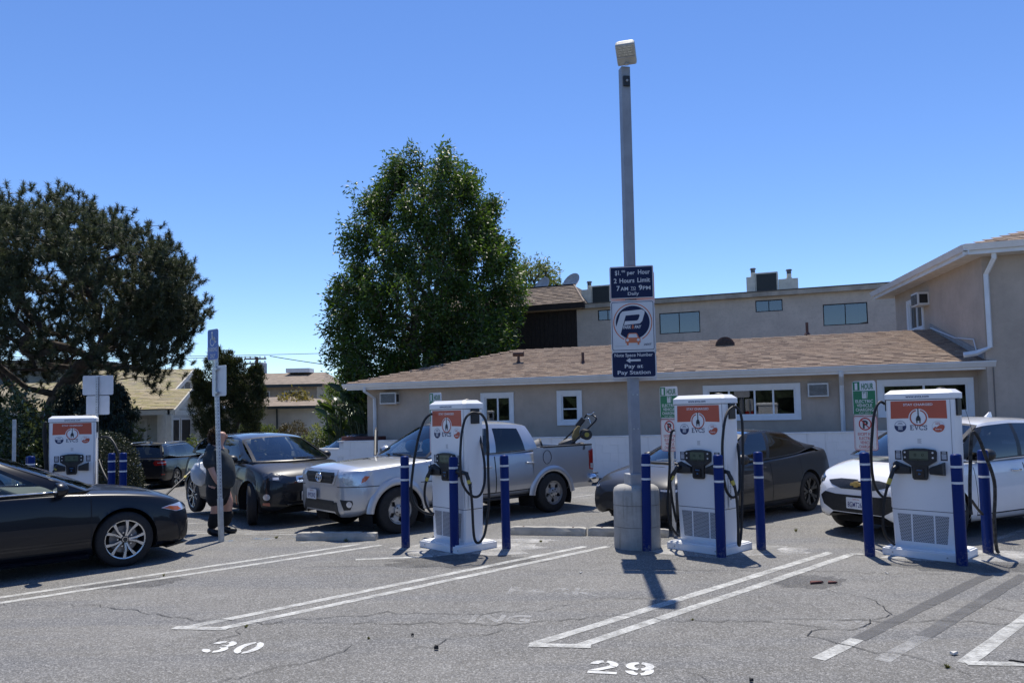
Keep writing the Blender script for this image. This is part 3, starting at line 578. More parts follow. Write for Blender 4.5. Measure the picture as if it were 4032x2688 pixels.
def hvac(s0, w_, y0, lab, flues, dark=(0.3, 1.0), low=None):
    r_ = empty('rooftop_air_unit', MWR @ Vector((s0, y0, 6.31)), RZB, lab, 'air conditioner', 'rooftop air units'); CI = M('hvac_cream', (.66, .63, .53), .6, 0, .1, 6, dirt=.3)
    MB().box(0, w_*dark[0], 0, .8, .0, .72).build('furnace_cabinet', CI, r_, bevel=.01); MB().box(w_*dark[0]+.01, w_*dark[1], 0, .9, 0.04, .86).build('condenser_case', CI, r_, bevel=.01)
    g = MB()
    for k in range(26): x = w_*dark[0]+.05+(w_*(dark[1]-dark[0])-.1)*k/26; g.box(x, x+.018, -.012, -.002, .10, .80)
    MB().box(w_*dark[0]+.05, w_*dark[1]-.05, -.004, 0, .1, .80).build('coil', BLACK(), r_); g.build('coil_guard', M('coil_dark', (.04, .045, .045), .5, .3), r_)
    if low: MB().box(low[0], low[1], .1, .8, 0, low[2]).build('duct_box', CI, r_, bevel=.01)
    for fx, fz in flues:
        MB().lathe([(.09, fz), (.09, fz+.22)], 14, (fx, .35, 0)).lathe([(.12, fz), (.12, fz+.06)], 14, (fx, .35, 0)).build('flue', CI, r_); MB().lathe([(.05, fz+.22), (.09, fz+.24), (.09, fz+.34), (.13, fz+.35), (.10, fz+.40)], 14, (fx, .35, 0)).build('flue_cap', M('flue_metal', (.12, .12, .13), .4, .8), r_)
hvac(4.12, 1.28, 0.6, 'rooftop air unit beside the mansard, left of the pole sign', [(.28, .72)], (.35, 1.0)); hvac(10.98, 1.2, .6, 'rooftop air unit with two flues right of the light pole', [(.25, .72), (1.62, .56)], (.28, 1.0), (1.22, 1.95, .56))

# ---- bungalow with mossy shingle roof ----------------------------------------
SHY = shmats('mossy_shingle', [(.45, .39, .25), (.40, .35, .22), (.48, .41, .29), (.36, .32, .23), (.41, .37, .20)])
SIDE = M('cream_siding', (.50, .48, .42), .8, 0, .08, 5, dirt=.15); PALE = M('pale_trim', (.64, .62, .57), .7, 0, .06, 5)
hb = empty('bungalow', (0, 0, 0), 0, 'cream bungalow with yellowish mossy shingle roof and a porch', 'house'); zg = -.75
XG = -18.3
hw = MB(); hw.box(-33, XG-.35, 40.4, 48.0, zg, 2.55); hw.build('wall', SIDE, hb)
MB().add([(XG-.35, 40.4, 2.55), (XG-.35, 48, 2.55), (XG-.35, 44.2, 4.45)], [(0, 1, 2)]).build('gable_wall', SIDE, hb)
for k in range(12):
    z = 2.6+k*.15; yh = 3.75*(1-(z-2.55)/1.95)
    if yh > .2: MB().box(XG-.36, XG-.33, 44.2-yh, 44.2+yh, z, z+.143).build('clapboard', SIDE, hb)
rm = MB().add([(-33, 40.0, 2.45), (XG, 40.0, 2.45), (XG, 44.2, 4.62), (-33, 44.2, 4.62), (-33, 48.4, 2.45), (XG, 48.4, 2.45)], [(0, 1, 2, 3), (3, 2, 5, 4)]).build('roof', M('roof_felt_grey', (.2, .18, .13), .95), hb)
shingles(rm, (0, 39.98, 2.47), (1, 0, 0), (0, 4.2, 2.17), 30, lambda b: -28, lambda b: XG+.02, .158, .34, SHY, thick=.014, nparts=220)
MB().hexa([(XG-.02, 39.85, 2.2), (XG+.06, 39.85, 2.2), (XG+.06, 44.2, 4.45), (XG-.02, 44.2, 4.45)], [(XG-.02, 39.85, 2.44), (XG+.06, 39.85, 2.44), (XG+.06, 44.2, 4.68), (XG-.02, 44.2, 4.68)]).build('bargeboard', PALE, hb)
MB().hexa([(XG-.02, 48.5, 2.2), (XG+.06, 48.5, 2.2), (XG+.06, 44.2, 4.45), (XG-.02, 44.2, 4.45)], [(XG-.02, 48.5, 2.44), (XG+.06, 48.5, 2.44), (XG+.06, 44.2, 4.68), (XG-.02, 44.2, 4.68)]).build('bargeboard', PALE, hb)
vt = MB()
for k in range(6): vt.box(XG-.33, XG-.28, 43.55, 44.35, 3.32+.1*k, 3.38+.1*k)
vt.build('attic_vent', M('vent_dark', (.16, .155, .14), .8), hb); MB().box(XG-.34, XG-.26, 43.45, 43.54, 3.25, 3.98).box(XG-.34, XG-.26, 44.36, 44.45, 3.25, 3.98).box(XG-.34, XG-.26, 43.45, 44.45, 3.92, 4.0).build('vent_frame', PALE, hb)
# porch: gable roof facing right, in front of the main slope
XP = -16.5; PE, PR, PF_ = 37.6, 39.6, 41.4; ZE, ZR = 2.28, 3.32
rp = MB().add([(-26, PE, ZE), (XP, PE, ZE), (XP, PR, ZR), (-26, PR, ZR), (XP, PF_, ZE), (-26, PF_, ZE)], [(0, 1, 2, 3), (3, 2, 4, 5)]).build('porch_roof', MATS['roof_felt_grey'], hb)
shingles(rp, (0, PE-.02, ZE+.02), (1, 0, 0), (0, PR-PE, ZR-ZE), 14, lambda b: -24, lambda b: XP+.02, .158, .34, SHY, thick=.014, nparts=80)
for a, b in ((PE-.12, PR), (PF_+.12, PR)): MB().hexa([(XP-.02, a, ZE-.27), (XP+.06, a, ZE-.27), (XP+.06, b, ZR-.21), (XP-.02, b, ZR-.21)], [(XP-.02, a, ZE-.02), (XP+.06, a, ZE-.02), (XP+.06, b, ZR+.05), (XP-.02, b, ZR+.05)]).build('bargeboard', PALE, hb)
MB().add([(XP-.3, PE+.2, ZE), (XP-.3, PF_-.2, ZE), (XP-.3, PR, ZR-.1)], [(0, 1, 2)]).box(XP-.4, XP-.25, PE+.1, PF_-.1, ZE-.28, ZE-.02).box(-26, XP-.3, PE+.1, PE+.25, ZE-.26, ZE-.02).build('porch_beam', PALE, hb)
for yy in (PE+.18, PF_-.15): 
    for xx in ((XP-.33,) if yy > 38 else (XP-.33, XP-4.2)): MB().box(xx-.13, xx+.13, yy-.13, yy+.13, zg+.5, ZE-.28).build('porch_post', PALE, hb, bevel=.02)
MB().box(-26, XP-.1, PE, 40.4, zg-.2, zg+.55).build('porch_floor', M('porch_grey', (.3, .3, .29), .8), hb)
RAIL = M('white_rail', (.70, .70, .68), .6)
def railing(par, p, q, h=.85, step=.14, name='railing'):
    p, q = Vector(p), Vector(q); n = max(2, int((q-p).length/step)); r_ = MB().tube([p+Vector((0, 0, h)), q+Vector((0, 0, h))], .035, 6).tube([p+Vector((0, 0, .1)), q+Vector((0, 0, .1))], .025, 6).build(name, RAIL, par)
    for k in range(n+1): a = p.lerp(q, k/n); MB().tube([a+Vector((0, 0, .05)), a+Vector((0, 0, h))], .022, 5).build('baluster', RAIL, r_)
railing(hb, (-22.5, PE+.18, zg+.55), (XP-.3, PE+.18, zg+.55)); railing(hb, (XP-.3, PE+.2, zg+.55), (XP+1.1, PE+.2, zg+.0)); railing(hb, (XP-.3, PF_-1.2, zg+.55), (XP+1.1, PF_-1.2, zg+.0)); railing(hb, (XP-.3, PF_-1.2, zg+.55), (XP-.3, PF_-.2, zg+.55))
for k in range(4): MB().box(XP-.1+.28*k, XP+.2+.28*k, PE+.25, PF_-1.25, zg-.3, zg+.5-.15*k).build('step', M('porch_grey2', (.33, .32, .31), .85), hb)
window(hb, -20.2, -19.3, .3, 1.75, 40.4, PALE, .1, hs=(1.0,)); window(hb, -24.2, -22.8, .3, 1.75, 40.4, PALE, .1, vs=(-23.5,))
dr = MB().box(-21.9, -20.95, 40.33, 40.4, zg+.55, 1.75).build('door', M('dark_door', (.06, .045, .035), .5), hb); MB().lathe([(.03, 0), (.03, .05)], 10, m=Matrix.Translation((-21.05, 40.33, .7)) @ Matrix.Rotation(R(90), 4, 'X')).build('handle', CHROME(), dr)
for y0, y1, z0, z1, nm in ((42.0, 42.9, .0, 1.75, 'side_door'), (43.3, 44.4, .5, 1.75, 'window')):
    o = MB().box(XG-.36, XG-.30, y0-.1, y1+.1, z0-.1, z1+.1).build(nm, PALE, hb); MB().box(XG-.31, XG-.285, y0, y1, z0, z1).build('pane', M('dark_glass', (.02, .022, .025), .1, 0, .1), o)

# ---- cream house with brown hip roof -----------------------------------------
BRN = M('brown_gravel_roof', (.26, .205, .155), .95, 0, .2, 2.5, bmp=.4, bscale=80); DKG = M('dark_green_fascia', (.03, .045, .045), .6)
h2 = empty('cream_house', (0, 0, 0), 0, 'cream stucco house with rounded corner and low brown roof', 'house')
cv = [(-19.5, 47.0), (-14.7, 46.6), (-12.9, 46.7), (-12.0, 47.3), (-11.5, 48.2), (-11.4, 52)]
cvs = smoothpts([(*p, 0) for p in cv], 6)
MB().add([(p.x, p.y, z) for p in cvs for z in (-.8, 2.3)], [(2*i, 2*i+2, 2*i+3, 2*i+1) for i in range(len(cvs)-1)]).build('wall', CREAM, h2, smooth=True, angle=40)
ev = [p+(p-Vector((-16, 52, 0))).normalized()*.5 for p in cvs]
n_ = len(ev); MB().add([(p.x, p.y, 2.45) for p in ev]+[(p.x, p.y, 2.28) for p in ev], [(i, i+1, i+1+n_, i+n_) for i in range(n_-1)]).build('fascia', DKG, h2)
MB().add([(p.x, p.y, 2.452) for p in ev]+[(-18, 50.5, 3.1), (-14.2, 50.2, 3.1), (-12.5, 56, 2.9), (-21, 56, 2.9)], [(i, i+1, n_+1) for i in range(4, n_-1)]+[(i, i+1, n_) if i < 3 else (i, i+1, n_+1) for i in range(4)]+[(3, n_+1, n_), (n_-1, n_+2, n_+1), (0, n_, n_+3), (n_, n_+1, n_+2, n_+3)]).build('roof', BRN, h2)
window(h2, -16.05, -14.95, .55, 1.65, 46.66, VINYL, .09, vs=(-15.45,), room=False, glass=M('dark_glass', (.02, .022, .025), .1, 0, .1))
MB().tube([(-14.25, 46.5, 2.3), (-14.2, 46.45, -.6)], .05, 6).build('downspout', DKG, h2); MB().lathe([(.14, 0), (.14, .35), (.2, .36), (.2, .5)], 10, (-13.6, 49.5, 2.9)).build('chimney', PIPE, h2)
MB().box(-20.2, -17.2, 44.6, 47, 2.35, 2.55).build('porch_roof', TRIM, h2); MB().box(-17.5, -17.35, 44.8, 44.95, -.7, 2.35).build('porch_post', TRIM, h2)
railing(h2, (-19.8, 44.8, -.2), (-17.6, 44.8, -.2)); railing(h2, (-17.4, 44.85, -.2), (-16.2, 44.8, -.7))
h3 = empty('brown_roof_house', (0, 0, 0), 0, 'two-storey tan house with low brown roof behind the cream house', 'house')
MB().box(-24.5, -15.5, 61, 70, -.7, 4.35).build('wall', M('tan_stucco', (.40, .34, .26), .9, 0, .1, 3), h3)
MB().add([(-25.2, 60.3, 4.35), (-14.9, 60.3, 4.35), (-16.0, 66, 5.55), (-23.5, 66, 5.55), (-14.9, 72, 4.35), (-25.2, 72, 4.35)], [(0, 1, 2, 3), (1, 4, 2), (3, 2, 4, 5), (0, 3, 5)]).build('roof', BRN, h3); MB().box(-25.2, -14.9, 60.25, 60.32, 4.12, 4.35).build('fascia', DKG, h3)
for a in (-22.8, -20.6, -18.0): 
    o = MB().box(a-.08, a+1.38, 60.93, 61, 2.5, 3.85).build('window', PALE, h3); MB().box(a, a+1.3, 60.9, 60.93, 2.6, 3.75).build('pane', M('dark_glass', (.02, .022, .025), .1, 0, .1), o)
MB().box(-19, -17, 64.5, 66, 5.5, 5.85).build('chimney', TRIM, h3)
h4 = empty('pale_house', (0, 0, 0), 0, 'grey stucco two-storey house half hidden behind the pine trunk', 'house')
MB().box(-40, -24.6, 44, 52, -.7, 5.1).build('wall', M('grey_stucco', (.36, .36, .36), .9, 0, .1, 2), h4); MB().box(-40.6, -24.0, 43.4, 52.5, 5.1, 5.3).build('roof', M('dark_eave', (.06, .05, .045), .8), h4, bevel=.02)
for a, c in ((-36, 2.9), (-31.8, 2.9), (-27.5, 2.9), (-31.8, .2), (-27.5, .2)): 
    o = MB().box(a-.08, a+1.48, 43.94, 44, c-.08, c+1.18).build('window', PALE, h4); MB().box(a, a+1.4, 43.9, 43.94, c, c+1.1).build('pane', MATS['dark_glass'], o)
# ---- utility pole and wires ----------------------------------------------------
up_ = empty('utility_pole', (-24.9, 75, -.7), 0, 'brown wooden utility pole with crossarms and transformer', 'utility pole'); WOOD = M('creosote_wood', (.10, .06, .045), .85, 0, .2, 4)
MB().tube([(0, 0, 0), (0, 0, 8.4)], .17, 10, rs=[.2, .15]).build('pole', WOOD, up_)
for z, w_ in ((8.2, 1.0), (7.75, 1.0), (6.1, .9)):
    c_ = MB().box(-w_*1.2, w_*.95, -.2, -.05, z-.07, z+.07).build('crossarm', WOOD, up_)
    for k in range(5): MB().lathe([(.04, 0), (.07, .1), (.03, .2)], 8, (-w_*1.1+w_*.48*k, -.12, z+.07)).build('insulator', M('insulator', (.35, .36, .38), .3), c_)
MB().lathe([(.3, 0), (.32, .05), (.32, 1.2), (.25, 1.3)], 16, (.75, -.3, 6.5)).build('transformer', M('transformer_grey', (.38, .42, .46), .5), up_); MB().lathe([(.16, 0), (.16, .75)], 12, (-.35, -.3, 6.9)).build('small_transformer', MATS['transformer_grey'], up_)
WIRE = M('cable_black', (.02, .02, .022), .6)
def wire(p, q, sag, lab, r=.018):
    p, q = Vector(p), Vector(q); pts = [p.lerp(q, k/24)+Vector((0, 0, -4*sag*(k/24)*(1-k/24))) for k in range(25)]
    o = MB().tube([x-p for x in pts], r, 5).build('power_line', WIRE, None, loc=p); tag(o, lab, 'wire', 'overhead wires'); return o
wire((-70, 62, 8.3), (6, 62, 7.3), .9, 'thin overhead wire crossing the sky above the juniper', .022); wire((-24.9, 74.9, 7.7), (-75, 58, 8.4), .6, 'overhead wires leaving the utility pole crossarm to the left', .03)
wire((-23.6, 74.9, 7.75), (2, 66, 4.6), .5, 'thick overhead cable running from the utility pole towards the tall tree', .04); wire((-24.9, 74.8, 6.0), (-17, 64, 5.2), .4, 'short service wire from the utility pole down to the brown roof', .02)
# ================================================================== CHARGERS, BOLLARDS, SIGNS
CP = {}
CP['c2a'] = [(-0.461, 10.05, 1.795), (-0.538, 10.0, 1.801), (-0.615, 9.95, 1.728), (-0.658, 9.9, 1.558), (-0.677, 9.85, 1.343), (-0.683, 9.85, 1.158), (-0.674, 9.86, 0.972), (-0.64, 9.88, 0.862), (-0.581, 9.9, 0.774), (-0.507, 9.95, 0.725), (-0.438, 10.0, 0.753), (-0.391, 10.05, 0.872), (-0.379, 10.1, 1.009), (-0.389, 10.15, 1.18), (-0.412, 10.2, 1.321), (-0.437, 10.28, 1.447), (-0.46, 10.3, 1.576)]
CP['c2b'] = [(-0.458, 9.98, 1.795), (-0.411, 9.98, 1.786), (-0.357, 9.97, 1.707), (-0.335, 9.96, 1.581), (-0.332, 9.96, 1.331), (-0.331, 9.96, 0.957), (-0.327, 9.95, 0.725), (-0.347, 9.95, 0.493), (-0.389, 9.93, 0.265), (-0.444, 9.9, 0.167), (-0.49, 9.88, 0.156), (-0.519, 9.86, 0.218), (-0.532, 9.86, 0.355), (-0.539, 9.86, 0.585), (-0.548, 9.86, 0.739), (-0.565, 9.86, 0.878), (-0.579, 9.87, 0.969), (-0.607, 9.88, 1.031)]
CP['c2c'] = [(-1.103, 10.55, 1.802), (-1.157, 10.542, 1.775), (-1.216, 10.535, 1.702), (-1.266, 10.527, 1.57), (-1.3, 10.519, 1.456), (-1.326, 10.512, 1.324), (-1.352, 10.504, 1.194), (-1.378, 10.496, 0.998), (-1.394, 10.488, 0.851), (-1.388, 10.481, 0.705), (-1.348, 10.473, 0.59), (-1.282, 10.465, 0.517), (-1.192, 10.458, 0.467), (-1.09, 10.45, 0.447)]
CP['c2d'] = [(-1.13, 10.42, 1.031), (-1.174, 10.44, 0.965), (-1.194, 10.46, 0.882), (-1.214, 10.48, 0.767), (-1.211, 10.48, 0.636), (-1.177, 10.48, 0.537), (-1.127, 10.47, 0.472), (-1.088, 10.47, 0.452)]
CP['c3a'] = [(2.743, 9.58, 1.813), (2.667, 9.54, 1.76), (2.607, 9.48, 1.654), (2.569, 9.45, 1.477), (2.554, 9.45, 1.299), (2.554, 9.45, 1.015), (2.567, 9.45, 0.891), (2.596, 9.47, 0.783), (2.664, 9.5, 0.707), (2.751, 9.58, 0.723), (2.805, 9.63, 0.816), (2.829, 9.68, 0.992), (2.84, 9.74, 1.17), (2.852, 9.82, 1.35)]
CP['c3b'] = [(2.753, 9.58, 1.822), (2.814, 9.58, 1.766), (2.843, 9.57, 1.63), (2.842, 9.57, 1.36), (2.833, 9.56, 1.091), (2.814, 9.55, 0.824), (2.796, 9.54, 0.558), (2.775, 9.53, 0.293), (2.742, 9.5, 0.139), (2.722, 9.48, 0.134), (2.713, 9.46, 0.182), (2.717, 9.45, 0.394), (2.708, 9.44, 0.66), (2.684, 9.43, 0.838), (2.652, 9.43, 0.944), (2.61, 9.43, 1.016)]
CP['c3c'] = [(2.121, 10.14, 1.527), (2.078, 10.14, 1.486), (2.047, 10.14, 1.277), (2.042, 10.14, 1.048), (2.023, 10.14, 0.82), (2.003, 10.14, 0.593), (2.004, 10.14, 0.442), (2.032, 10.14, 0.29), (2.095, 10.14, 0.185), (2.129, 10.14, 0.153)]
CP['c3d'] = [(2.101, 9.95, 1.051), (2.029, 9.98, 0.947), (2.019, 10.02, 0.869), (2.035, 10.06, 0.734), (2.058, 10.1, 0.597), (2.084, 10.12, 0.443), (2.111, 10.14, 0.327)]
CP['c4a'] = [(4.591, 9.5, 1.81), (4.536, 9.5, 1.836), (4.473, 9.48, 1.775), (4.424, 9.46, 1.641), (4.398, 9.46, 1.439), (4.377, 9.46, 1.238), (4.384, 9.48, 1.035), (4.413, 9.5, 0.848), (4.463, 9.52, 0.744), (4.537, 9.54, 0.67), (4.626, 9.55, 0.653)]
CP['c4b'] = [(4.561, 9.28, 1.045), (4.511, 9.29, 0.931), (4.478, 9.3, 0.815), (4.443, 9.31, 0.667), (4.423, 9.32, 0.486), (4.425, 9.33, 0.32), (4.474, 9.35, 0.201), (4.568, 9.37, 0.117)]
CP['c4c'] = [(5.46, 9.12, 1.444), (5.436, 9.12, 1.457), (5.418, 9.12, 1.428), (5.399, 9.12, 1.299), (5.381, 9.12, 1.073), (5.364, 9.12, 0.831), (5.357, 9.12, 0.59), (5.363, 9.12, 0.493)]
CP['c4d'] = [(5.436, 9.12, 1.451), (5.46, 9.12, 1.444), (5.512, 9.12, 1.345), (5.58, 9.14, 1.165), (5.643, 9.15, 1.001), (5.693, 9.18, 0.835), (5.699, 9.2, 0.638), (5.695, 9.22, 0.474), (5.703, 9.24, 0.243), (5.728, 9.26, 0.061), (5.758, 9.28, 0.021)]
CP['c4e'] = [(5.373, 9.12, 0.662), (5.406, 9.14, 0.627), (5.479, 9.2, 0.562), (5.601, 9.3, 0.468)]
CP['c4w'] = [(5.263, 9.0, 1.844), (5.3, 9.03, 1.739), (5.345, 9.06, 1.641), (5.39, 9.09, 1.535), (5.428, 9.12, 1.457)]
CP['c1a'] = [(-8.478, 14.0, 1.791), (-8.497, 14.0, 1.756), (-8.488, 14.0, 1.58), (-8.474, 14.0, 1.369), (-8.457, 14.0, 1.134), (-8.443, 14.0, 0.959), (-8.43, 14.0, 0.842)]
CP['c1b'] = [(-8.448, 13.95, 1.791), (-8.483, 13.95, 1.751), (-8.496, 13.95, 1.582), (-8.486, 13.95, 1.371), (-8.469, 13.95, 1.137), (-8.454, 13.95, 0.962), (-8.445, 13.95, 0.834)]
CP['c1c'] = [(-7.685, 14.3, 1.46), (-7.634, 14.28, 1.488), (-7.558, 14.25, 1.501), (-7.436, 14.2, 1.48), (-7.338, 14.15, 1.405), (-7.252, 14.1, 1.293), (-7.206, 14.08, 1.199), (-7.179, 14.07, 1.104), (-7.174, 14.07, 0.987), (-7.187, 14.1, 0.75), (-7.273, 14.15, 0.535)]
CP['c1d'] = [(-7.683, 14.3, 1.077), (-7.549, 14.15, 0.93), (-7.397, 14.0, 0.786), (-7.288, 13.95, 0.637), (-7.241, 13.95, 0.56), (-7.205, 13.95, 0.496)]
CP['c1w'] = [(-7.666, 14.27, 1.688), (-7.648, 14.27, 1.592), (-7.619, 14.27, 1.495)]
CP['c1e'] = [(-6.151, 13.0, 0.292), (-6.051, 13.1, 0.402), (-5.987, 13.25, 0.487), (-5.933, 13.5, 0.617), (-5.91, 13.8, 0.727), (-5.87, 14.0, 0.826), (-5.853, 14.15, 0.886)]
CP['c1f'] = [(-8.12, 13.75, 0.999), (-8.159, 13.72, 0.933), (-8.192, 13.7, 0.872)]
ORG = M('orange_panel', (.52, .105, .055), .45, 0, .04, 6); NAVY = M('navy_print', (.02, .035, .11), .5, 0, .05, 6); LTXT = M('white_print', (.78, .78, .78), .5, 0, .03, 6); DTXT = M('dark_print', (.03, .032, .04), .5)
WP = WHITEP(); BK = BLACK(); RB = RUBBER()
def perf():
    m, nt, p = nmat('perforated_steel'); tc = nt.nodes.new('ShaderNodeTexCoord'); mp = nt.nodes.new('ShaderNodeMapping'); mp.inputs['Scale'].default_value = (52, 1, 60); nt.links.new(tc.outputs['Object'], mp.inputs[0])
    sx = nt.nodes.new('ShaderNodeSeparateXYZ'); nt.links.new(mp.outputs[0], sx.inputs[0])
    def mt(op, a, b=None):
        n = nt.nodes.new('ShaderNodeMath'); n.operation = op
        for i, v in enumerate((a, b)):
            if v is None: continue
            if hasattr(v, 'is_output'): nt.links.new(v, n.inputs[i])
            else: n.inputs[i].default_value = v
        return n.outputs[0]
    fl = mt('FLOOR', sx.outputs[2]); off = mt('MULTIPLY', mt('MODULO', fl, 2.0), .5); ux = mt('FRACT', mt('ADD', sx.outputs[0], off)); uz = mt('FRACT', sx.outputs[2])
    dx = mt('SUBTRACT', ux, .5); dz = mt('SUBTRACT', uz, .5); d = mt('SQRT', mt('ADD', mt('MULTIPLY', dx, dx), mt('MULTIPLY', dz, dz)))
    hole = ramp(nt, d, [(.36, 1.), (.44, 0.)]); c = mix(nt, (.62, .63, .65), (.035, .036, .04), hole); nt.links.new(c, p.inputs['Base Color']); p.inputs['Roughness'].default_value = .5; return m
PERF = perf()
def louv():
    m = M('louvre_grey', (.10, .105, .11), .6); return m  # plain dark grey for louvres
SCR = M('lcd_screen', (.10, .125, .085), .25, 0, .05, 5); NAVYP = M('dark_sticker', (.015, .018, .04), .4)
def cable(par, pts, r=.017, name='cable', mat=None, ps=6):
    inv = par.matrix_basis.inverted(); P_ = smoothpts([inv @ Vector(p) for p in pts], ps); return MB().tube(P_, r, 8).build(name, mat or RB, par, smooth=True)
def charger(loc, rz, label, W=.375, lit=False):
    r = empty('charging_station', loc, rz, label, 'charging station', 'white electric vehicle chargers'); r.matrix_basis = Matrix.Translation(loc) @ Matrix.Rotation(rz, 4, 'Z')
    y = -.165; D_ = .165
    MB().box(-.42, .42, -.33, .33, 0, .085).box(-.40, .40, -.31, .31, .085, .10).build('plinth', WP, r, bevel=.006)
    for bx in (-.3, .3, .405): MB().lathe([(.009, 0), (.009, .008)], 8, m=Matrix.Translation((bx, -.332, .045)) @ Matrix.Rotation(R(90), 4, 'X')).build('plinth_bolt', GALV(), r)
    def loop(w, yf, yb, ch, z): return [(-w+ch, yf, z), (w-ch, yf, z), (w, yf+ch, z), (w, yb-ch, z), (w-ch, yb, z), (-w+ch, yb, z), (-w, yb-ch, z), (-w, yf+ch, z)]
    def stack(levels, name, mat, bev=0):
        mb = MB(); vs = []
        for L in levels: vs += L
        n = 8; mb.add(vs, [(i*n+k, i*n+(k+1) % n, (i+1)*n+(k+1) % n, (i+1)*n+k) for i in range(len(levels)-1) for k in range(n)]+[tuple(reversed(range(n))), tuple(range((len(levels)-1)*n, len(levels)*n))])
        return mb.build(name, mat, r, bevel=bev)
    stack([loop(.335, y+.012, D_, .02, .10), loop(.338, y, D_, .02, .14), loop(.352, y, D_, .022, .535)], 'lower_cabinet', WP)
    stack([loop(.350, y+.006, D_-.004, .02, .535), loop(.350, y+.006, D_-.004, .02, .543)], 'seam', DTXT)
    stack([loop(.353, y, D_, .022, .543), loop(.375, y, D_, .026, 1.20), loop(.375, y, D_, .026, 1.852)], 'cabinet', WP)
    stack([loop(.372, y+.004, D_-.003, .02, 1.852), loop(.372, y+.004, D_-.003, .02, 1.86)], 'seam', DTXT)
    stack([loop(.388, y-.014, D_+.014, .03, 1.86), loop(.388, y-.014, D_+.014, .03, 1.925), loop(.335, y+.04, D_-.04, .03, 1.972)], 'cap', WP, .004)
    MB().lathe([(.05, 0), (.05, .012), (.035, .02)], 16, (.2, .02, 1.972)).build('antenna_puck', DTXT, r)
    for s in (-1, 1):
        MB().box(s*.376-.001 if s > 0 else -.376, s*.376 if s < 0 else .377, y+.06, D_-.06, .55, 1.84).build('side_panel', WP, r); 
        MB().box(min(s*.373, s*.40), max(s*.373, s*.40), -.06, .08, 1.66, 1.855).build('cable_outlet', BK, r, bevel=.008)
    MB().box(.350, .3535, y-.0008, y+.001, .56, 1.845).build('door_groove', DTXT, r)
    # perforated front
    zb, zt = .165, .490
    for a0, a1, b0, b1 in ((-.255, -.135, -.285, -.135), (-.115, .115, -.115, .115), (.135, .255, .135, .285)): flat(r, 'vent_panel', [(a0, zb), (a1, zb), (b1, zt), (b0, zt)], PERF, y-.003, .0025)
    # orange panel with white roundel
    po = [(-.31, 1.84), (.31, 1.84), (.315, 1.628), (.115, 1.633)]+[(.112*math.cos(R(a)), 1.635+.112*math.sin(R(a))) for a in range(0, 181, 12)]+[(-.115, 1.633), (-.315, 1.628)]
    pnl = flat(r, 'orange_panel', po, ORG, y-.0035, .003)
    text(pnl, 'STAY CHARGED', 0, 1.782, .028, LTXT, y=y-.0042, w=.33, bold=.02)
    ringmesh(MB(), .083, .097, 0, 1.638, y-.0042, 105, 435).build('plug_ring', ORG, r)
    pg = MB(); pg.prism([(-.005, 1.755), (.005, 1.755), (.006, 1.655), (-.006, 1.655)], y-.0046, y-.003).prism([(-.026, 1.602), (.026, 1.602), (.026, 1.630), (.012, 1.660), (-.012, 1.660), (-.026, 1.630)], y-.0046, y-.003)
    for s in (-1, 1): pg.prism([(s*.017-.006, 1.575), (s*.017+.006, 1.575), (s*.017+.006, 1.604), (s*.017-.006, 1.604)], y-.0046, y-.003)
    pg.build('plug_symbol', DTXT, r)
    # EVCS in a thin serif letter form
    sv = MB(); T_ = .0055; tk = .0095
    def bar(x0, z0, x1, z1): sv.prism([(x0, z0), (x1, z0), (x1, z1), (x0, z1)], y-.0045, y-.002)
    ox, oz, hh = -.098, 1.492, .058
    bar(ox+.006, oz, ox+.006+tk, oz+hh); [bar(ox, oz+q, ox+.040, oz+q+T_) for q in (0, hh-T_)]; bar(ox+.01, oz+hh*.5-.002, ox+.032, oz+hh*.5+.003); bar(ox+.036, oz, ox+.040, oz+.014); bar(ox+.036, oz+hh-.014, ox+.040, oz+hh)
    ox += .046; sv.prism([(ox+.004, oz+hh), (ox+.014, oz+hh), (ox+.030, oz+.012), (ox+.027, oz)], y-.0045, y-.002); sv.prism([(ox+.044, oz+hh), (ox+.049, oz+hh), (ox+.030, oz), (ox+.027, oz)], y-.0045, y-.002); bar(ox, oz+hh-.004, ox+.019, oz+hh); bar(ox+.038, oz+hh-.004, ox+.053, oz+hh)
    ox += .055; ringmesh(sv, .0205, .029, ox+.029, oz+hh/2, y-.004, 42, 318, 20, .95); bar(ox+.047, oz+hh-.018, ox+.051, oz+hh)
    ox += .056; ringmesh(sv, .0085, .0155, ox+.018, oz+hh-.016, y-.004, 25, 262, 14, 1.05); ringmesh(sv, .0095, .0168, ox+.018, oz+.0168, y-.004, -155, 85, 14, 1.05); bar(ox+.029, oz+hh-.016, ox+.033, oz+hh); bar(ox+.001, oz, ox+.005, oz+.016)
    sv.build('lettering', NAVY, r)
    text(r, 'www.evcs.com', 0, 1.878, .024, NAVY, y=y-.0148, w=.26, bold=.02)
    # round stickers
    cx, cz, rr = -.208, 1.535, .068
    ringmesh(MB(), .0, rr, cx, cz, y-.0032, 0, 360).build('round_sticker', NAVY, r); ringmesh(MB(), 0, rr-.004, cx, cz, y-.0038, 10, 170).build('sticker_top', LTXT, r)
    MB().prism([(cx-.026, cz-.042), (cx+.026, cz-.042), (cx+.026, cz+.012), (cx-.026, cz+.012)], y-.0045, y-.0035).build('blank_code', M('code_grey', (.5, .52, .56), .5, 0, .5, 160), r)
    for k in range(2): MB().prism([(cx-.03+.01*k, cz+.028+.012*k), (cx+.03-.01*k, cz+.028+.012*k), (cx+.03-.01*k, cz+.033+.012*k), (cx-.03+.01*k, cz+.033+.012*k)], y-.0045, y-.0036).build('lettering', NAVY, r)
    cx = .215; st = MB(); ringmesh(st, rr-.003, rr, cx, cz, y-.0038, 0, 360); st.build('round_sticker', M('pale_ring', (.6, .56, .55), .5), r)
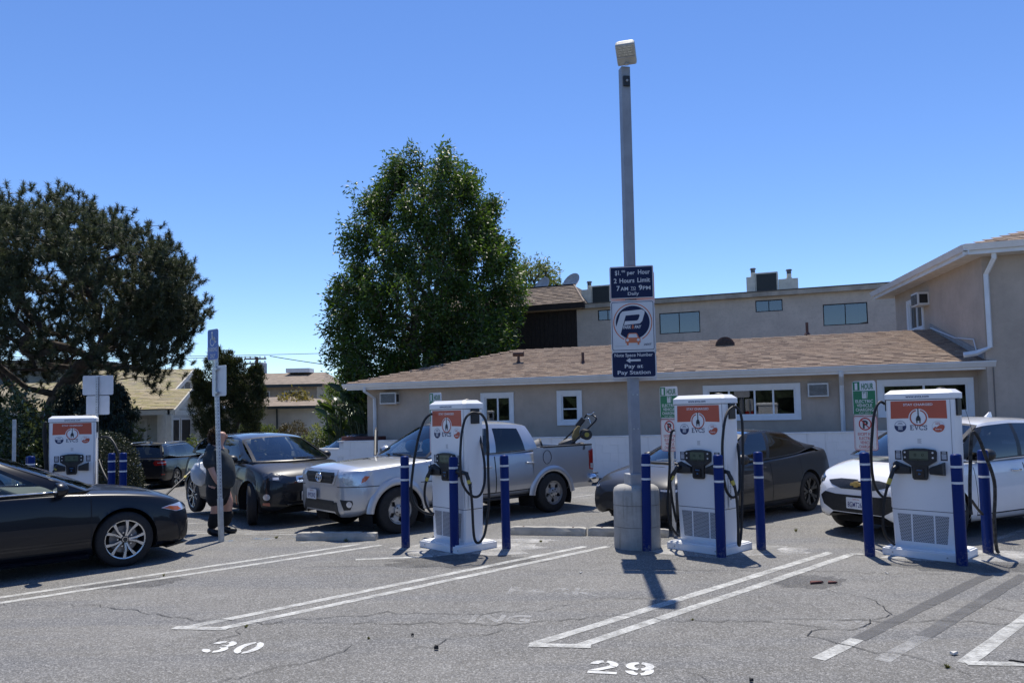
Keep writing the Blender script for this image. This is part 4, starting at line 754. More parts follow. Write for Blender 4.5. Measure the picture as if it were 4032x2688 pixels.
    oc = MB().prism([(cx+rr*math.cos(R(a)), cz+rr*math.sin(R(a))) for a in range(205, 376, 9)]+[(cx+.05, cz+.022), (cx+.02, cz+.02), (cx-.02, cz-.012), (cx-.032, cz-.002)], y-.0042, y-.003).build('sticker_orange', ORG, r)
    text(r, '100%', cx-.004, cz+.024, .015, ORG, y=y-.0046, w=.05, bold=.02); text(r, 'Energy', cx+.004, cz-.040, .017, LTXT, y=y-.0048, w=.07, bold=.02); text(r, 'Powered by', cx-.005, cz+.046, .008, ORG, y=y-.0046, w=.06)
    for k in range(5): MB().prism([(-.022, 1.335+.012*k), (.024-.008*(k % 2), 1.335+.012*k), (.024-.008*(k % 2), 1.340+.012*k), (-.022, 1.340+.012*k)], y-.002, y-.0005).build('small_print', M('grey_print', (.4, .4, .42), .6), r)
    for s, x in ((-1, -.248), (1, .262)):
        q = flat(r, 'sticker', [(x-.037, 1.135), (x+.037, 1.135), (x+.037, 1.245), (x-.037, 1.245)], NAVYP, y-.003, .0025); flat(q, 'blank_code', [(x-.026, 1.15), (x+.026, 1.15), (x+.026, 1.215), (x-.026, 1.215)], MATS['code_grey'], y-.0036, .0006)
        for k in range(2): flat(q, 'lettering', [(x-.022, 1.224+.009*k), (x+.022, 1.224+.009*k), (x+.022, 1.229+.009*k), (x-.022, 1.229+.009*k)], LTXT, y-.0036, .0006)
    # screen module
    mod = MB().prism([(-.185, 1.13), (-.08, 1.062), (.08, 1.062), (.185, 1.13), (.19, 1.235), (.178, 1.258), (.06, 1.276), (-.06, 1.276), (-.178, 1.258), (-.19, 1.235)], y-.045, y-.001).prism([(-.085, .925), (-.07, .905), (.07, .905), (.085, .925), (.092, 1.07), (-.092, 1.07)], y-.040, y-.001).build('control_module', BK, r, bevel=.008)
    scr = flat(mod, 'screen', [(-.105, 1.135), (.105, 1.135), (.105, 1.245), (-.105, 1.245)], SCR, y-.049, .004); sm = M('lcd_dark', (.03, .045, .03), .3)
    flat(mod, 'screen_bar', [(-.105, 1.135), (.105, 1.135), (.105, 1.155), (-.105, 1.155)], sm, y-.0505, .001)
    for cx in (-.04, .045): ringmesh(MB(), .008, .018, cx, 1.2, y-.0505, 0, 360, 20, .8).build('screen_icon', sm, mod)
    for sx in (-.155, .155):
        for bz in (1.228, 1.168): MB().lathe([(.011, 0), (.011, .006)], 12, m=Matrix.Translation((sx, y-.045, bz)) @ Matrix.Rotation(R(90), 4, 'X')).build('button', M('button_silver', (.65, .65, .67), .35, .4), mod)
    flat(mod, 'card_reader', rrect(.10, .11, .012, 0, .985), M('reader_black', (.012, .013, .018), .2), y-.050, .012); flat(mod, 'reader_light', [(-.03, 1.01), (.03, 1.01), (.03, 1.025), (-.03, 1.025)], M('reader_blue', (.03, .10, .22), .3), y-.0525, .002); flat(mod, 'reader_light', [(-.012, .965), (.012, .965), (.012, .985), (-.012, .985)], MATS['reader_blue'], y-.0525, .002)
    # holsters
    for s in (-1, 1):
        h = MB(); xi, xo = s*.105, s*.275
        h.hexa([(xi, y-.002, .965), (xo, y-.002, .962), (xo, y-.115, .972), (xi, y-.05, .985)] if s > 0 else [(xo, y-.002, .962), (xi, y-.002, .965), (xi, y-.05, .985), (xo, y-.115, .972)],
               [(xi, y-.002, 1.055), (xo, y-.002, 1.125), (xo, y-.115, 1.105), (xi, y-.05, 1.045)] if s > 0 else [(xo, y-.002, 1.125), (xi, y-.002, 1.055), (xi, y-.05, 1.045), (xo, y-.115, 1.105)])
        h.build('connector_holster', BK, r, bevel=.01)
    mt_ = Matrix.Translation((.3776, .03, .62)) @ Matrix.Rotation(R(90), 4, 'Z') @ Matrix.Rotation(R(-90), 4, 'Y')
    # maker's name running up the side panel
    text(r, 'TRITIUM', 0, 0, .03, DTXT, y=0, w=.19, bold=.02, m=Matrix.Translation((.3785, -.055, .80)) @ Matrix(((0, -1, 0, 0), (0, 0, -1, 0), (1, 0, 0, 0), (0, 0, 0, 1))))
    MB().prism([(-.014, .0), (0, -.012), (.014, 0), (.014, .018), (0, .026), (-.014, .018)], 0, .001, Matrix.Translation((.3785, -.068, .66)) @ Matrix.Rotation(R(90), 4, 'Z')).build('maker_mark', DTXT, r)
    return r
def connector(par, p0, p1, p2):
    inv = par.matrix_basis.inverted(); a, b, c = [inv @ Vector(p) for p in (p0, p1, p2)]
    MB().tube([a, a.lerp(b, .3), b, c], .03, 10, rs=[.036, .034, .027, .02]).build('connector', BK, par, smooth=True, angle=50)
    MB().tube([b.lerp(c, .55), b.lerp(c, .85)], .0245, 10).build('yellow_tag', M('yellow_tag', (.5, .42, .08), .6), par)
RZC = R(-47)
c2 = charger((-.772, 10.478, 0), RZC, 'white charger in front of the silver pickup truck, seen edge-on with a looped cable')
c3 = charger((2.493, 10.0, 0), RZC, 'white charger just right of the concrete light pole base')
c4 = charger((4.955, 9.308, 0), RZC, 'largest white charger, in front of the white car at right')
c1 = charger((-8.12, 14.25, -.075), R(21), 'smallest white charger, behind the black sedan at left')
for k in 'abcd': cable(c2, CP['c2'+k])
for k in 'abcd': cable(c3, CP['c3'+k])
DUSTY = M('dusty_rubber', (.035, .034, .032), .75, 0, .9, 25)
cable(c4, CP['c4a']); cable(c4, CP['c4b']); cable(c4, CP['c4c'], .02, mat=DUSTY); cable(c4, CP['c4d'], .02, mat=DUSTY); cable(c4, CP['c4e'], .016); cable(c4, CP['c4w'], .0025, 'retractor_wire')
for k in 'abcd': cable(c1, CP['c1'+k], .02)
cable(c1, CP['c1w'], .003, 'retractor_wire')
e_ = [Vector(p) for p in CP['c1e']]; cable(c1, CP['c1d'][-1:]+[(-6.9, 13.6, .02), (-6.75, 13.0, .3)]+CP['c1e'][:-1], .018); connector(c1, e_[-1], e_[-2], e_[-3])
def lp(o, p): return o.matrix_basis @ Vector(p)
for c, kc in ((c2, 'c2d'), (c3, 'c3d'), (c4, 'c4b')): connector(c, lp(c, (-.24, -.25, 1.05)), Vector(CP[kc][0]), Vector(CP[kc][2]))
for c, kc in ((c2, 'c2b'), (c3, 'c3b')): connector(c, lp(c, (.25, -.25, 1.05)), Vector(CP[kc][-1]), Vector(CP[kc][-3]))
connector(c1, lp(c1, (-.24, -.25, 1.05)), Vector(CP['c1f'][0]), Vector(CP['c1f'][1])); cable(c1, CP['c1f'], .018)
# ------------------------------------------------------------------ bollards
def bluesleeve():
    m, nt, p = nmat('blue_bollard_sleeve'); a = noise(nt, 4, 5, .6, 'World'); sc_ = noise(nt, 30, 6, .8, 'World'); ge = nt.nodes.new('ShaderNodeNewGeometry'); sx = nt.nodes.new('ShaderNodeSeparateXYZ'); nt.links.new(ge.outputs['Position'], sx.inputs[0]); mu = nt.nodes.new('ShaderNodeMath'); mu.operation = 'MULTIPLY_ADD'; mu.inputs[1].default_value = -.9; nt.links.new(sx.outputs[2], mu.inputs[0]); nt.links.new(sc_, mu.inputs[2])
    c = mix(nt, (.003, .018, .115), (.005, .026, .16), a); c = mix(nt, c, (.10, .11, .16), ramp(nt, sc_, [(.66, 0.), (.78, .6)])); c = mix(nt, c, (.26, .25, .23), ramp(nt, mu.outputs[0], [(.42, 0.), (.62, .55)])); nt.links.new(c, p.inputs['Base Color']); p.inputs['Roughness'].default_value = .4; p.inputs['Specular IOR Level'].default_value = .15; return m
BLUE = bluesleeve(); TAPE = M('white_reflective_tape', (.68, .70, .72), .4, 0, .1, 30)
def bollard(x, y, lab, h=1.235, r=.059, tilt=0):
    b = empty('bollard', (x, y, gz(x, y)), random.random()*6, lab, 'bollard', 'blue bollards beside the chargers'); b.rotation_euler.x = 0; b.rotation_euler = (0, R(tilt), 0)
    MB().lathe([(r, 0), (r, h-.05), (r*.97, h-.02), (r*.85, h-.006), (r*.5, h), (.001, h+.001)], 24, caps=False).build('sleeve', BLUE, b, smooth=True, angle=60)
    for z in (h-.155, h-.335): MB().lathe([(r+.0012, z), (r+.0016, z+.004), (r+.0016, z+.022), (r+.0012, z+.026)], 24, caps=False).build('reflective_band', TAPE, b, smooth=True)
    return b
for x, y, l, t in [(-1.49, 10.55, 'blue bollard left of the charger by the pickup truck', 0), (-.79, 10.09, 'blue bollard standing in front of the charger by the pickup truck', 0), (-.12, 10.30, 'blue bollard right of the charger by the pickup truck', -.4),
                (1.68, 9.94, 'slightly leaning blue bollard in front of the concrete pole base', .9), (2.49, 9.42, 'blue bollard in front of the charger next to the pole base', 0), (3.12, 9.87, 'blue bollard between the dark car and the charger by the pole base', 0),
                (4.24, 9.31, 'blue bollard in front of the white car licence plate', -.8), (4.97, 8.67, 'blue bollard in front of the largest charger, nearest the camera', -.6), (5.68, 9.35, 'blue bollard farthest right with a dusty cable leaning on it', -.4),
                (-7.08, 13.6, 'blue bollard right of the smallest charger, left of the pair', 0), (-6.80, 13.45, 'blue bollard right of the smallest charger, right of the pair', 0), (-8.62, 13.75, 'blue bollard left of the smallest charger behind the sedan roof, left of the pair', 0), (-8.34, 13.35, 'blue bollard left of the smallest charger behind the sedan roof, right of the pair', 0)]: bollard(x, y, l, tilt=t)
# ------------------------------------------------------------------ light pole
pb = empty('light_pole', (1.61, 10.25, 0), 0, 'tall grey square light pole on a round concrete base', 'light pole')
def pedmat():
    m, nt, p = nmat('weathered_concrete'); a = noise(nt, 5, 6, .65); b = noise(nt, 8, 6, .7, stretch=(2.5, 2.5, .18)); c = mix(nt, (.30, .29, .265), (.46, .445, .41), ramp(nt, a, [(.3, 0.), (.7, 1.)])); c = mix(nt, c, (.17, .165, .15), ramp(nt, b, [(.52, 0.), (.72, .8)])); nt.links.new(c, p.inputs['Base Color']); p.inputs['Roughness'].default_value = .9; bump(nt, p, a, .4, .01); return m
MB().lathe([(.305, -.05), (.302, .28)], 40, caps=True).lathe([(.304, .285), (.301, .56)], 40).lathe([(.303, .565), (.300, .735), (.285, .78), (.24, .81), (.12, .825)], 40).build('concrete_base', pedmat(), pb, smooth=True, angle=50)
POLEM = M('grey_pole_paint', (.27, .29, .325), .5, .1, .08, 6, dirt=.2)
a_ = R(12); pm = Matrix.Rotation(a_, 4, 'Z')
tl = MB().box(-.0625, .0625, -.0625, .0625, .82, 6.44); tl.v = [tuple(pm @ Vector(v)) for v in tl.v]; tl.build('pole_shaft', POLEM, pb, bevel=.01)
tl = MB().box(-.12, .12, -.12, .12, .81, .96); tl.v = [tuple(pm @ Vector(v)) for v in tl.v]; tl.build('base_cover', M('base_cover', (.42, .42, .42), .6, .2, .1, 8), pb, bevel=.012)
for z in (1.55, 2.0):
    for s in (-.03, .03): MB().lathe([(.01, 0), (.01, .01)], 8, m=pm @ Matrix.Translation((s, -.0625, z)) @ Matrix.Rotation(R(90), 4, 'X')).build('bolt', GALV(), pb)
hd = Matrix.Translation((.02, -.12, 6.46)) @ Matrix.Rotation(R(-16), 4, 'Z') @ Matrix.Rotation(R(-34), 4, 'X') @ Matrix.Diagonal((.86, .86, .86, 1))
HM = M('lamp_housing', (.40, .40, .38), .6, .2, .08, 8)
hmesh = MB().prism([(-.15, 0), (.15, 0), (.15, .10), (.10, .13), (-.10, .13), (-.15, .10)], -.31, .05); hmesh.v = [tuple(hd @ Vector(v)) for v in hmesh.v]; hous = hmesh.build('lamp_head', HM, pb, bevel=.025)
led = MB(); [led.box(-.11+.075*i, -.045+.075*i, -.285+.042*j, -.252+.042*j, -.006, .002, hd) for i in range(3) for j in range(4)]; led.build('led_module', M('led_lens', (.5, .5, .46), .3, 0, .3, 60), hous)
MB().box(-.14, .14, -.105, -.095, -.012, .004, hd).build('hinge_bar', GALV(), hous); MB().box(-.03, .03, -.015, .012, -.06, -.002, hd).build('arm_bracket', GALV(), pb)
MB().box(-.045, .045, -.09, -.06, 6.16, 6.30, pm).build('camera_box', BK, pb, bevel=.006); MB().lathe([(.016, 0), (.016, .012)], 12, m=pm @ Matrix.Translation((0, -.09, 6.23)) @ Matrix.Rotation(R(90), 4, 'X')).build('camera_lens', M('lens_grey', (.35, .36, .38), .3), pb)
# pole signs (local frame, facing -y)
SNAVY = M('sign_navy', (.008, .016, .06), .5, 0, .04, 5, spec=.25); SWHITE = M('sign_white', (.60, .62, .64), .45, 0, .05, 5, dirt=.15); SOR = M('sign_orange', (.55, .16, .07), .45, 0, .05, 6)
RZS = R(-9)
def signroot(name, loc, rz, label, cat='sign', group=None): return empty(name, loc, rz, label, cat, group)
ps = Vector((1.615, 10.17, 0))
s1 = signroot('parking_rate_sign', ps+Vector((0, -.005, 3.49)), RZS, 'navy sign with hourly price and hours, topmost on the light pole')
flat(s1, 'sign_plate', rrect(.575, .435, .02), SOR, -.012, .004); flat(s1, 'white_border', rrect(.565, .425, .016), SWHITE, -.0138, .002); flat(s1, 'navy_panel', rrect(.545, .405, .01), SNAVY, -.0156, .002)
yy = -.0168
text(s1, '$1.', -.178, .105, .062, SWHITE, yy, w=.075, bold=.015); text(s1, '00', -.105, .138, .03, SWHITE, yy, w=.046, bold=.012); text(s1, 'per', -.005, .105, .055, SWHITE, yy, w=.10, bold=.015); text(s1, 'Hour', .165, .105, .062, SWHITE, yy, w=.155, bold=.015)
text(s1, '2', -.215, -.002, .062, SWHITE, yy, w=.04, bold=.015); text(s1, 'Hours', -.06, -.002, .062, SWHITE, yy, w=.195, bold=.015); text(s1, 'Limit', .16, -.002, .062, SWHITE, yy, w=.165, bold=.015)
text(s1, '7', -.178, -.105, .066, SWHITE, yy, w=.042, bold=.018); text(s1, 'AM', -.098, -.105, .05, SWHITE, yy, w=.10, bold=.015); text(s1, 'TO', .02, -.095, .038, SWHITE, yy, w=.066, bold=.012); flat(s1, 'underline', [(-.014, -.108), (.054, -.108), (.054, -.103), (-.014, -.103)], SWHITE, yy, .001); text(s1, '9', .115, -.105, .066, SWHITE, yy, w=.046, bold=.018); text(s1, 'PM', .195, -.105, .05, SWHITE, yy, w=.10, bold=.015); text(s1, 'Daily', .02, -.17, .042, SWHITE, yy, w=.145, bold=.012)
s2 = signroot('park_and_pay_sign', ps+Vector((0, -.005, 2.91)), RZS, 'white sign with round letter P and orange car on the light pole')
flat(s2, 'sign_plate', rrect(.575, .675, .03), SWHITE, -.012, .004); bd = MB()
flat(s2, 'navy_border', rrect(.55, .645, .025, 0, 0), SNAVY, -.0136, .0015); flat(s2, 'white_panel', rrect(.535, .63, .02), SWHITE, -.0152, .0015)
ringmesh(MB(), .243, .256, 0, .045, -.0158, -62, 242, 60).build('orange_ring', SOR, s2); ringmesh(MB(), 0, .222, 0, .045, -.0164, 0, 360, 48).build('navy_disc', SNAVY, s2)
# big letter P (slanted, open foot)
ch = SWHITE
flat(s2, 'letter_p', [(-.218, -.01), (-.16, .165), (-.13, .195), (.12, .215), (.158, .195), (.158, .165), (.125, .06), (.095, .03), (-.115, .012), (-.10, .065), (.055, .068), (.075, .085), (.095, .135), (.085, .15), (-.09, .14), (-.165, -.115), (-.205, -.08)], ch, -.0175, .001)
text(s2, 'PARK', -.075, -.035, .042, SWHITE, -.0178, w=.11, bold=.03, shear=.2); text(s2, '&', 0.0, -.035, .042, SOR, -.0178, w=.03, bold=.03, shear=.2); text(s2, 'PAY', .068, -.035, .042, SWHITE, -.0178, w=.09, bold=.03, shear=.2)
cr = flat(s2, 'car_symbol', [(-.102, -.225), (-.085, -.225), (-.085, -.255), (-.06, -.255), (-.06, -.225), (.055, -.225), (.055, -.252), (.08, -.252), (.08, -.225), (.095, -.225), (.095, -.165), (.075, -.155), (.055, -.105), (.04, -.095), (-.05, -.095), (-.065, -.105), (-.082, -.155), (-.102, -.165)], SOR, -.0186, .001)
flat(cr, 'car_window', [(-.068, -.155), (.06, -.155), (.043, -.108), (-.052, -.108)], SWHITE, -.0194, .001)
for q in (-.074, .067): ringmesh(MB(), 0, .019, q, -.187, -.0194, 0, 360, 18).build('car_headlight', SWHITE, cr)
text(s2, 'LADOT', .188, -.262, .026, SNAVY, -.0165, w=.10, bold=.03, shear=.2)
for k in range(1): flat(s2, 'small_print', [(-.245, -.268), (-.09, -.268), (-.09, -.262), (-.245, -.262)], M('grey_print', (.4, .4, .42), .6), -.0165, .001)
s3 = signroot('pay_station_sign', ps+Vector((0, -.005, 2.398)), RZS, 'navy sign with a left arrow and pay station wording, lowest on the light pole')
flat(s3, 'sign_plate', rrect(.575, .345, .03), SWHITE, -.012, .004); flat(s3, 'navy_panel', rrect(.558, .328, .026), SNAVY, -.0138, .0018); yy = -.0148
text(s3, 'Note Space Number', 0, .105, .046, SWHITE, yy, w=.50, bold=.012); flat(s3, 'arrow', [(-.10, .055), (-.045, .09), (-.045, .068), (.09, .068), (.09, .042), (-.045, .042), (-.045, .02)], SWHITE, yy, .001); text(s3, 'Pay at', 0, -.045, .052, SWHITE, yy, w=.24, bold=.015); text(s3, 'Pay Station', 0, -.128, .052, SWHITE, yy, w=.43, bold=.015)
for z, h_, l in ((3.44, .44, 'upper'), (2.86, .66, 'middle'), (2.36, .34, 'lower')):
    o = signroot('back_sign_plate', ps+Vector((.035, .16, z)), RZS, f'bare back of a sign plate on the far side of the light pole, {l} one'); flat(o, 'plate_back', rrect(.585, h_, .03), ALU(), 0, .003)
# ------------------------------------------------------------------ accessible parking post
def perf_post(par, h, s=.026, z0=0):
    MB().box(-s, s, -s, s, z0, h).build('post', GALV(), par, bevel=.004); n = int((h-z0-.08)/.05); ho = MB()
    for k in range(n):
        z = z0+.06+k*.05
        for m_ in (Matrix.Translation((0, -s-.0006, z)), Matrix.Rotation(R(90), 4, 'Z') @ Matrix.Translation((0, -s-.0006, z)), Matrix.Rotation(R(-90), 4, 'Z') @ Matrix.Translation((0, -s-.0006, z))):
            ho.add([m_ @ Vector((.008*math.cos(R(a)), 0, .008*math.sin(R(a)))) for a in range(0, 360, 60)], [(0, 1, 2, 3, 4, 5)])
    q = ho.build('post_holes', M('hole_dark', (.06, .062, .065), .8), par); q['kind'] = 'stuff'
hp_ = empty('sign_post', (-4.30, 11.36, 0), R(-52), 'perforated steel post of the blue accessible parking sign', 'post'); hp_.rotation_euler = (0, R(-2.9), R(-52)); hp_.rotation_euler = (R(.5), R(-2.4), R(-40)); perf_post(hp_, 2.72)
MB().box(-.031, .031, -.031, .031, -.02, .62).build('post_sleeve', GALV(), hp_, bevel=.004)
SBLUE = M('sign_blue', (.01, .09, .38), .4, 0, .05, 6)
hs = signroot('accessible_parking_sign', (-4.372, 11.30, 2.88), R(-40), 'blue accessible parking only sign on the leaning perforated post')
flat(hs, 'sign_plate', rrect(.305, .455, .035), SWHITE, -.03, .004); flat(hs, 'blue_panel', rrect(.285, .435, .028), SBLUE, -.0322, .002)
wc = MB(); y_ = -.0335; ringmesh(wc, .052, .068, -.01, .045, y_, 125, 385, 30); ringmesh(wc, 0, .022, -.018, .175, y_, 0, 360, 18)
wc.prism([(-.03, .15), (-.008, .15), (-.002, .09), (.045, .09), (.075, .02), (.10, .03), (.105, .045), (.085, .045), (.055, .108), (-.005, .108), (-.02, .075), (-.03, .075)], y_, y_+.001).build('wheelchair_symbol', SWHITE, hs)
text(hs, 'PARKING', 0, -.10, .062, SWHITE, y_, w=.24, bold=.02); text(hs, 'ONLY', 0, -.195, .062, SWHITE, y_, w=.15, bold=.02)
hb_ = signroot('back_sign_plate', (-4.36, 11.34, 2.35), R(-40), 'bare back of the sign below the blue accessible parking sign'); flat(hb_, 'plate_back', rrect(.40, .45, .03, .02), ALU(), .028, .003); MB().box(-.03, .03, -.02, .028, .16, .19).box(-.03, .03, -.02, .028, -.19, -.16).build('bracket', GALV(), hb_)
MB().box(-.012, .012, .002, .03, -.24, .2, Matrix.Translation((-.05, 0, 0))).build('stiffener', GALV(), hb_)
# plain sign backs and post at far left
fp = empty('sign_post', (-8.10, 15.0, -.1), R(3), 'thin post carrying two bare sign backs behind the smallest charger', 'post'); perf_post(fp, 2.76, .024)
for z, w_, h_, l in ((2.49, .585, .38, 'large bare sign back, upper of two above the smallest charger'), (2.10, .445, .37, 'smaller bare sign back, lower of two above the smallest charger')):
    o = signroot('back_sign_plate', (-8.10, 15.03, z), R(3), l); flat(o, 'plate_back', rrect(w_, h_, .03), ALU(), 0, .003)
lp_ = empty('bare_post', (-9.06, 14.0, -.05), R(30), 'plain grey steel post at the left edge beside the dark sedan roof', 'post'); MB().box(-.03, .03, -.024, .024, 0, 1.9).build('post', GALV(), lp_, bevel=.005)
# ------------------------------------------------------------------ EV charging time-limit signs
SGRN = M('sign_green', (.012, .16, .07), .4, 0, .05, 6); SRED = M('sign_red', (.42, .03, .03), .45, 0, .05, 6)
def evsign(x, y, rz, lab1, lab2, lab3):
    p = empty('sign_post', (x, y, 0), rz, lab3, 'post', 'posts of the charging signs'); MB().lathe([(.03, 0), (.03, 2.1)], 14).build('post', GALV(), p, smooth=True, angle=40)
    a = signroot('charging_time_sign', (x, y, 1.895), rz, lab1, 'sign', 'green charging time signs'); W_, H_ = .305, .455; q = -.045
    flat(a, 'sign_plate', rrect(W_, H_, .035), SWHITE, q+.002, .004); flat(a, 'green_panel', [(-.144, -.216), (.144, -.216), (.144, .095), (-.144, .095)], SGRN, q, .002); flat(a, 'green_corner', [(-.144, .102), (-.055, .102), (-.055, .216), (-.144, .216)], SGRN, q, .002)
    q -= .0012; text(a, '1', -.10, .115, .085, SWHITE, q, w=.035, bold=.05); text(a, 'HOUR', .047, .115, .08, SGRN, q, w=.155, bold=.02)
    fp_ = MB().prism([(-.025, -.005), (.025, -.005), (.025, .08), (.018, .088), (-.018, .088), (-.025, .08)], q, q+.001); fp_.prism([(.032, -.005), (.040, -.005), (.046, .06), (.046, .085), (.036, .085), (.036, .06)], q, q+.001); fp_.build('pump_symbol', SWHITE, a); text(a, 'E', 0, .04, .022, SGRN, q-.001, w=.014); text(a, 'V', 0, .008, .022, SGRN, q-.001, w=.018); flat(a, 'pump_window', [(-.015, .066), (.015, .066), (.015, .08), (-.015, .08)], SGRN, q-.001, .0008)
    for t, z, w_, h_ in (('ELECTRIC', -.062, .23, .042), ('VEHICLE', -.118, .20, .042), ('CHARGING', -.174, .23, .042), ('CVC 22511', -.207, .15, .02)): text(a, t, 0, z, h_, SWHITE, q, w=w_, bold=.012)
    b = signroot('no_parking_sign', (x, y, 1.43), rz, lab2, 'sign', 'red and white no parking signs'); q = -.045
    flat(b, 'sign_plate', rrect(W_, H_, .035), SRED, q+.002, .004); flat(b, 'white_panel', rrect(W_-.012, H_-.012, .03), SWHITE, q+.0005, .0015); flat(b, 'red_line', rrect(W_-.03, H_-.03, .026), SRED, q-.0006, .001); flat(b, 'white_field', rrect(W_-.037, H_-.037, .023), SWHITE, q-.0016, .001)
    q -= .0026; text(b, 'P', .002, .07, .10, DTXT, q, w=.07, bold=.05); ringmesh(MB(), .068, .084, 0, .122, q-.001, 0, 360).build('prohibition_ring', SRED, b); flat(b, 'prohibition_bar', [(-.058, .172), (-.048, .182), (.058, .072), (.048, .062)], SRED, q-.002, .0008)
    for t, z, w_ in (('EXCEPT FOR', -.03, .20), ('ELECTRIC', -.085, .17), ('VEHICLE', -.14, .15), ('CHARGING', -.195, .18)): text(b, t, 0, z, .04, SRED, q, w=w_, bold=.01)
evsign(4.685, 10.22, RZC, 'green one hour charging sign left of the largest charger', 'no parking sign under the green sign left of the largest charger', 'round post of the signs left of the largest charger')
evsign(2.26, 11.02, RZC, 'green one hour charging sign half hidden by the charger at the pole base', 'no parking sign half hidden by the charger at the pole base', 'round post behind the charger at the pole base')
evsign(-1.15, 11.80, RZC, 'green one hour charging sign almost hidden above the charger by the pickup truck', 'no parking sign hidden behind the charger by the pickup truck', 'round post behind the charger by the pickup truck')
# ------------------------------------------------------------------ wheel stops
WS = M('wheel_stop_concrete', (.40, .38, .33), .9, 0, .15, 6, bmp=.4, bscale=50, dirt=.3)
def wheelstop(p, q, lab):
    p, q = Vector((*p, 0)), Vector((*q, 0)); d = q-p; L = d.length; c = (p+q)/2
    r = empty('wheel_stop', (c.x, c.y, gz(c.x, c.y)), math.atan2(d.y, d.x), lab, 'wheel stop', 'concrete wheel stops'); pr = [(-.085, 0), (.085, 0), (.08, .06), (.055, .115), (-.055, .115), (-.08, .06)]; mb = MB(); vs = []
    st = [(-L/2, .9), (-L/2+.05, 1)]+[(-L/2+L*k/12, 1) for k in range(1, 12)]+[(L/2-.05, 1), (L/2, .88)]
    for x, s in st: vs += [(x+random.uniform(-.004, .004), a*s+random.uniform(-.004, .004), z*(s if z > .05 else 1)+(random.uniform(-.006, .002) if z > .05 else 0)) for a, z in pr]
    n = 6; mb.add(vs, [(i*n+k, i*n+(k+1) % n, (i+1)*n+(k+1) % n, (i+1)*n+k) for i in range(len(st)-1) for k in range(n)]+[tuple(range(n)), tuple(range((len(st)-1)*n, len(st)*n))]); mb.build('kerb_block', WS, r, bevel=.006)
    for x in (-L*.33, L*.33): MB().lathe([(.014, .11), (.014, .118)], 8, (x, 0, 0)).build('anchor_pin', M('rust', (.15, .07, .04), .8), r)
wheelstop((-3.18, 11.36), (-2.0, 11.22), 'pale concrete wheel stop in front of the pickup truck'); wheelstop((-.06, 11.52), (1.03, 11.27), 'pale concrete wheel stop between the pickup charger and the pole base'); wheelstop((1.07, 11.29), (2.17, 10.98), 'pale concrete wheel stop partly hidden by the concrete pole base')
# ================================================================== VEHICLES
def pchip(xk, yk, x):
    xk = np.array(xk, float); yk = np.array(yk, float); x = np.clip(np.atleast_1d(np.array(x, float)), xk[0], xk[-1]); h = np.diff(xk); d = np.diff(yk)/h; m = np.zeros(len(xk)); m[0], m[-1] = d[0], d[-1]
    for i in range(1, len(xk)-1):
        if d[i-1]*d[i] > 0: w1, w2 = 2*h[i]+h[i-1], h[i]+2*h[i-1]; m[i] = (w1+w2)/(w1/d[i-1]+w2/d[i])
    k = np.clip(np.searchsorted(xk, x, 'right')-1, 0, len(h)-1); t = (x-xk[k])/h[k]
    return (1+2*t)*(1-t)**2*yk[k]+t*(1-t)**2*h[k]*m[k]+t*t*(3-2*t)*yk[k+1]+t*t*(t-1)*h[k]*m[k+1]
def bsp(C, us):
    C = np.array(C, float); n = len(C); p = 3; kn = np.concatenate([[0]*p, np.linspace(0, 1, n-p+1), [1]*p]); out = []
    for u in us:
        u = min(u, .999999); B = np.array([1. if kn[i] <= u < kn[i+1] else 0. for i in range(n+p)])
        for q in range(1, p+1):
            for i in range(n+p-q):
                a = (u-kn[i])/(kn[i+q]-kn[i])*B[i] if kn[i+q] > kn[i] else 0; b = (kn[i+q+1]-u)/(kn[i+q+1]-kn[i+1])*B[i+1] if kn[i+q+1] > kn[i+1] else 0; B[i] = a+b
        out.append(B[:n] @ C)
    return np.array(out)
def bspB(n, us):                       # basis matrix (len(us), n)
    return bsp(np.eye(n), us)
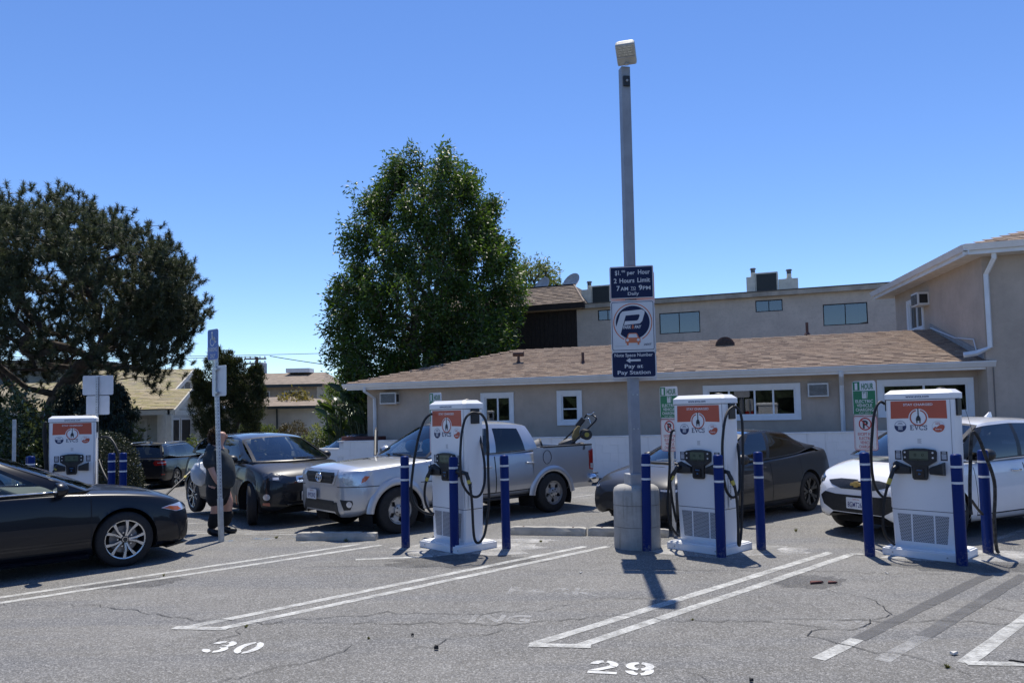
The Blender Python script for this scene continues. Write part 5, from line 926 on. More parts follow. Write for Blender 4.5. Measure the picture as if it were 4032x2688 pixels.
class Car:
    def __init__(s, name, pos, heading, label, paint, cfg, group=None, z=None):
        s.c = cfg; s.P = paint; s.root = empty(name, (pos[0], pos[1], (gz(pos[0], pos[1]) if z is None else z)-cfg.get('lift', 0)), heading, label, 'truck' if 'bed' in cfg else 'car', group); s.tv = []; s.tf = []
    def reg(s, v, f): o = len(s.tv); s.tv += [Vector(x) for x in v]; s.tf += [tuple(i+o for i in q) for q in f]
    def lower(s):
        c = s.c; K = np.array(c['st'], float); K = K[np.argsort(K[:, 0])]; x0, x1 = K[0, 0], K[-1, 0]; g = .006
        xs = set(np.round(np.arange(x0, x1, .045), 4)) | {x0, x1} | {round(x1-q, 4) for q in (.012, .03, .06)} | ({round(x0+q, 4) for q in (.012, .03, .06)})
        for wx in (0, -c['wb']):
            if x0-.5 < wx < x1: xs |= set(np.round(np.arange(wx-c['Ra']-.03, wx+c['Ra']+.03, .028), 4))
        for d0, d1 in c.get('doors', []): 
            for d in (d0, d1): xs = {q for q in xs if abs(q-d) > .012} | {round(d-g, 4), round(d+g, 4)}
        for d in [c.get('hood'), c.get('tail')]:
            if d is not None: xs = {q for q in xs if abs(q-d) > .012} | {round(d-g, 4), round(d+g, 4)}
        xs = np.array(sorted(xs)); keep = [0]
        for i in range(1, len(xs)):
            if xs[i]-xs[keep[-1]] > .002: keep.append(i)
        xs = xs[keep]; par = [pchip(K[:, 0], K[:, j], xs) for j in range(1, 7)]
        us = np.array(sorted(set(np.round(np.concatenate([np.linspace(0, .5, 17), np.linspace(.5, 1, 11)]), 4)) | {.085, .095, .53, .54, .565, .575})); s.us = us; NU = len(us)
        B = bspB(10, us); X = np.zeros((len(xs), NU, 3))
        for i in range(len(xs)):
            zb, zm, zs, zc, wm, ws = [p[i] for p in par]
            C = np.array([(wm-.16, zb), (wm-.03, zb+.005), (wm, zb+(zm-zb)*.7), (wm, zm+.05), (wm-(wm-ws)*.45, zm+(zs-zm)*.72), (ws, zs-.01), (ws-.015, zs+.006), (ws*.82, zs+(zc-zs)*.62), (ws*.42, zs+(zc-zs)*.97), (0, zc)])
            if c.get('sharp'): C[4] = (wm-(wm-ws)*.7, zs-.07); C[5] = (ws, zs-.012); C[6] = (ws-.022, zs+.004); C[7] = (ws*.90, zs+(zc-zs)*.42)
            q = B @ C; X[i, :, 0] = xs[i]; X[i, :, 1:] = q
        s.xs = xs; s.X = X; s.K = K
        # wheel arches
        Ra = c['Ra']; wr = c['wr']; dead = np.zeros((len(xs), NU), bool)
        for wx in (0, -c['wb']):
            dx = X[:, :, 0]-wx; dz = X[:, :, 2]-c.get('archz', wr); r = np.sqrt(dx*dx+dz*dz); dead |= (r < Ra) & (X[:, :, 1] > .45)
        cells = {}
        cab = c.get('cab', (1, -1)); yb_in = c.get('ybin', .7)
        for i in range(len(xs)-1):
            for j in range(NU-1):
                q = [(i, j), (i+1, j), (i+1, j+1), (i, j+1)]
                if all(dead[a] for a in q): continue
                xm = (xs[i]+xs[i+1])/2; um = (us[j]+us[j+1])/2; ym = X[i, j+1, 1]; zmid = X[i, j, 2]
                part = 'body'
                if cab[1] < xm < cab[0] and um > .57 and ym < yb_in: continue
                for k, (d0, d1) in enumerate(c.get('doors', [])):
                    if d0 < xm < d1 and .09 < um < .535: part = f'door{k}'
                    if (abs(xm-d0) < g or abs(xm-d1) < g) and .085 < um < .54: part = 'gap'
                    if d0-g < xm < d1+g and .085 <= um < .095: part = 'gap'
                if c.get('hood') is not None:
                    if xm > c['hood'] and um > .57 and xm < c.get('hoodf', 9): part = 'hood'
                    if xm > c['hood'] and .565 < um < .575 and xm < c.get('hoodf', 9): part = 'gap'
                    if abs(xm-c['hood']) < g and um > .565: part = 'gap'
                if c.get('tail') is not None:
                    if xm < c['tail'] and um > .57: part = 'tail'
                    if xm < c['tail'] and .565 < um < .575: part = 'gap'
                    if abs(xm-c['tail']) < g and um > .57: part = 'gap'
                if part == 'body' and um < .09 and c.get('rocker') and -c['wb'] < xm < 0: part = 'rocker'
                if part == 'body' and c.get('fb') and xm > c['fb'] and um < c.get('fbu', .5): part = 'fbump'
                if part == 'body' and c.get('rbp') is not None and xm < c['rbp'] and um < c.get('rbu', .42): part = 'rbump'
                cells.setdefault(part, []).append(q)
        # snap arch border onto the circle
        for wx in (0, -c['wb']):
            dx = X[:, :, 0]-wx; dz = X[:, :, 2]-c.get('archz', wr); r = np.sqrt(dx*dx+dz*dz); m = (r < Ra) & (X[:, :, 1] > .45); f = Ra/np.maximum(r, 1e-4)
            X[:, :, 0] = np.where(m, wx+dx*f, X[:, :, 0]); X[:, :, 2] = np.where(m, c.get('archz', wr)+dz*f, X[:, :, 2])
        if c.get('squash'): pass
        nm = {'body': ('body', s.P), 'gap': ('panel_gap', M('panel_gap', (.008, .008, .009), .8)), 'hood': ('hood', c.get('hoodmat') or s.P), 'tail': ('boot_lid', s.P), 'rocker': ('rocker_panel', c.get('rockmat') or s.P), 'fbump': ('front_bumper', c.get('bumpmat') or s.P), 'rbump': ('rear_bumper', c.get('rbmat') or s.P)}
        s.parts = {}
        for part, qs in cells.items():
            if part.startswith('door'):
                for side in (1, -1): s.parts[(part, side)] = s.mk('door', s.P, X, qs, (side,))
            else:
                n, m = nm[part]; s.parts[part] = s.mk(n, m, X, qs, (1, -1), cap=(len(xs)-1 if part == 'fbump' else 0 if part == 'rbump' else None))
        # end caps
        for i, nme in ((0, 'rear'), (-1, 'front')):
            if ('rbump' if i == 0 else 'fbump') in cells: continue
            L = [tuple(p) for p in X[i]]; Rr = [(p[0], -p[1], p[2]) for p in X[i][::-1][1:]]; mb = MB().add(L+Rr, [tuple(range(len(L)+len(Rr)))]); s.reg(mb.v, [tuple(range(len(L)+len(Rr)))])
            MB().add(mb.v, mb.f).build(f'{nme}_panel', (c.get('bumpmat') if nme == 'front' else c.get('rbmat')) or s.P, s.root)
        zb = c['st'][len(c['st'])//2][1]
        MB().box(x0+.25, x1-.25, -.55, .55, zb-.03, zb+.06).build('underbody', M('underbody_black', (.01, .01, .011), .9), s.root)
        MB().box(-c['wb']+c['Ra'], -c['Ra'], -c['hw']+.12, c['hw']-.12, zb-.01, zb+.03).build('floor_pan', MATS['underbody_black'], s.root)
        # wheel housings
        for wx in (0, -c['wb']):
            for side in (1, -1):
                mb = MB(); n = 20; vs = []; w_ = c['hw']-.03
                for k in range(n+1):
                    a = R(-20+220*k/n); vs += [(wx+(Ra+.012)*math.cos(a), side*w_, c.get('archz', wr)+(Ra+.012)*math.sin(a)), (wx+(Ra+.012)*math.cos(a), side*(w_-.42), c.get('archz', wr)+(Ra+.012)*math.sin(a))]
                mb.add(vs, [(2*k, 2*k+1, 2*k+3, 2*k+2) for k in range(n)]); mb.add([(wx+(Ra+.012)*math.cos(R(a)), side*(w_-.42), c.get('archz', wr)+(Ra+.012)*math.sin(R(a))) for a in range(-20, 201, 20)], [tuple(range(12))]); mb.build('wheel_housing', MATS['underbody_black'], s.root)
    def mk(s, name, mat, X, qs, sides, cap=None):
        idx = {}; v = []; f = []
        for sd in sides:
            for q in qs:
                t = []
                for a in q:
                    k = (a, sd if X[a][1] > 1e-6 else 0)
                    if k not in idx: idx[k] = len(v); p = X[a]; v.append((p[0], sd*p[1], p[2]))
                    t.append(idx[k])
                f.append(tuple(t) if sd > 0 else tuple(reversed(t)))
        if cap is not None:
            ring = []
            for sd, js in ((1, range(X.shape[1])), (-1, range(X.shape[1]-2, -1, -1))):
                for j in js:
                    a = (cap, j); k = (a, sd if X[a][1] > 1e-6 else 0)
                    if k not in idx: idx[k] = len(v); p = X[a]; v.append((p[0], sd*p[1], p[2]))
                    ring.append(idx[k])
            f.append(tuple(ring))
        s.reg(v, f); me = bpy.data.meshes.new(name); me.from_pydata(v, [], f); me.update(); bm = bmesh.new(); bm.from_mesh(me); bmesh.ops.dissolve_degenerate(bm, dist=.0005, edges=bm.edges); bmesh.ops.recalc_face_normals(bm, faces=bm.faces)
        # make sure they point outward
        cxy = Vector((-s.c['wb']/2, 0, .5)); sc = sum((fc.calc_center_median()-cxy).dot(fc.normal)*fc.calc_area() for fc in bm.faces)
        if sc < 0: bmesh.ops.reverse_faces(bm, faces=bm.faces)
        bm.to_mesh(me); bm.free(); return link(name, me, mat, s.root, smooth=True, angle=42)
    def grid(s, name, mat, G, ok=None, parent=None, reg=True, smooth=True):
        n, m = len(G), len(G[0]); v = [tuple(p) for r in G for p in r]; f = [(i*m+j, (i+1)*m+j, (i+1)*m+j+1, i*m+j+1) for i in range(n-1) for j in range(m-1) if ok is None or ok(i, j)]
        if not f: return None
        used = sorted({i for q in f for i in q}); mp = {a: k for k, a in enumerate(used)}; v = [v[a] for a in used]; f = [tuple(mp[a] for a in q) for q in f]
        if reg: s.reg(v, f)
        me = bpy.data.meshes.new(name); me.from_pydata(v, [], f); me.update(); bm = bmesh.new(); bm.from_mesh(me); bmesh.ops.recalc_face_normals(bm, faces=bm.faces); cxy = Vector((-s.c['wb']/2, 0, .8)); sc = sum((fc.calc_center_median()-cxy).dot(fc.normal) for fc in bm.faces)
        if sc < 0: bmesh.ops.reverse_faces(bm, faces=bm.faces)
        bm.to_mesh(me); bm.free(); return link(name, me, mat, parent or s.root, smooth=smooth)
    def house(s, glass=None, wglass=None, roofmat=None, pillar=None):
        c = s.c; cols = np.array(c['cols'], float); nC = len(cols); sub = 5; ps = np.linspace(0, nC-1, (nC-1)*sub+1); V = np.array([pchip(np.arange(nC), cols[:, k], ps) for k in range(6)]).T   # xb zb yb xr zr yr
        ts = np.array([0, .03, c.get('tb', .05), .2, .4, .6, .8, c.get('tt', .92), .97, 1.0]); bul = c.get('bul', .025)
        glass = glass or glassmat('car_side_glass', (.10, .12, .125), .10); wglass = wglass or glassmat('car_windscreen', (.62, .68, .66), .10); BKT = M('black_trim', (.012, .012, .013), .35); glass = glass if isinstance(glass, list) else [glass]
        def sp(i, t, sd): xb, zb, yb, xr, zr, yr = V[i]; return Vector((xb+(xr-xb)*t, sd*(yb+(yr-yb)*(t**1.25)+bul*4*t*(1-t)), zb+(zr-zb)*t))
        for sd in (1, -1):
            G = [[sp(i, t, sd) for t in ts] for i in range(len(ps))]; tb, tt = 2, 7
            def kind(i, j):
                if not (tb <= j < tt): return 'frame'
                for k, (a, b) in enumerate(c['wins']):
                    if a*sub <= i < b*sub: return k
                return 'pillar'
            s.grid('side_frame', c.get('framemat') or s.P, G, lambda i, j: kind(i, j) == 'frame')
            run = []; spans = []
            for i in range(len(ps)-1):
                if kind(i, tb) == 'pillar': run.append(i)
                elif run: spans.append((run[0], run[-1])); run = []
            if run: spans.append((run[0], run[-1]))
            for a_, b_ in spans: s.grid('pillar', pillar or s.P, G, lambda i, j: kind(i, j) == 'pillar' and a_ <= i <= b_)
            for k in range(len(c['wins'])): s.grid('side_window', glass[min(k, len(glass)-1)], G, lambda i, j: kind(i, j) == k)
            if c.get('chrome'):
                tube = [G[i][tb]+Vector((0, sd*.004, 0)) for i in range(c['chrome'][0]*sub, c['chrome'][1]*sub+1)]; MB().tube(tube, .011, 6).build('window_trim', CHROME(), s.root, smooth=True); tube = [G[i][tt]+Vector((0, sd*.004, 0)) for i in range(c['chrome'][0]*sub, c['chrome'][1]*sub+1)]; MB().tube(tube, .008, 6).build('window_trim', CHROME(), s.root, smooth=True)
            else:
                tube = [G[i][tb]+Vector((0, sd*.003, 0)) for i in range(c['wins'][0][0]*sub, c['wins'][-1][1]*sub+1)]; MB().tube(tube, .010, 6).build('window_trim', BKT, s.root, smooth=True)
        vs = np.linspace(-1, 1, 17); cr = c.get('crown', .05); bf, br = c.get('bowf', .09), c.get('bowr', .06)
        def edge(i, v, b): xb, zb, yb, xr, zr, yr = V[i]; return Vector((xr+b*(1-v*v), yr*v, zr+cr*(1-abs(v)**2.4)*c.get('crs', 1)))
        G = []
        for k in range(len(ps)):
            f = k/(len(ps)-1); b = bf*max(0, 1-f*3)**2-br*max(0, 1-(1-f)*3)**2; G.append([edge(k, v, b) for v in vs])
        s.grid('roof', roofmat or s.P, G)
        def screen(i, b_top, b_bot, name, mat, tA=.035, tB=.95, vA=.93, bl=.025, dzb=0.0):
            tt_ = np.array([0, tA, .2, .35, .5, .65, .8, tB, 1.0]); vv = np.array(sorted(set(np.round(np.concatenate([vs, [-vA, vA]]), 4)))); xb, zb, yb, xr, zr, yr = V[i]; G = []
            for t in tt_:
                row = []
                for v in vv:
                    B_ = Vector((xb+b_bot*(1-v*v), yb*v, zb+dzb*(1-v*v))); T_ = edge(i, v, b_top); n = Vector((abs(T_.z-B_.z), 0, 0)); p = B_.lerp(T_, t)+Vector((bl*4*t*(1-t)*(1 if b_bot > 0 else -1), 0, bl*2*t*(1-t)*(1-v*v))); row.append(p)
                G.append(row)
            ok = lambda a, b: 1 <= a < len(tt_)-2 and abs((vv[b]+vv[b+1])/2) < vA
            s.grid(name+'_surround', BKT if name == 'windscreen' else s.P, G, lambda a, b: not ok(a, b)); return s.grid(name, mat, G, ok)
        screen(0, bf, c.get('bowb', .20), 'windscreen', wglass, dzb=c.get('dzb', .0)); screen(-1, -br, -c.get('bowrb', .10), 'rear_window', glass[-1], tA=c.get('rtA', .05), vA=.90)
        s.V = V
    def bvh(s): s.b = BVHTree.FromPolygons(s.tv, s.tf)
    def decal(s, poly, mat, name, az=0, org=(0, 0, 0), side=0, off=.004, res=.03, parent=None, skirt=.012, pitch=0, kind=None):
        """project a polygon (h,z) onto the body; az: 0 = seen from the front, 90 = from the left, 180 = rear, -90 = right"""
        a = R(az); dr = Vector((-math.cos(a)*math.cos(R(pitch)), -math.sin(a)*math.cos(R(pitch)), -math.sin(R(pitch)))); hx = Vector((-math.sin(a), math.cos(a), 0)); vz = hx.cross(dr)*-1
        if vz.z < 0: vz = -vz
        B = []; n = len(poly)
        for i in range(n):
            p, q = Vector(poly[i]), Vector(poly[(i+1) % n]); k = max(1, int((q-p).length/res)); B += [p.lerp(q, j/k) for j in range(k)]
        xs = [p.x for p in B]; zs = [p.y for p in B]; I = []
        def inside(x, z):
            r = False; j = len(B)-1
            for i in range(len(B)):
                if (B[i].y > z) != (B[j].y > z) and x < (B[j].x-B[i].x)*(z-B[i].y)/(B[j].y-B[i].y)+B[i].x: r = not r
                j = i
            return r
        x = min(xs)+res*.5
        while x < max(xs):
            z = min(zs)+res*.5
            while z < max(zs):
                if inside(x, z) and min((Vector((x, z))-p).length for p in B) > res*.45: I.append(Vector((x, z)))
                z += res
            x += res
        nb = len(B); r = geometry.delaunay_2d_cdt(B+I, [(i, (i+1) % nb) for i in range(nb)], [], 1, 1e-5); vv, ee, ff = r[0], r[1], r[2]; v3 = []; lastp = None; O = Vector(org); nrm = []
        for p in vv:
            o = O+hx*p.x+vz*p.y-dr*6; h = s.b.ray_cast(o, dr)
            if h[0] is None or (h[0]-o).dot(dr) > 7.6:
                h = s.b.find_nearest(O+hx*p.x+vz*p.y); 
            nn = h[1] if h[1].dot(dr) < 0 else -h[1]; v3.append(h[0]+nn*off); nrm.append(nn)
        mb = MB().add(v3, [tuple(f) for f in ff])
        edges = {}
        for f in ff:
            for i in range(len(f)): e = (f[i], f[(i+1) % len(f)]); edges[e] = edges.get(e, 0)+1
        sk = [e for e in edges if (e[1], e[0]) not in edges]
        if skirt:
            o = len(mb.v); mb.v += [tuple(v3[i]-nrm[i]*skirt) for i in range(len(v3))]; mb.f += [(a, b, b+o, a+o) for a, b in sk]
        q = mb.build(name, mat, parent or s.root, smooth=True, angle=50)
        return q
    def wheels(s, rimf, rim_mat, parent_names=True, steer=0, yout=None):
        c = s.c; wr, tw = c['wr'], c.get('tw', .22); rr = c['rr']; y0 = yout or c['hw']-.02
        pr = [(rr, -.0), (rr+.02, .0), (wr-.045, .004), (wr-.012, .014), (wr, .035), (wr, tw-.035), (wr-.012, tw-.014), (rr, tw)]
        mb = MB().lathe(pr, 40, caps=False); me_t = bpy.data.meshes.new('wheel'); me_t.from_pydata(mb.v, [], mb.f); me_t.materials.append(TYRE()); me_t.polygons.foreach_set('use_smooth', [True]*len(me_t.polygons)); me_t.set_sharp_from_angle(angle=R(50))
        parts = rimf(rr)
        for wx in (0, -c['wb']):
            for sd in (1, -1):
                o = bpy.data.objects.new('wheel', me_t); COL.objects.link(o); o.parent = s.root; rot = Matrix.Rotation(R(90)*(1 if sd < 0 else -1), 4, 'X')   # local +z of lathe -> inward
                st = Matrix.Rotation(R(steer) if wx == 0 else 0, 4, 'Z')
                o.matrix_local = Matrix.Translation((wx, sd*y0, wr+c.get('lift', 0))) @ st @ Matrix.Rotation(R(90), 4, 'X') @ (Matrix.Identity(4) if sd > 0 else Matrix.Rotation(R(180), 4, 'X')) @ Matrix.Rotation(R(random.uniform(0, 72) if wx else c.get('spin', 8)), 4, 'Z')
                # lathe z axis must point inward: for the left wheel (sd>0) rotated X+90 maps z -> -y (inward)
                for nm_, me_ in parts: q = bpy.data.objects.new(nm_, me_); COL.objects.link(q); q.parent = o
    def interior(s, xs_front=-1.55, seat_z=.55, dark=(.05, .05, .055), dash_x=-.75, zdash=.98, rear_x=-2.45, hw=.62, wheel=True, head=1.18):
        m = M('seat_cloth_%d' % int(dark[0]*1000), dark, .85, 0, .1, 10); zf = s.c['st'][len(s.c['st'])//2][1]+.12
        def seat(x, y, w):
            o = MB().box(x-.10, x+.42, y-w, y+w, seat_z-.22, seat_z).hexa([(x-.22, y-w, seat_z-.1), (x-.02, y-w, seat_z-.1), (x-.02, y+w, seat_z-.1), (x-.22, y+w, seat_z-.1)], [(x-.34, y-w*.9, head-.2), (x-.22, y-w*.9, head-.2), (x-.22, y+w*.9, head-.2), (x-.34, y+w*.9, head-.2)]).build('seat', m, s.root, bevel=.035)
            if w < .4: MB().box(x-.36, x-.26, y-.13, y+.13, head-.17, head).build('headrest', m, o, bevel=.03)
        for y in (.36, -.36): seat(xs_front, y, .25)
        seat(rear_x, 0, hw)
        MB().hexa([(dash_x-.32, -hw-.06, .62), (dash_x+.25, -hw-.06, .62), (dash_x+.25, hw+.06, .62), (dash_x-.32, hw+.06, .62)], [(dash_x-.25, -hw-.06, zdash-.03), (dash_x+.25, -hw-.06, zdash-.06), (dash_x+.25, hw+.06, zdash-.06), (dash_x-.25, hw+.06, zdash-.03)]).build('dashboard', M('dash_grey', (.24, .24, .235), .8), s.root, bevel=.02)
        MB().box(rear_x-.4, dash_x+.2, -hw-.1, hw+.1, zf-.02, zf).build('cabin_floor', MATS['underbody_black'], s.root)
        for sd in (1, -1): MB().box(rear_x-.3, dash_x, sd*(hw+.10)-.01, sd*(hw+.10)+.01, zf, zdash-.08).build('door_card', m, s.root)
        if wheel:
            c_ = Vector((dash_x-.42, .36, zdash-.02)); t = R(65); pts = [c_+Vector((.18*math.sin(a)*math.cos(t), .18*math.cos(a), .18*math.sin(a)*math.sin(t))) for a in np.linspace(0, 2*math.pi, 25)]; MB().tube(pts, .015, 8).tube([pts[0], pts[12]], .02, 6).tube([c_, pts[18]], .02, 6).tube([c_, c_+Vector((.3, 0, -.12))], .03, 8).build('steering_wheel', BLACK(), s.root, smooth=True)
    def mirror(s, x, z, y, mat, w=.11, h=.085, name='door_mirror', dep=.1):
        for sd in (1, -1):
            mb = MB(); pr = [(-h, .75), (-h*.9, .95), (0, 1.0), (h*.85, .95), (h, .7)]
            vs = []; n = 12
            for k, (dx, sc) in enumerate([(.07, .35), (.05, .72), (.0, .97), (-.05, 1.0), (-.062, .93)]): vs += [(x+dx*dep/.1, sd*(y+w+w*sc*math.cos(2*math.pi*i/n)), z+h*sc*math.sin(2*math.pi*i/n)) for i in range(n)]
            mb.add(vs, [(k*n+i, k*n+(i+1) % n, (k+1)*n+(i+1) % n, (k+1)*n+i) for k in range(4) for i in range(n)]+[tuple(range(n)), tuple(range(4*n, 5*n))]); o = mb.build(name, mat, s.root, smooth=True, angle=60)
            MB().hexa([(x-.03, sd*(y-.05), z-.09), (x+.05, sd*(y-.05), z-.09), (x+.03, sd*(y+w*.8), z-.05), (x-.03, sd*(y+w*.8), z-.05)], [(x-.03, sd*(y-.05), z-.03), (x+.05, sd*(y-.05), z-.03), (x+.03, sd*(y+w*.8), z-.01), (x-.03, sd*(y+w*.8), z-.01)]).build('mirror_stalk', BLACK(), o); MB().add([(x-.064, sd*(y+w+w*.85*math.cos(2*math.pi*i/n)), z+h*.85*math.sin(2*math.pi*i/n)) for i in range(n)], [tuple(range(n))]).build('mirror_glass', CHROME(), o)
    def handle(s, x, z, door=None, mat=None, L=.2):
        for sd in (1, -1):
            h = s.b.ray_cast(Vector((x, sd*4, z)), Vector((0, -sd, 0)))
            if h[0] is None: continue
            y = h[0].y; par = s.parts.get((door, sd)) or s.root; MB().tube([(x-L/2, y, z), (x-L/2+.02, y+sd*.03, z), (x+L/2-.02, y+sd*.03, z+.006), (x+L/2, y, z+.006)], .013, 8).build('handle', mat or s.P, par, smooth=True)
    def plate(s, txt, org, az, tilt=0, frame=True, dark=False, align='CENTER', script=True):
        rt = s.root; m = Matrix.Translation(org) @ Matrix.Rotation(R(90+az), 4, 'Z') @ Matrix.Rotation(R(tilt), 4, 'X')   # local -y faces along az
        pm_ = M('plate_white', (.72, .73, .74), .4); pb_ = M('plate_blue', (.03, .04, .16), .4)
        mb = MB().prism(rrect(.305, .152, .014), -.006, 0, m); o = mb.build('licence_plate', pm_, rt)
        text(o, txt, 0 if align == 'CENTER' else -.132, -.052, .072, pb_, y=-.0068, w=.255*len(txt)/7 if align == 'CENTER' else .255*len(txt)/7, m=m, bold=.012, align=align)
        if script: text(o, 'California', 0, .045, .022, M('plate_red', (.4, .05, .06), .5), y=-.0068, w=.11, m=m, shear=.25)
        return o
def spokes_mesh(name, mat, polys, y0, y1, n, twist=0, extra=None):
    """polys in (r, angle) polar; repeated n times; extruded from depth y0 (outer) to y1"""
    mb = MB()
    for k in range(n):
        for P in polys:
            pts = [(r*math.cos(a+2*math.pi*k/n), r*math.sin(a+2*math.pi*k/n)) for r, a in P]; m = len(pts); vs = [(x, y, y0+dz) for (x, y), dz in zip(pts, [.022*(1-min(1, p[0]/.2)) for p in P])]+[(x, y, y1) for x, y in pts]; mb.add(vs, [tuple(range(m)), tuple(reversed(range(m, 2*m)))]+[(i, (i+1) % m, (i+1) % m+m, i+m) for i in range(m)])
    if extra: extra(mb)
    me = bpy.data.meshes.new(name); me.from_pydata(mb.v, [], mb.f); bm = bmesh.new(); bm.from_mesh(me); bmesh.ops.recalc_face_normals(bm, faces=bm.faces); bm.to_mesh(me); bm.free(); me.materials.append(mat); return me
def lathe_mesh(name, mat, prof, n=36, caps=False):
    mb = MB().lathe(prof, n, caps=caps); me = bpy.data.meshes.new(name); me.from_pydata(mb.v, [], mb.f); bm = bmesh.new(); bm.from_mesh(me); bmesh.ops.recalc_face_normals(bm, faces=bm.faces); bm.to_mesh(me); bm.free(); me.materials.append(mat); me.polygons.foreach_set('use_smooth', [True]*len(me.polygons)); me.set_sharp_from_angle(angle=R(35)); return me
RIM = M('machined_alloy', (.62, .63, .65), .25, .9, .05, 10); RIMD = M('dark_alloy', (.05, .052, .056), .4, .6, .1, 10); BRK = M('brake_disc', (.20, .20, .21), .4, .8); RSIL = M('silver_wheel_paint', (.42, .43, .44), .35, .6, .08, 12)
def base_rim(rr, lip, depth=.16): return [('rim', lathe_mesh('rim', lip, [(rr+.006, -.004), (rr+.004, .012), (rr-.012, .016), (rr-.022, depth)])), ('barrel', lathe_mesh('barrel', RIMD, [(rr-.02, .02), (rr-.035, depth), (.0, depth+.005)])), ('brake_disc', lathe_mesh('brake_disc', BRK, [(rr*.70, .085), (.05, .085)]))]
def hub(rr, mat, r=.055, y=.012): return ('hub_cap', lathe_mesh('hub_cap', mat, [(.0005, y-.004), (r*.8, y-.003), (r, y+.004), (r*1.1, y+.06)], 20))
def rim_double(rr, n=5, mat=None, sp=.20, w0=.018, w1=.026):
    mat = mat or RIM; P = []
    for s_ in (-1, 1):
        a0, a1 = s_*.16, s_*sp*1.45; P.append([(.045, a0-.22), (.045, a0+.22), (rr*.55, a1*.62+w0/(rr*.55)*.55), (rr-.01, a1+w1/rr*.75), (rr-.01, a1-w1/rr*.75), (rr*.55, a1*.62-w0/(rr*.55)*.55)])
    bolts = lambda mb: [mb.lathe([(.010, -.004), (.010, .03)], 8, (.085*math.cos(2*math.pi*(k+.5)/5), .085*math.sin(2*math.pi*(k+.5)/5), .02)) for k in range(5)]
    return base_rim(rr, mat)+[('spokes', spokes_mesh('spokes', mat, P, .006, .05, n, extra=bolts)), hub(rr, RIMD, .045, .016), ('emblem', lathe_mesh('emblem', CHROME(), [(.028, .0095), (.034, .009)], 20))]
def rim_single(rr, n=5, mat=None, w0=.05, w1=.04):
    mat = mat or RIM; P = [[(.04, -.9), (.04, .9), (rr*.5, w0/(rr*.5)*.62), (rr-.01, w1/rr), (rr-.01, -w1/rr), (rr*.5, -w0/(rr*.5)*.62)]]; return base_rim(rr, mat)+[('spokes', spokes_mesh('spokes', mat, P, .004, .05, n)), hub(rr, mat, .05, .012)]
def rim_steel(rr, mat=None):
    mat = mat or RSIL; P = [[(.05, -.55), (.05, .55), (rr*.42, .56), (rr*.60, .40), (rr*.72, .34), (rr-.016, .62), (rr-.016, 0), (rr-.016, -.62), (rr*.72, -.34), (rr*.60, -.40), (rr*.42, -.56)]]
    lug = lambda mb: [mb.lathe([(.012, -.012), (.012, .02)], 8, (.062*math.cos(2*math.pi*(k+.5)/6), .062*math.sin(2*math.pi*(k+.5)/6), .0)) for k in range(6)]
    return base_rim(rr, mat)+[('spokes', spokes_mesh('spokes', mat, P, .018, .05, 5)), ('centre_cap', lathe_mesh('centre_cap', mat, [(.0005, -.012), (.05, -.010), (.085, .004), (.09, .03)], 24)), ('lug_nuts', spokes_mesh('lug_nuts', BLACK(), [], 0, .01, 1, extra=lug))]
def place(contact, local, head):     # origin so that local point sits on contact
    c, s_ = math.cos(head), math.sin(head); return (contact[0]-(c*local[0]-s_*local[1]), contact[1]-(s_*local[0]+c*local[1]))
HL = M('headlamp_lens', (.60, .63, .66), .16, .5, .08, 9, coat=1); HLD = M('headlamp_dark', (.05, .055, .065), .1, .2, .6, 18, coat=1); AMB = M('amber_lens', (.55, .12, .02), .2, 0, .1, 20, coat=1); REDL = M('red_lens', (.30, .008, .01), .15, 0, .25, 20, coat=1); GRB = M('grille_black', (.012, .012, .013), .5, 0, .4, 40); CLR = M('clear_lens', (.65, .65, .66), .15, .3, .2, 20, coat=1)
def emblem_ring(car, org, az, rx, rz, t=.009, mat=None, name='emblem', tilt=0, inner=False):
    m = Matrix.Translation(org) @ Matrix.Rotation(R(90+az), 4, 'Z') @ Matrix.Rotation(R(tilt), 4, 'X'); mb = MB()
    def el(a, b, cx=0, cz=0): mb.tube([m @ Vector((cx+a*math.cos(q), 0, cz+b*math.sin(q))) for q in np.linspace(0, 2*math.pi, 29)], t, 6)
    el(rx, rz)
    if inner: el(rx*.34, rz*.95); el(rx*.68, rz*.36, 0, rz*.5)
    return mb.build(name, mat or CHROME(), car.root, smooth=True)
PB = paint('black_car_paint', (.0025, .004, .009), 0, .35, coat=.45); PGR = paint('dark_grey_car_paint', (.016, .017, .020), .3, .38, coat=.6); PSI = paint('silver_car_paint', (.50, .515, .54), .6, .36); PMT = paint('charcoal_car_paint', (.032, .033, .036), .4, .42, coat=.5); PWH = paint('white_car_paint', (.78, .79, .81), 0, .3)
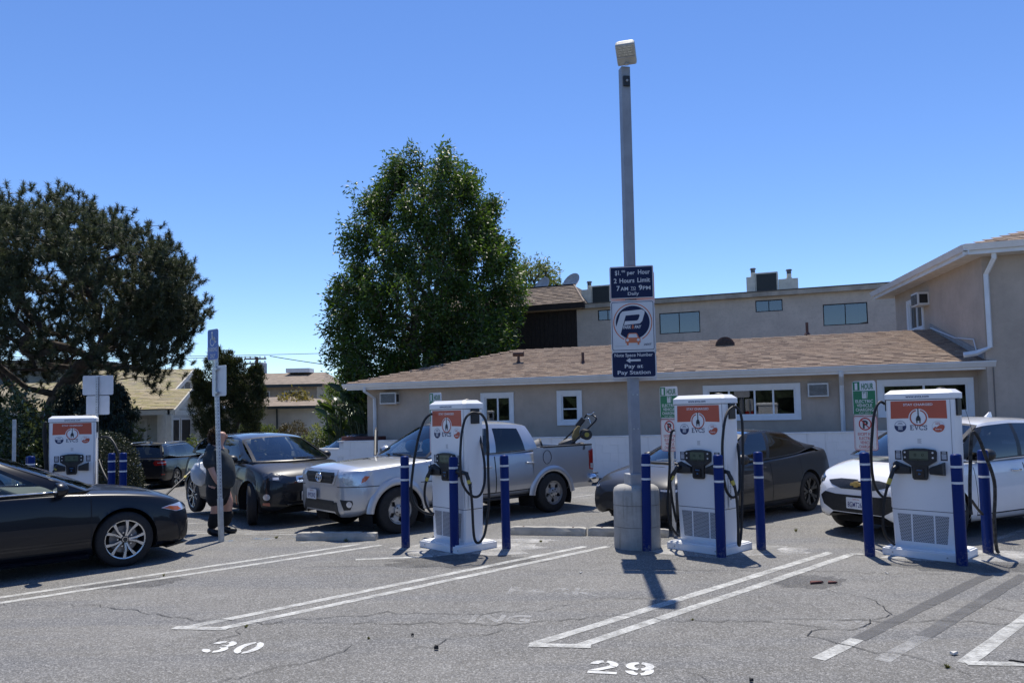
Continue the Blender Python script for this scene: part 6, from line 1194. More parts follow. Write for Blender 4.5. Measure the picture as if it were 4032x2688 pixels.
# ---- black sedan, front left ---------------------------------------------------
CAM = dict(wb=2.825, wr=.335, rr=.235, Ra=.375, hw=.92, tw=.225, spin=4, archz=.345,
    st=[(-3.905, .36, .62, .88, .94, .62, .56), (-3.86, .30, .62, .93, 1.0, .74, .66), (-3.72, .24, .6, .97, 1.06, .85, .76), (-3.4, .19, .57, .985, 1.085, .905, .82), (-3.0, .17, .55, .975, 1.06, .918, .85), (-2.6, .165, .54, .955, 1.03, .92, .86), (-1.8, .165, .53, .93, 1.0, .92, .865), (-.9, .165, .52, .925, 1.01, .918, .865), (-.4, .17, .52, .905, .985, .916, .86), (0, .18, .52, .875, .955, .915, .852), (.31, .185, .5, .835, .91, .905, .84), (.53, .19, .47, .785, .855, .88, .81), (.66, .195, .46, .735, .80, .845, .765), (.76, .205, .45, .685, .745, .78, .70), (.82, .23, .44, .63, .685, .69, .62), (.855, .29, .44, .55, .60, .58, .52)],
    doors=[(-1.66, -.38), (-2.62, -1.67)], hood=-.50, hoodf=.82, tail=-3.35, cab=(-.50, -3.3), ybin=.80, fb=.48, fbu=.42, rbp=-3.6,
    cols=[(-.42, .955, .80, -1.36, 1.355, .60), (-.70, .945, .82, -1.50, 1.385, .59), (-1.62, .945, .83, -1.93, 1.415, .585), (-1.72, .945, .83, -1.98, 1.415, .585), (-2.72, .965, .82, -2.62, 1.375, .58), (-3.05, .99, .79, -2.80, 1.345, .57), (-3.45, 1.03, .72, -2.95, 1.315, .56)],
    wins=[(1, 2), (3, 4), (4, 5)], chrome=(1, 5), crown=.045, bowf=.10, bowb=.26, bowr=.08, bowrb=.12, tb=.05, tt=.90)
hd_ = R(42.5); pos = place((-4.80, 9.56), (0, -.90), hd_)
k = Car('sedan', pos, hd_, 'black four-door sedan cut by the left edge, facing the accessible parking post', PB, CAM); k.lower(); k.house(glass=glassmat('sedan_side_glass', (.70, .78, .75), .08)); k.bvh(); k.wheels(lambda r: rim_double(r), RIM, yout=.905); k.interior(xs_front=-1.75, dark=(.16, .155, .145), dash_x=-.85, zdash=1.0, seat_z=.60, head=1.2, rear_x=-2.6)
k.mirror(-.72, 1.0, .86, PB, .12, .09); k.handle(-1.46, .80, 'door0', PB); k.handle(-2.5, .83, 'door1', PB)
for sd in (1, -1):
    az = 55*sd; c_ = R(az)
    q = k.decal([(-.20*sd, .635), (.12*sd, .615), (.30*sd, .675), (.20*sd, .70), (-.02*sd, .72), (-.22*sd, .685)], HL, 'headlight', az, (.62, sd*.62, 0), off=.005)
    k.decal([(x*sd, z) for x, z in [(.03, .632), (.12, .622), (.285, .674), (.20, .688), (.08, .672)]], AMB, 'turn_lens', az, (.62, sd*.62, 0), off=.010, parent=q); k.decal([(x*sd, z) for x, z in [(-.15, .65), (-.07, .645), (-.05, .695), (-.13, .695)]], HLD, 'projector', az, (.62, sd*.62, 0), off=.010, parent=q)
    k.decal([(x*sd, z) for x, z in [(-.22, .29), (.0, .25), (.05, .33), (-.10, .47), (-.20, .50)]], GRB, 'air_intake', az, (.62, sd*.62, 0), off=.004)
    k.decal([(x*sd, z) for x, z in [(.10, .52), (.13, .52), (.06, .22), (.03, .22)]], M('panel_gap', (.008, .008, .009), .8), 'bumper_seam', az, (.62, sd*.62, 0), off=.001)
    k.decal([(-.60*sd, .86), (-.20*sd, .90), (-.20*sd, .905), (-.60*sd, .865)], PB, 'crease', 90*sd, off=.003)
k.decal([(-.55, .25), (.55, .25), (.62, .42), (.45, .50), (-.45, .50), (-.62, .42)], GRB, 'grille', 0, off=.004); k.decal([(-.50, .56), (.50, .56), (.46, .60), (-.46, .60)], GRB, 'upper_grille', 0, off=.004)
emblem_ring(k, (.862, 0, .575), 0, .06, .042, inner=True)
MB().hexa([(.50, -.86, .165), (.80, -.62, .165), (.86, 0, .165), (.5, 0, .165)], [(.50, -.88, .19), (.84, -.66, .19), (.88, 0, .19), (.5, 0, .19)]).hexa([(.5, 0, .165), (.86, 0, .165), (.80, .62, .165), (.50, .86, .165)], [(.5, 0, .19), (.88, 0, .19), (.84, .66, .19), (.50, .88, .19)]).build('front_lip', BLACK(), k.root)
MB().hexa([(-2.4, -.90, .16), (-.40, -.90, .16), (-.40, -.80, .16), (-2.4, -.80, .16)], [(-2.4, -.935, .20), (-.40, -.935, .20), (-.40, -.82, .23), (-2.4, -.82, .23)]).build('side_skirt', PB, k.root, bevel=.01)
# ---- dark grey compact electric hatchback -------------------------------------------
I3 = dict(wb=2.57, wr=.35, rr=.25, Ra=.385, hw=.885, tw=.17, archz=.355,
    st=[(-3.30, .40, .66, .95, 1.02, .64, .58), (-3.25, .34, .66, 1.0, 1.06, .76, .68), (-3.1, .28, .62, 1.04, 1.10, .84, .76), (-2.8, .24, .6, 1.06, 1.12, .875, .80), (-2.3, .22, .58, 1.04, 1.10, .885, .82), (-1.6, .22, .56, .98, 1.04, .885, .82), (-1.0, .22, .55, .95, 1.02, .885, .82), (-.5, .22, .55, .99, 1.05, .885, .83), (-.15, .22, .55, .985, 1.06, .885, .83), (.1, .23, .55, .95, 1.03, .88, .82), (.35, .24, .53, .885, .965, .865, .80), (.52, .25, .52, .83, .905, .82, .755), (.62, .27, .50, .775, .84, .74, .68), (.675, .31, .50, .72, .78, .65, .60), (.70, .36, .50, .67, .72, .55, .50)],
    doors=[(-1.55, -.42), (-2.15, -1.56)], hood=-.02, hoodf=.66, cab=(-.02, -3.0), ybin=.76, fb=.42, fbu=.40, rbp=-3.0, rocker=True,
    cols=[(-.10, 1.04, .73, -.92, 1.40, .58), (-.36, 1.0, .77, -1.06, 1.43, .575), (-.62, .985, .78, -1.14, 1.44, .575), (-1.42, .96, .78, -1.55, 1.455, .57), (-1.52, .96, .78, -1.65, 1.455, .57), (-2.05, 1.06, .775, -2.2, 1.445, .565), (-2.2, 1.10, .77, -2.35, 1.44, .565), (-2.75, 1.12, .74, -2.75, 1.41, .56), (-3.12, 1.12, .68, -2.92, 1.38, .55)],
    framemat=M('gloss_black', (.008, .008, .009), .12, 0, .05, 5, coat=1), wins=[(1, 2), (2, 3), (4, 5), (6, 7)], crown=.055, bowf=.10, bowb=.27, bowr=.04, bowrb=.10, tb=.05, tt=.92)
hd_ = R(-48); pos = place((-6.22, 14.95), (-2.57, -.875), hd_)
k = Car('electric_hatchback', pos, hd_, 'dark grey compact hatchback with blue-rimmed grilles, charging beside the person', PGR, I3); k.lower(); k.house(glass=glassmat('hatch_glass', (.60, .66, .65), .10), wglass=glassmat('hatch_windscreen', (.80, .85, .84), .16), roofmat=M('grey_roof', (.05, .052, .055), .35, .3, .03, 4, coat=.8)); k.bvh(); k.wheels(lambda r: rim_double(r, 5, RIM, .17, .012, .018), RIM, steer=-24, yout=.875)
k.interior(xs_front=-1.35, dark=(.34, .34, .32), dash_x=-.45, zdash=1.04, seat_z=.64, head=1.27, rear_x=-2.1, hw=.58); k.mirror(-.55, 1.08, .80, BLACK(), .10, .075); k.handle(-1.36, .80, 'door0', PGR)
BLK = M('gloss_black', (.008, .008, .009), .12, 0, .05, 5, coat=1); KID = M('kidney_rim', (.50, .58, .66), .2, .8, .05, 6)
k.decal([(-.60, .72), (-.45, .70), (.45, .70), (.60, .72), (.72, .86), (.66, .88), (.40, .80), (-.40, .80), (-.66, .88), (-.72, .86)], BLK, 'nose_band', 0, off=.003)
for sd in (1, -1):
    az = 40*sd
    q = k.decal([(sd*x, z) for x, z in [(-.02, .735), (.24, .775), (.31, .865), (.27, .875), (.05, .83), (-.05, .80)]], HLD, 'headlight', az, (.45, sd*.45, 0), off=.007); k.decal([(sd*x, z) for x, z in [(-.0, .76), (.09, .765), (.10, .80), (.01, .80)]], CLR, 'projector', az, (.45, sd*.45, 0), off=.012, parent=q)
    kp = rrect(.30, .105, .035, sd*.175, .755); k.decal(kp, BLACK(), 'grille', 0, off=.009); k.decal(kp+[kp[0]]+[((x-sd*.175)*.90+sd*.175, (z-.755)*.76+.755) for x, z in ([kp[0]]+kp[::-1])], KID, 'grille_surround', 0, off=.012, res=.02)
    k.decal([(sd*(.545+.052*math.cos(q_)), .49+.052*math.sin(q_)) for q_ in np.linspace(0, 2*math.pi, 20)[:-1]], CLR, 'fog_lamp', 20*sd, (0, 0, 0), off=.008, res=.02); k.decal([(sd*.49, .345), (sd*.60, .36), (sd*.60, .395), (sd*.50, .40)], M('orange_reflector', (.45, .16, .10), .3), 'reflector', 20*sd, off=.006)
    k.decal([(-.52*sd, .33), (-.49*sd, .33), (-.45*sd, .48), (-.48*sd, .48)], AMB, 'side_marker', 90*sd, off=.004) if False else None
    k.decal([(sd*.47, .30), (sd*.50, .30), (sd*.46, .47), (sd*.43, .47)], AMB, 'side_marker', 90*sd, off=.005)
k.decal([(-.48, .40), (.48, .40), (.56, .52), (.46, .57), (-.46, .57), (-.56, .52)], BLK, 'lower_grille', 0, off=.005); k.decal([(-.46, .335), (.46, .335), (.50, .365), (-.50, .365)], M('bumper_trim', (.10, .105, .11), .4, .3), 'chin_trim', 0, off=.006); k.decal([(-.42, .27), (.42, .27), (.46, .32), (-.46, .32)], GRB, 'lower_intake', 0, off=.004)
k.plate('8NF', (.735, -.10, .485), 0, align='LEFT'); 
rd = Matrix.Translation((.60, 0, .885)); k.decal([(.05*math.cos(q_), .86+.035*math.sin(q_)) for q_ in np.linspace(0, 2*math.pi, 16)[:-1]], CHROME(), 'emblem', 0, off=.006, res=.02, pitch=35) if False else emblem_ring(k, (.585, 0, .895), 0, .035, .03, .012, tilt=-55)
MB().tube([(.10, -.05, 1.065), (-.05, -.35, 1.09), (-.16, -.60, 1.10)], .012, 6).tube([(.13, .55, 1.06), (.10, .2, 1.085), (.12, -.1, 1.085)], .012, 6).build('wiper', BLACK(), k.root)
k.decal([(x, z) for x, z in [(2.28, .80), (2.48, .80), (2.48, 1.0), (2.28, 1.0)]], BLACK(), 'charge_port', -90, off=.004); k.decal([(-.14, .50), (-.04, .50), (-.04, .57), (-.14, .57)], CLR, 'badge', 90, off=.004)
# ---- silver crew cab pickup -----------------------------------------------------
TAC = dict(wb=3.235, wr=.352, rr=.208, lift=.11, Ra=.455, hw=.935, tw=.245, archz=.40, bed=True, sharp=1,
    st=[(-2.98, .48, .80, 1.20, 1.24, .905, .84), (-2.5, .47, .78, 1.20, 1.24, .905, .85), (-1.6, .46, .78, 1.20, 1.24, .905, .855), (-.8, .46, .78, 1.19, 1.235, .905, .85), (-.55, .46, .78, 1.17, 1.225, .91, .85), (0, .48, .78, 1.13, 1.21, .91, .85), (.4, .46, .76, 1.10, 1.185, .905, .84), (.58, .42, .72, 1.09, 1.17, .865, .805), (.68, .40, .70, 1.08, 1.15, .80, .75), (.76, .40, .68, 1.065, 1.13, .735, .70), (.81, .42, .66, 1.04, 1.10, .68, .65), (.835, .46, .66, .99, 1.04, .61, .58)],
    doors=[(-1.92, -.62), (-2.93, -1.93)], hood=-.55, hoodf=.80, cab=(-.60, -2.98), ybin=.80, fb=.45, fbu=.36, rocker=True,
    cols=[(-.62, 1.215, .77, -1.34, 1.665, .61), (-.86, 1.20, .81, -1.46, 1.695, .605), (-1.84, 1.19, .83, -1.95, 1.715, .605), (-1.98, 1.19, .83, -2.05, 1.715, .605), (-2.66, 1.215, .82, -2.60, 1.69, .60), (-2.97, 1.23, .80, -2.86, 1.66, .59)],
    wins=[(1, 2), (3, 4)], crown=.06, bowf=.10, bowb=.17, bowr=.0, bowrb=.01, tb=.06, tt=.86)
hd_ = math.atan2(-.654, -.757); pos = place((-1.74, 11.76), (0, .925), hd_)
k = Car('pickup_truck', pos, hd_, 'silver crew cab pickup truck with a lawn mower in its bed', PSI, TAC); k.lower(); k.house(glass=[glassmat('truck_front_glass', (.70, .75, .75), .09), glassmat('truck_side_glass', (.05, .06, .065), .09)], wglass=glassmat('truck_windscreen', (.80, .86, .85), .12)); k.bvh()
def trim_rim(rr): return rim_steel(rr)
k.wheels(trim_rim, RSIL, yout=.925); k.interior(xs_front=-1.7, dark=(.13, .125, .115), dash_x=-.95, zdash=1.22, seat_z=.85, head=1.52, rear_x=-2.5, hw=.6); k.mirror(-.90, 1.27, .86, PSI, .13, .10, dep=.09); k.handle(-1.74, 1.0, 'door0', PSI); k.handle(-2.72, 1.02, 'door1', PSI)
# cargo bed
bx0, bx1 = -4.28, -3.02; SW = .905
bs = MB(); 
for sd in (1, -1):
    G = []; xs_ = np.array(sorted(set(np.round(np.linspace(bx0, bx1, 30), 4)) | set(np.round(np.arange(-3.235-.47, -3.235+.48, .028), 4)))); zz = np.linspace(.50, 1.27, 24); Gp = np.zeros((len(xs_), len(zz), 3)); 
    for i, x in enumerate(xs_):
        for j, z in enumerate(zz): Gp[i, j] = (x, SW-.012*((z-.85)/.4)**2-(.03 if z < .55 else 0)-(.05*max(0, (x-bx0-.0)/-.1) if x < bx0 else 0), z)
    dx = Gp[:, :, 0]+3.235; dz = Gp[:, :, 2]-.40; rr_ = np.sqrt(dx*dx+dz*dz); dead = rr_ < .455; f_ = .455/np.maximum(rr_, 1e-3); G2 = Gp.copy(); G2[:, :, 0] = np.where(dead, -3.235+dx*f_, Gp[:, :, 0]); G2[:, :, 2] = np.where(dead, .40+dz*f_, Gp[:, :, 2]); G2[:, :, 1] *= sd
    k.grid('bed_side', PSI, [[Vector(p) for p in r] for r in G2], lambda i, j: not (dead[i, j] and dead[i+1, j] and dead[i, j+1] and dead[i+1, j+1]))
    MB().box(bx0, bx1, sd*SW-(.09 if sd > 0 else 0), sd*SW+(.09 if sd < 0 else 0), 1.262, 1.292).build('bed_rail', BLACK(), k.root, bevel=.012); MB().box(bx0, bx1, min(sd*.80, sd*.815), max(sd*.80, sd*.815), .78, 1.262).build('bed_inner_wall', M('bed_liner', (.03, .03, .032), .8), k.root)
    # flares over the wheels
for sd in (1, -1):
    for wx, r0 in ((0, .455), (-3.235, .455)):
        mb = MB(); n = 22; vs = []
        for q in range(n+1):
            a = R(6+168*q/n); 
            for rad, yo in ((r0-.014, .905), (r0-.004, .924), (r0+.03, .926), (r0+.075, .915), (r0+.11, .893)): vs.append((wx+rad*math.cos(a)*(1.0), sd*yo, .40+rad*math.sin(a)))
        mb.add(vs, [(5*q+e, 5*q+e+1, 5*q+e+6, 5*q+e+5) for q in range(n) for e in range(4)]); mb.build('fender_flare', PSI, k.root, smooth=True)
MB().box(bx0-.0, bx0+.05, -.86, .86, .70, 1.27).build('tailgate', PSI, k.root, bevel=.012); MB().box(bx0, bx1, -.80, .80, .76, .79).build('bed_floor', MATS['bed_liner'], k.root); MB().box(bx1-.03, bx1, -.88, .88, .55, 1.28).build('bed_front_wall', PSI, k.root, bevel=.01)
MB().tube([(bx0+.12, -.93, .66), (bx0-.05, -.90, .64), (bx0-.12, -.72, .63), (bx0-.13, 0, .63), (bx0-.12, .72, .63), (bx0-.05, .90, .64), (bx0+.12, .93, .66)], .085, 10).build('rear_bumper', CHROME(), k.root, smooth=True); MB().box(bx0-.16, bx0+.02, -.9, .9, .725, .745).build('bumper_step', BLACK(), k.root, bevel=.008)
for sd in (1, -1): 
    t_ = MB().prism([(bx0-.012, .80), (bx0+.10, .82), (bx0+.10, 1.17), (bx0-.012, 1.20)], sd*.80, sd*.912).build('tail_lamp', REDL, k.root, bevel=.015); MB().prism([(bx0-.014, .83), (bx0+.07, .84), (bx0+.07, .93), (bx0-.014, .93)], sd*.82, sd*.9135).build('reverse_lens', CLR, t_)
MB().box(-4.2, .3, -.45, .45, .40, .56).build('chassis_frame', MATS['underbody_black'], k.root); MB().box(-3.0, -2.96, -.8, .8, .5, 1.25).build('cab_gap', BLACK(), k.root)
fd = rrect(.22, .26, .07, 2.98-.0, 1.07)
fd = [(3.16+(x)*1, z) for x, z in rrect(.20, .25, .06, 0, 1.09)]; k.bvh()
k.decal([(-x, z) for x, z in fd]+[(-x, z) for x, z in [fd[0]]]+[(-(3.16+(x-3.16)*.93), 1.09+(z-1.09)*.94) for x, z in [fd[0]]+fd[::-1]], M('panel_gap', (.008, .008, .009), .8), 'fuel_door_gap', 90, off=.002, res=.02, skirt=0) if False else None
fo = [(-3.62+.0, 0)]
MB().tube([(-3.11-.0+.1*math.cos(q)*(1), .9055, 1.10+.12*math.sin(q)) for q in np.linspace(0, 2*math.pi, 25)], .004, 5).build('fuel_door', M('panel_gap', (.008, .008, .009), .8), k.root)
for sd in (1, -1):
    az = 38*sd; o_ = (.58, sd*.58, 0); F = lambda P: [(sd*x, z) for x, z in P]
    q = k.decal(F([(-.15, 1.03), (-.12, .945), (-.02, .88), (.13, .87), (.22, .92), (.29, 1.02), (.31, 1.075), (.22, 1.085), (-.13, 1.075)]), HL, 'headlight', az, o_, off=.008); k.decal(F([(.18, .905), (.235, .93), (.28, 1.0), (.22, 1.01), (.19, .97)]), AMB, 'turn_lens', az, o_, off=.013, parent=q); k.decal(F([(-.09, .955), (.01, .90), (.07, .93), (.05, 1.04), (-.08, 1.05)]), CLR, 'reflector', az, o_, off=.013, parent=q)
    q = k.decal(F([(-.14, .67), (.06, .655), (.07, .61), (.03, .52), (-.07, .515)]), BLACK(), 'fog_lamp_bezel', az, o_, off=.004); k.decal(F([(.015+.04*math.cos(a), .60+.045*math.sin(a)) for a in np.linspace(0, 2*math.pi, 16)[:-1]]), CLR, 'fog_lamp', az, o_, off=.010, res=.02, parent=q)
    k.decal(F([(-.20, .845), (.40, .85), (.40, .862), (-.20, .858)]), M('bumper_seam', (.05, .052, .056), .6, .3), 'bumper_seam', az, o_, off=.002)
    k.decal([(sd*.40, .85), (sd*.62, .85), (sd*.62, .862), (sd*.40, .862)], MATS['bumper_seam'], 'bumper_seam', 90*sd, off=.002)
MB().box(-2.45, -.5, -.86, .86, .43, .47).build('step_rail', BLACK(), k.root, bevel=.01)
gr = k.decal([(-.49, 1.095), (-.52, 1.03), (-.42, .87), (.42, .87), (.52, 1.03), (.49, 1.095)], PSI, 'grille_surround', 0, off=.012); k.decal([(-.43, 1.055), (-.46, 1.01), (-.38, .895), (.38, .895), (.46, 1.01), (.43, 1.055)], GRB, 'grille_mesh', 0, off=.018, parent=gr)
for z in (.94, 1.0): MB().box(.85, .865, -.40, .40, z-.012, z+.012).build('grille_bar', BLACK(), gr)
emblem_ring(k, (.872, 0, .975), 0, .088, .064, .011, inner=True, name='emblem')
k.decal([(-.50, .62), (.50, .62), (.58, .43), (.50, .41), (-.50, .41), (-.58, .43)], BLACK(), 'lower_valance', 0, off=.006); k.decal([(-.40, .635), (.40, .635), (.43, .585), (-.43, .585)], GRB, 'bumper_slot', 0, off=.010); k.plate('89923N2', (.868, -.24, .71), 0)
MB().tube([(-.45, -.10, 1.255), (-.58, -.40, 1.25), (-.66, -.68, 1.245)], .014, 6).tube([(-.44, .55, 1.25), (-.50, .2, 1.26), (-.5, -.05, 1.26)], .014, 6).build('wiper', BLACK(), k.root)
for y_, s_ in ((.2, 1), (-.3, .8)): MB().lathe([(.01, -.14*s_), (.10, -.1*s_), (.135, 0), (.10, .11*s_), (.01, .14*s_)], 14, (-1.05, y_, 1.36), caps=False).build('blue_bundle', M('bright_blue_cloth', (.03, .42, .62), .7, 0, .2, 8, bmp=.6, bscale=14), k.root, smooth=True)
MB().hexa([(-1.55, -.93, .62), (-1.50, -.93, .62), (-1.50, -.90, .62), (-1.55, -.90, .62)], [(-1.55, -.93, .63), (-1.50, -.93, .63), (-1.50, -.90, .63), (-1.55, -.90, .63)]).build('sill_clip', BLACK(), k.root)
# passenger door standing open: only its upper window frame shows above the bonnet
od = Matrix.Translation((-.66, -.90, 0)) @ Matrix.Rotation(R(58), 4, 'Z'); MB().box(-1.2, 0, -.03, .03, .56, 1.2, od).build('open_door', PSI, k.root, bevel=.012)
MB().tube([od @ Vector(p) for p in [(-.05, 0, 1.2), (-.55, 0, 1.62), (-.9, 0, 1.66), (-1.12, 0, 1.62), (-1.2, 0, 1.2)]], .025, 6).build('door_window_frame', BLACK(), k.root); MB().add([od @ Vector(p) for p in [(-.07, 0, 1.2), (-1.19, 0, 1.2), (-1.11, 0, 1.61), (-.9, 0, 1.65), (-.56, 0, 1.61)]], [(0, 1, 2, 3, 4)]).build('door_window', glassmat('truck_side_glass', (.05, .06, .065), .09), k.root)
truck = k
# ---- charcoal fastback sedan ----------------------------------------------------------
T3 = dict(wb=2.875, wr=.335, rr=.235, Ra=.372, hw=.925, tw=.235, archz=.345,
    st=[(-3.855, .36, .62, .93, .98, .60, .54), (-3.80, .30, .62, 1.0, 1.06, .74, .66), (-3.65, .24, .6, 1.02, 1.10, .85, .76), (-3.3, .19, .57, 1.01, 1.11, .905, .815), (-2.9, .17, .55, .99, 1.08, .925, .845), (-2.3, .165, .53, .955, 1.03, .92, .855), (-1.4, .165, .52, .92, 1.0, .915, .855), (-.6, .165, .52, .89, .975, .915, .855), (-.2, .17, .52, .865, .955, .92, .855), (.15, .18, .5, .815, .90, .912, .84), (.42, .185, .48, .76, .835, .885, .80), (.6, .19, .46, .70, .775, .84, .75), (.73, .20, .44, .645, .71, .76, .68), (.80, .23, .43, .585, .64, .66, .59), (.835, .29, .43, .52, .57, .54, .48)],
    doors=[(-1.70, -.58), (-2.62, -1.71)], hood=-.42, hoodf=.78, tail=-3.4, cab=(-.42, -3.4), ybin=.79, fb=.45, fbu=.4, rbp=-3.5,
    cols=[(-.36, .955, .79, -1.35, 1.36, .60), (-.72, .93, .82, -1.52, 1.385, .595), (-1.64, .94, .83, -1.90, 1.405, .59), (-1.73, .94, .83, -1.99, 1.405, .59), (-2.62, .985, .81, -2.60, 1.35, .58), (-3.0, 1.04, .77, -2.9, 1.24, .58), (-3.45, 1.09, .70, -3.2, 1.15, .59)],
    wins=[(1, 2), (3, 4), (4, 5)], crown=.035, bowf=.11, bowb=.32, bowr=.10, bowrb=.12, tb=.04, tt=.93)
hd_ = math.atan2(-.64, -.768); pos = place((5.12, 13.36), (-2.875, .915), hd_)
k = Car('fastback_sedan', pos, hd_, 'matte charcoal fastback sedan parked behind the middle charger and pole base', PMT, T3); k.lower(); k.house(glass=glassmat('tinted_glass', (.03, .035, .045), .12), pillar=BLACK(), roofmat=M('dark_glass_roof', (.012, .014, .018), .1, 0, .05, 4, coat=1)); k.bvh(); k.wheels(lambda r: rim_double(r, 5, RIMD, .15, .03, .045), RIMD, yout=.912); k.mirror(-.80, .99, .83, BLACK()); k.interior(xs_front=-1.6, dark=(.04, .04, .04), dash_x=-.75, zdash=.98, rear_x=-2.5)
for sd in (1, -1):
    F = lambda P: [(sd*x, z) for x, z in P]; q = k.decal(F([(-.14, .60), (.08, .575), (.23, .62), (.30, .70), (.24, .71), (.05, .655), (-.12, .635)]), HLD, 'headlight', 42*sd, (.55, sd*.55, 0), off=.006); k.decal(F([(-.10, .608), (.10, .59), (.20, .625), (.05, .628), (-.10, .625)]), CLR, 'light_bar', 42*sd, (.55, sd*.55, 0), off=.010, parent=q); k.decal(F([(-.10, .28), (.06, .27), (.09, .40), (.02, .42)]), BLACK(), 'side_intake', 42*sd, (.55, sd*.55, 0), off=.004)
    k.decal([(sd*-x, z) for x, z in [(3.42, .88), (3.60, .87), (3.66, .97), (3.40, .99)]] if False else [(sd*-3.55, .89), (sd*-3.72, .88), (sd*-3.72, .98), (sd*-3.50, .98)], REDL, 'tail_lamp', 90*sd, off=.004)
k.decal([(-.45, .23), (.45, .23), (.52, .36), (.42, .40), (-.42, .40), (-.52, .36)], BLACK(), 'lower_intake', 0, off=.004); k.handle(-1.45, .83, 'door0', PMT, .16)
# ---- white compact hatchback ---------------------------------------------------------
BO = dict(wb=2.60, wr=.327, rr=.225, Ra=.365, hw=.883, tw=.215, archz=.34,
    st=[(-3.385, .42, .68, .98, 1.06, .62, .56), (-3.33, .36, .68, 1.03, 1.10, .74, .67), (-3.15, .28, .64, 1.06, 1.13, .83, .76), (-2.8, .22, .6, 1.06, 1.13, .87, .80), (-2.2, .2, .57, 1.03, 1.10, .88, .815), (-1.4, .2, .55, .99, 1.07, .88, .82), (-.6, .2, .54, .985, 1.07, .88, .82), (-.2, .205, .54, .985, 1.07, .88, .82), (.1, .21, .54, .95, 1.04, .878, .81), (.35, .215, .52, .895, .98, .865, .79), (.52, .22, .50, .84, .915, .82, .745), (.64, .235, .48, .775, .84, .74, .67), (.72, .27, .47, .70, .76, .66, .60), (.765, .33, .46, .63, .68, .56, .50)],
    doors=[(-1.62, -.50), (-2.5, -1.63)], hood=-.12, hoodf=.60, cab=(-.12, -3.1), ybin=.76, fb=.45, fbu=.42, rbp=-3.05,
    cols=[(-.05, 1.065, .76, -1.0, 1.49, .60), (-.38, 1.02, .79, -1.14, 1.515, .595), (-.72, 1.0, .80, -1.24, 1.525, .595), (-1.56, 1.02, .80, -1.70, 1.545, .59), (-1.66, 1.02, .80, -1.78, 1.545, .59), (-2.48, 1.08, .79, -2.5, 1.52, .58), (-2.62, 1.10, .78, -2.6, 1.51, .58), (-2.95, 1.17, .74, -2.85, 1.48, .57), (-3.22, 1.16, .68, -3.0, 1.45, .56)],
    wins=[(1, 2), (2, 3), (4, 5), (6, 7)], crown=.05, bowf=.11, bowb=.30, bowr=.05, bowrb=.12, tb=.05, tt=.92)
hd_ = R(-153); nose = (4.66, 10.55); pos = (nose[0]-.765*math.cos(hd_), nose[1]-.765*math.sin(hd_))
k = Car('white_hatchback', pos, hd_, 'white compact electric hatchback behind the largest charger', PWH, BO); k.lower(); k.house(glass=glassmat('bolt_glass', (.05, .06, .07), .12), wglass=glassmat('bolt_windscreen', (.55, .62, .62), .14), pillar=BLACK()); k.bvh(); k.wheels(lambda r: rim_double(r), RIM, yout=.872); k.mirror(-.66, 1.10, .80, BLACK()); k.interior(xs_front=-1.4, dark=(.10, .10, .10), dash_x=-.5, zdash=1.05, seat_z=.7, head=1.32, rear_x=-2.2, hw=.58); k.handle(-1.42, .86, 'door0', CHROME()); k.handle(-2.35, .90, 'door1', CHROME())
gr = k.decal([(-.50, .755), (-.42, .70), (-.25, .655), (.25, .655), (.42, .70), (.50, .755), (.30, .785), (-.30, .785)], M('grey_grille', (.035, .037, .04), .35, .3, .3, 40), 'upper_grille', 0, off=.006)
for sd in (1, -1):
    F = lambda P: [(sd*x, z) for x, z in P]; o_ = (.45, sd*.48, 0); q = k.decal(F([(-.10, .735), (.02, .70), (.12, .735), (.26, .875), (.23, .885), (.06, .83), (-.06, .79)]), HLD, 'headlight', 45*sd, o_, off=.007); k.decal(F([(.04+.045*math.cos(a), .755+.04*math.sin(a)) for a in np.linspace(0, 2*math.pi, 16)[:-1]]), CLR, 'projector', 45*sd, o_, off=.012, res=.02, parent=q); k.decal(F([(.10, .60), (.18, .62), (.20, .66), (.10, .64)]), CLR, 'day_light', 45*sd, o_, off=.006)
    k.decal([(sd*-.45, .235), (sd*-2.2, .235), (sd*-2.2, .30), (sd*-.45, .28)], BLACK(), 'sill_trim', 90*sd, off=.004); k.decal([(sd*-1.2, .335), (sd*-2.05, .40), (sd*-2.15, .42), (sd*-1.6, .33)], CHROME(), 'sill_chrome', 90*sd, off=.006)
k.decal([(-.52, .60), (-.62, .54), (-.55, .42), (-.40, .34), (.40, .34), (.55, .42), (.62, .54), (.52, .60), (.35, .575), (-.35, .575)], GRB, 'lower_grille', 0, off=.005); k.decal([(-.40, .25), (.40, .25), (.5, .29), (-.5, .29)], BLACK(), 'front_lip', 0, off=.004)
bt = Matrix.Translation((.775, 0, .725)) @ Matrix.Rotation(R(90), 4, 'Z'); MB().prism([(-.085, .0), (-.075, .022), (-.03, .022), (-.026, .04), (.03, .04), (.026, .022), (.088, .022), (.078, -.018), (.03, -.018), (.026, -.036), (-.03, -.036), (-.026, -.018), (-.085, -.018)], -.015, .03, bt).build('emblem', M('gold_emblem', (.60, .42, .14), .3, .7), k.root, bevel=.003)
k.plate('8GMT266', (.79, 0, .47), 0); MB().hexa([(-2.32, -.02, 1.565), (-2.15, -.02, 1.575), (-2.15, .02, 1.575), (-2.32, .02, 1.565)], [(-2.32, -.006, 1.655), (-2.27, -.006, 1.655), (-2.27, .006, 1.655), (-2.32, .006, 1.655)]).build('shark_fin', PWH, k.root, bevel=.004)
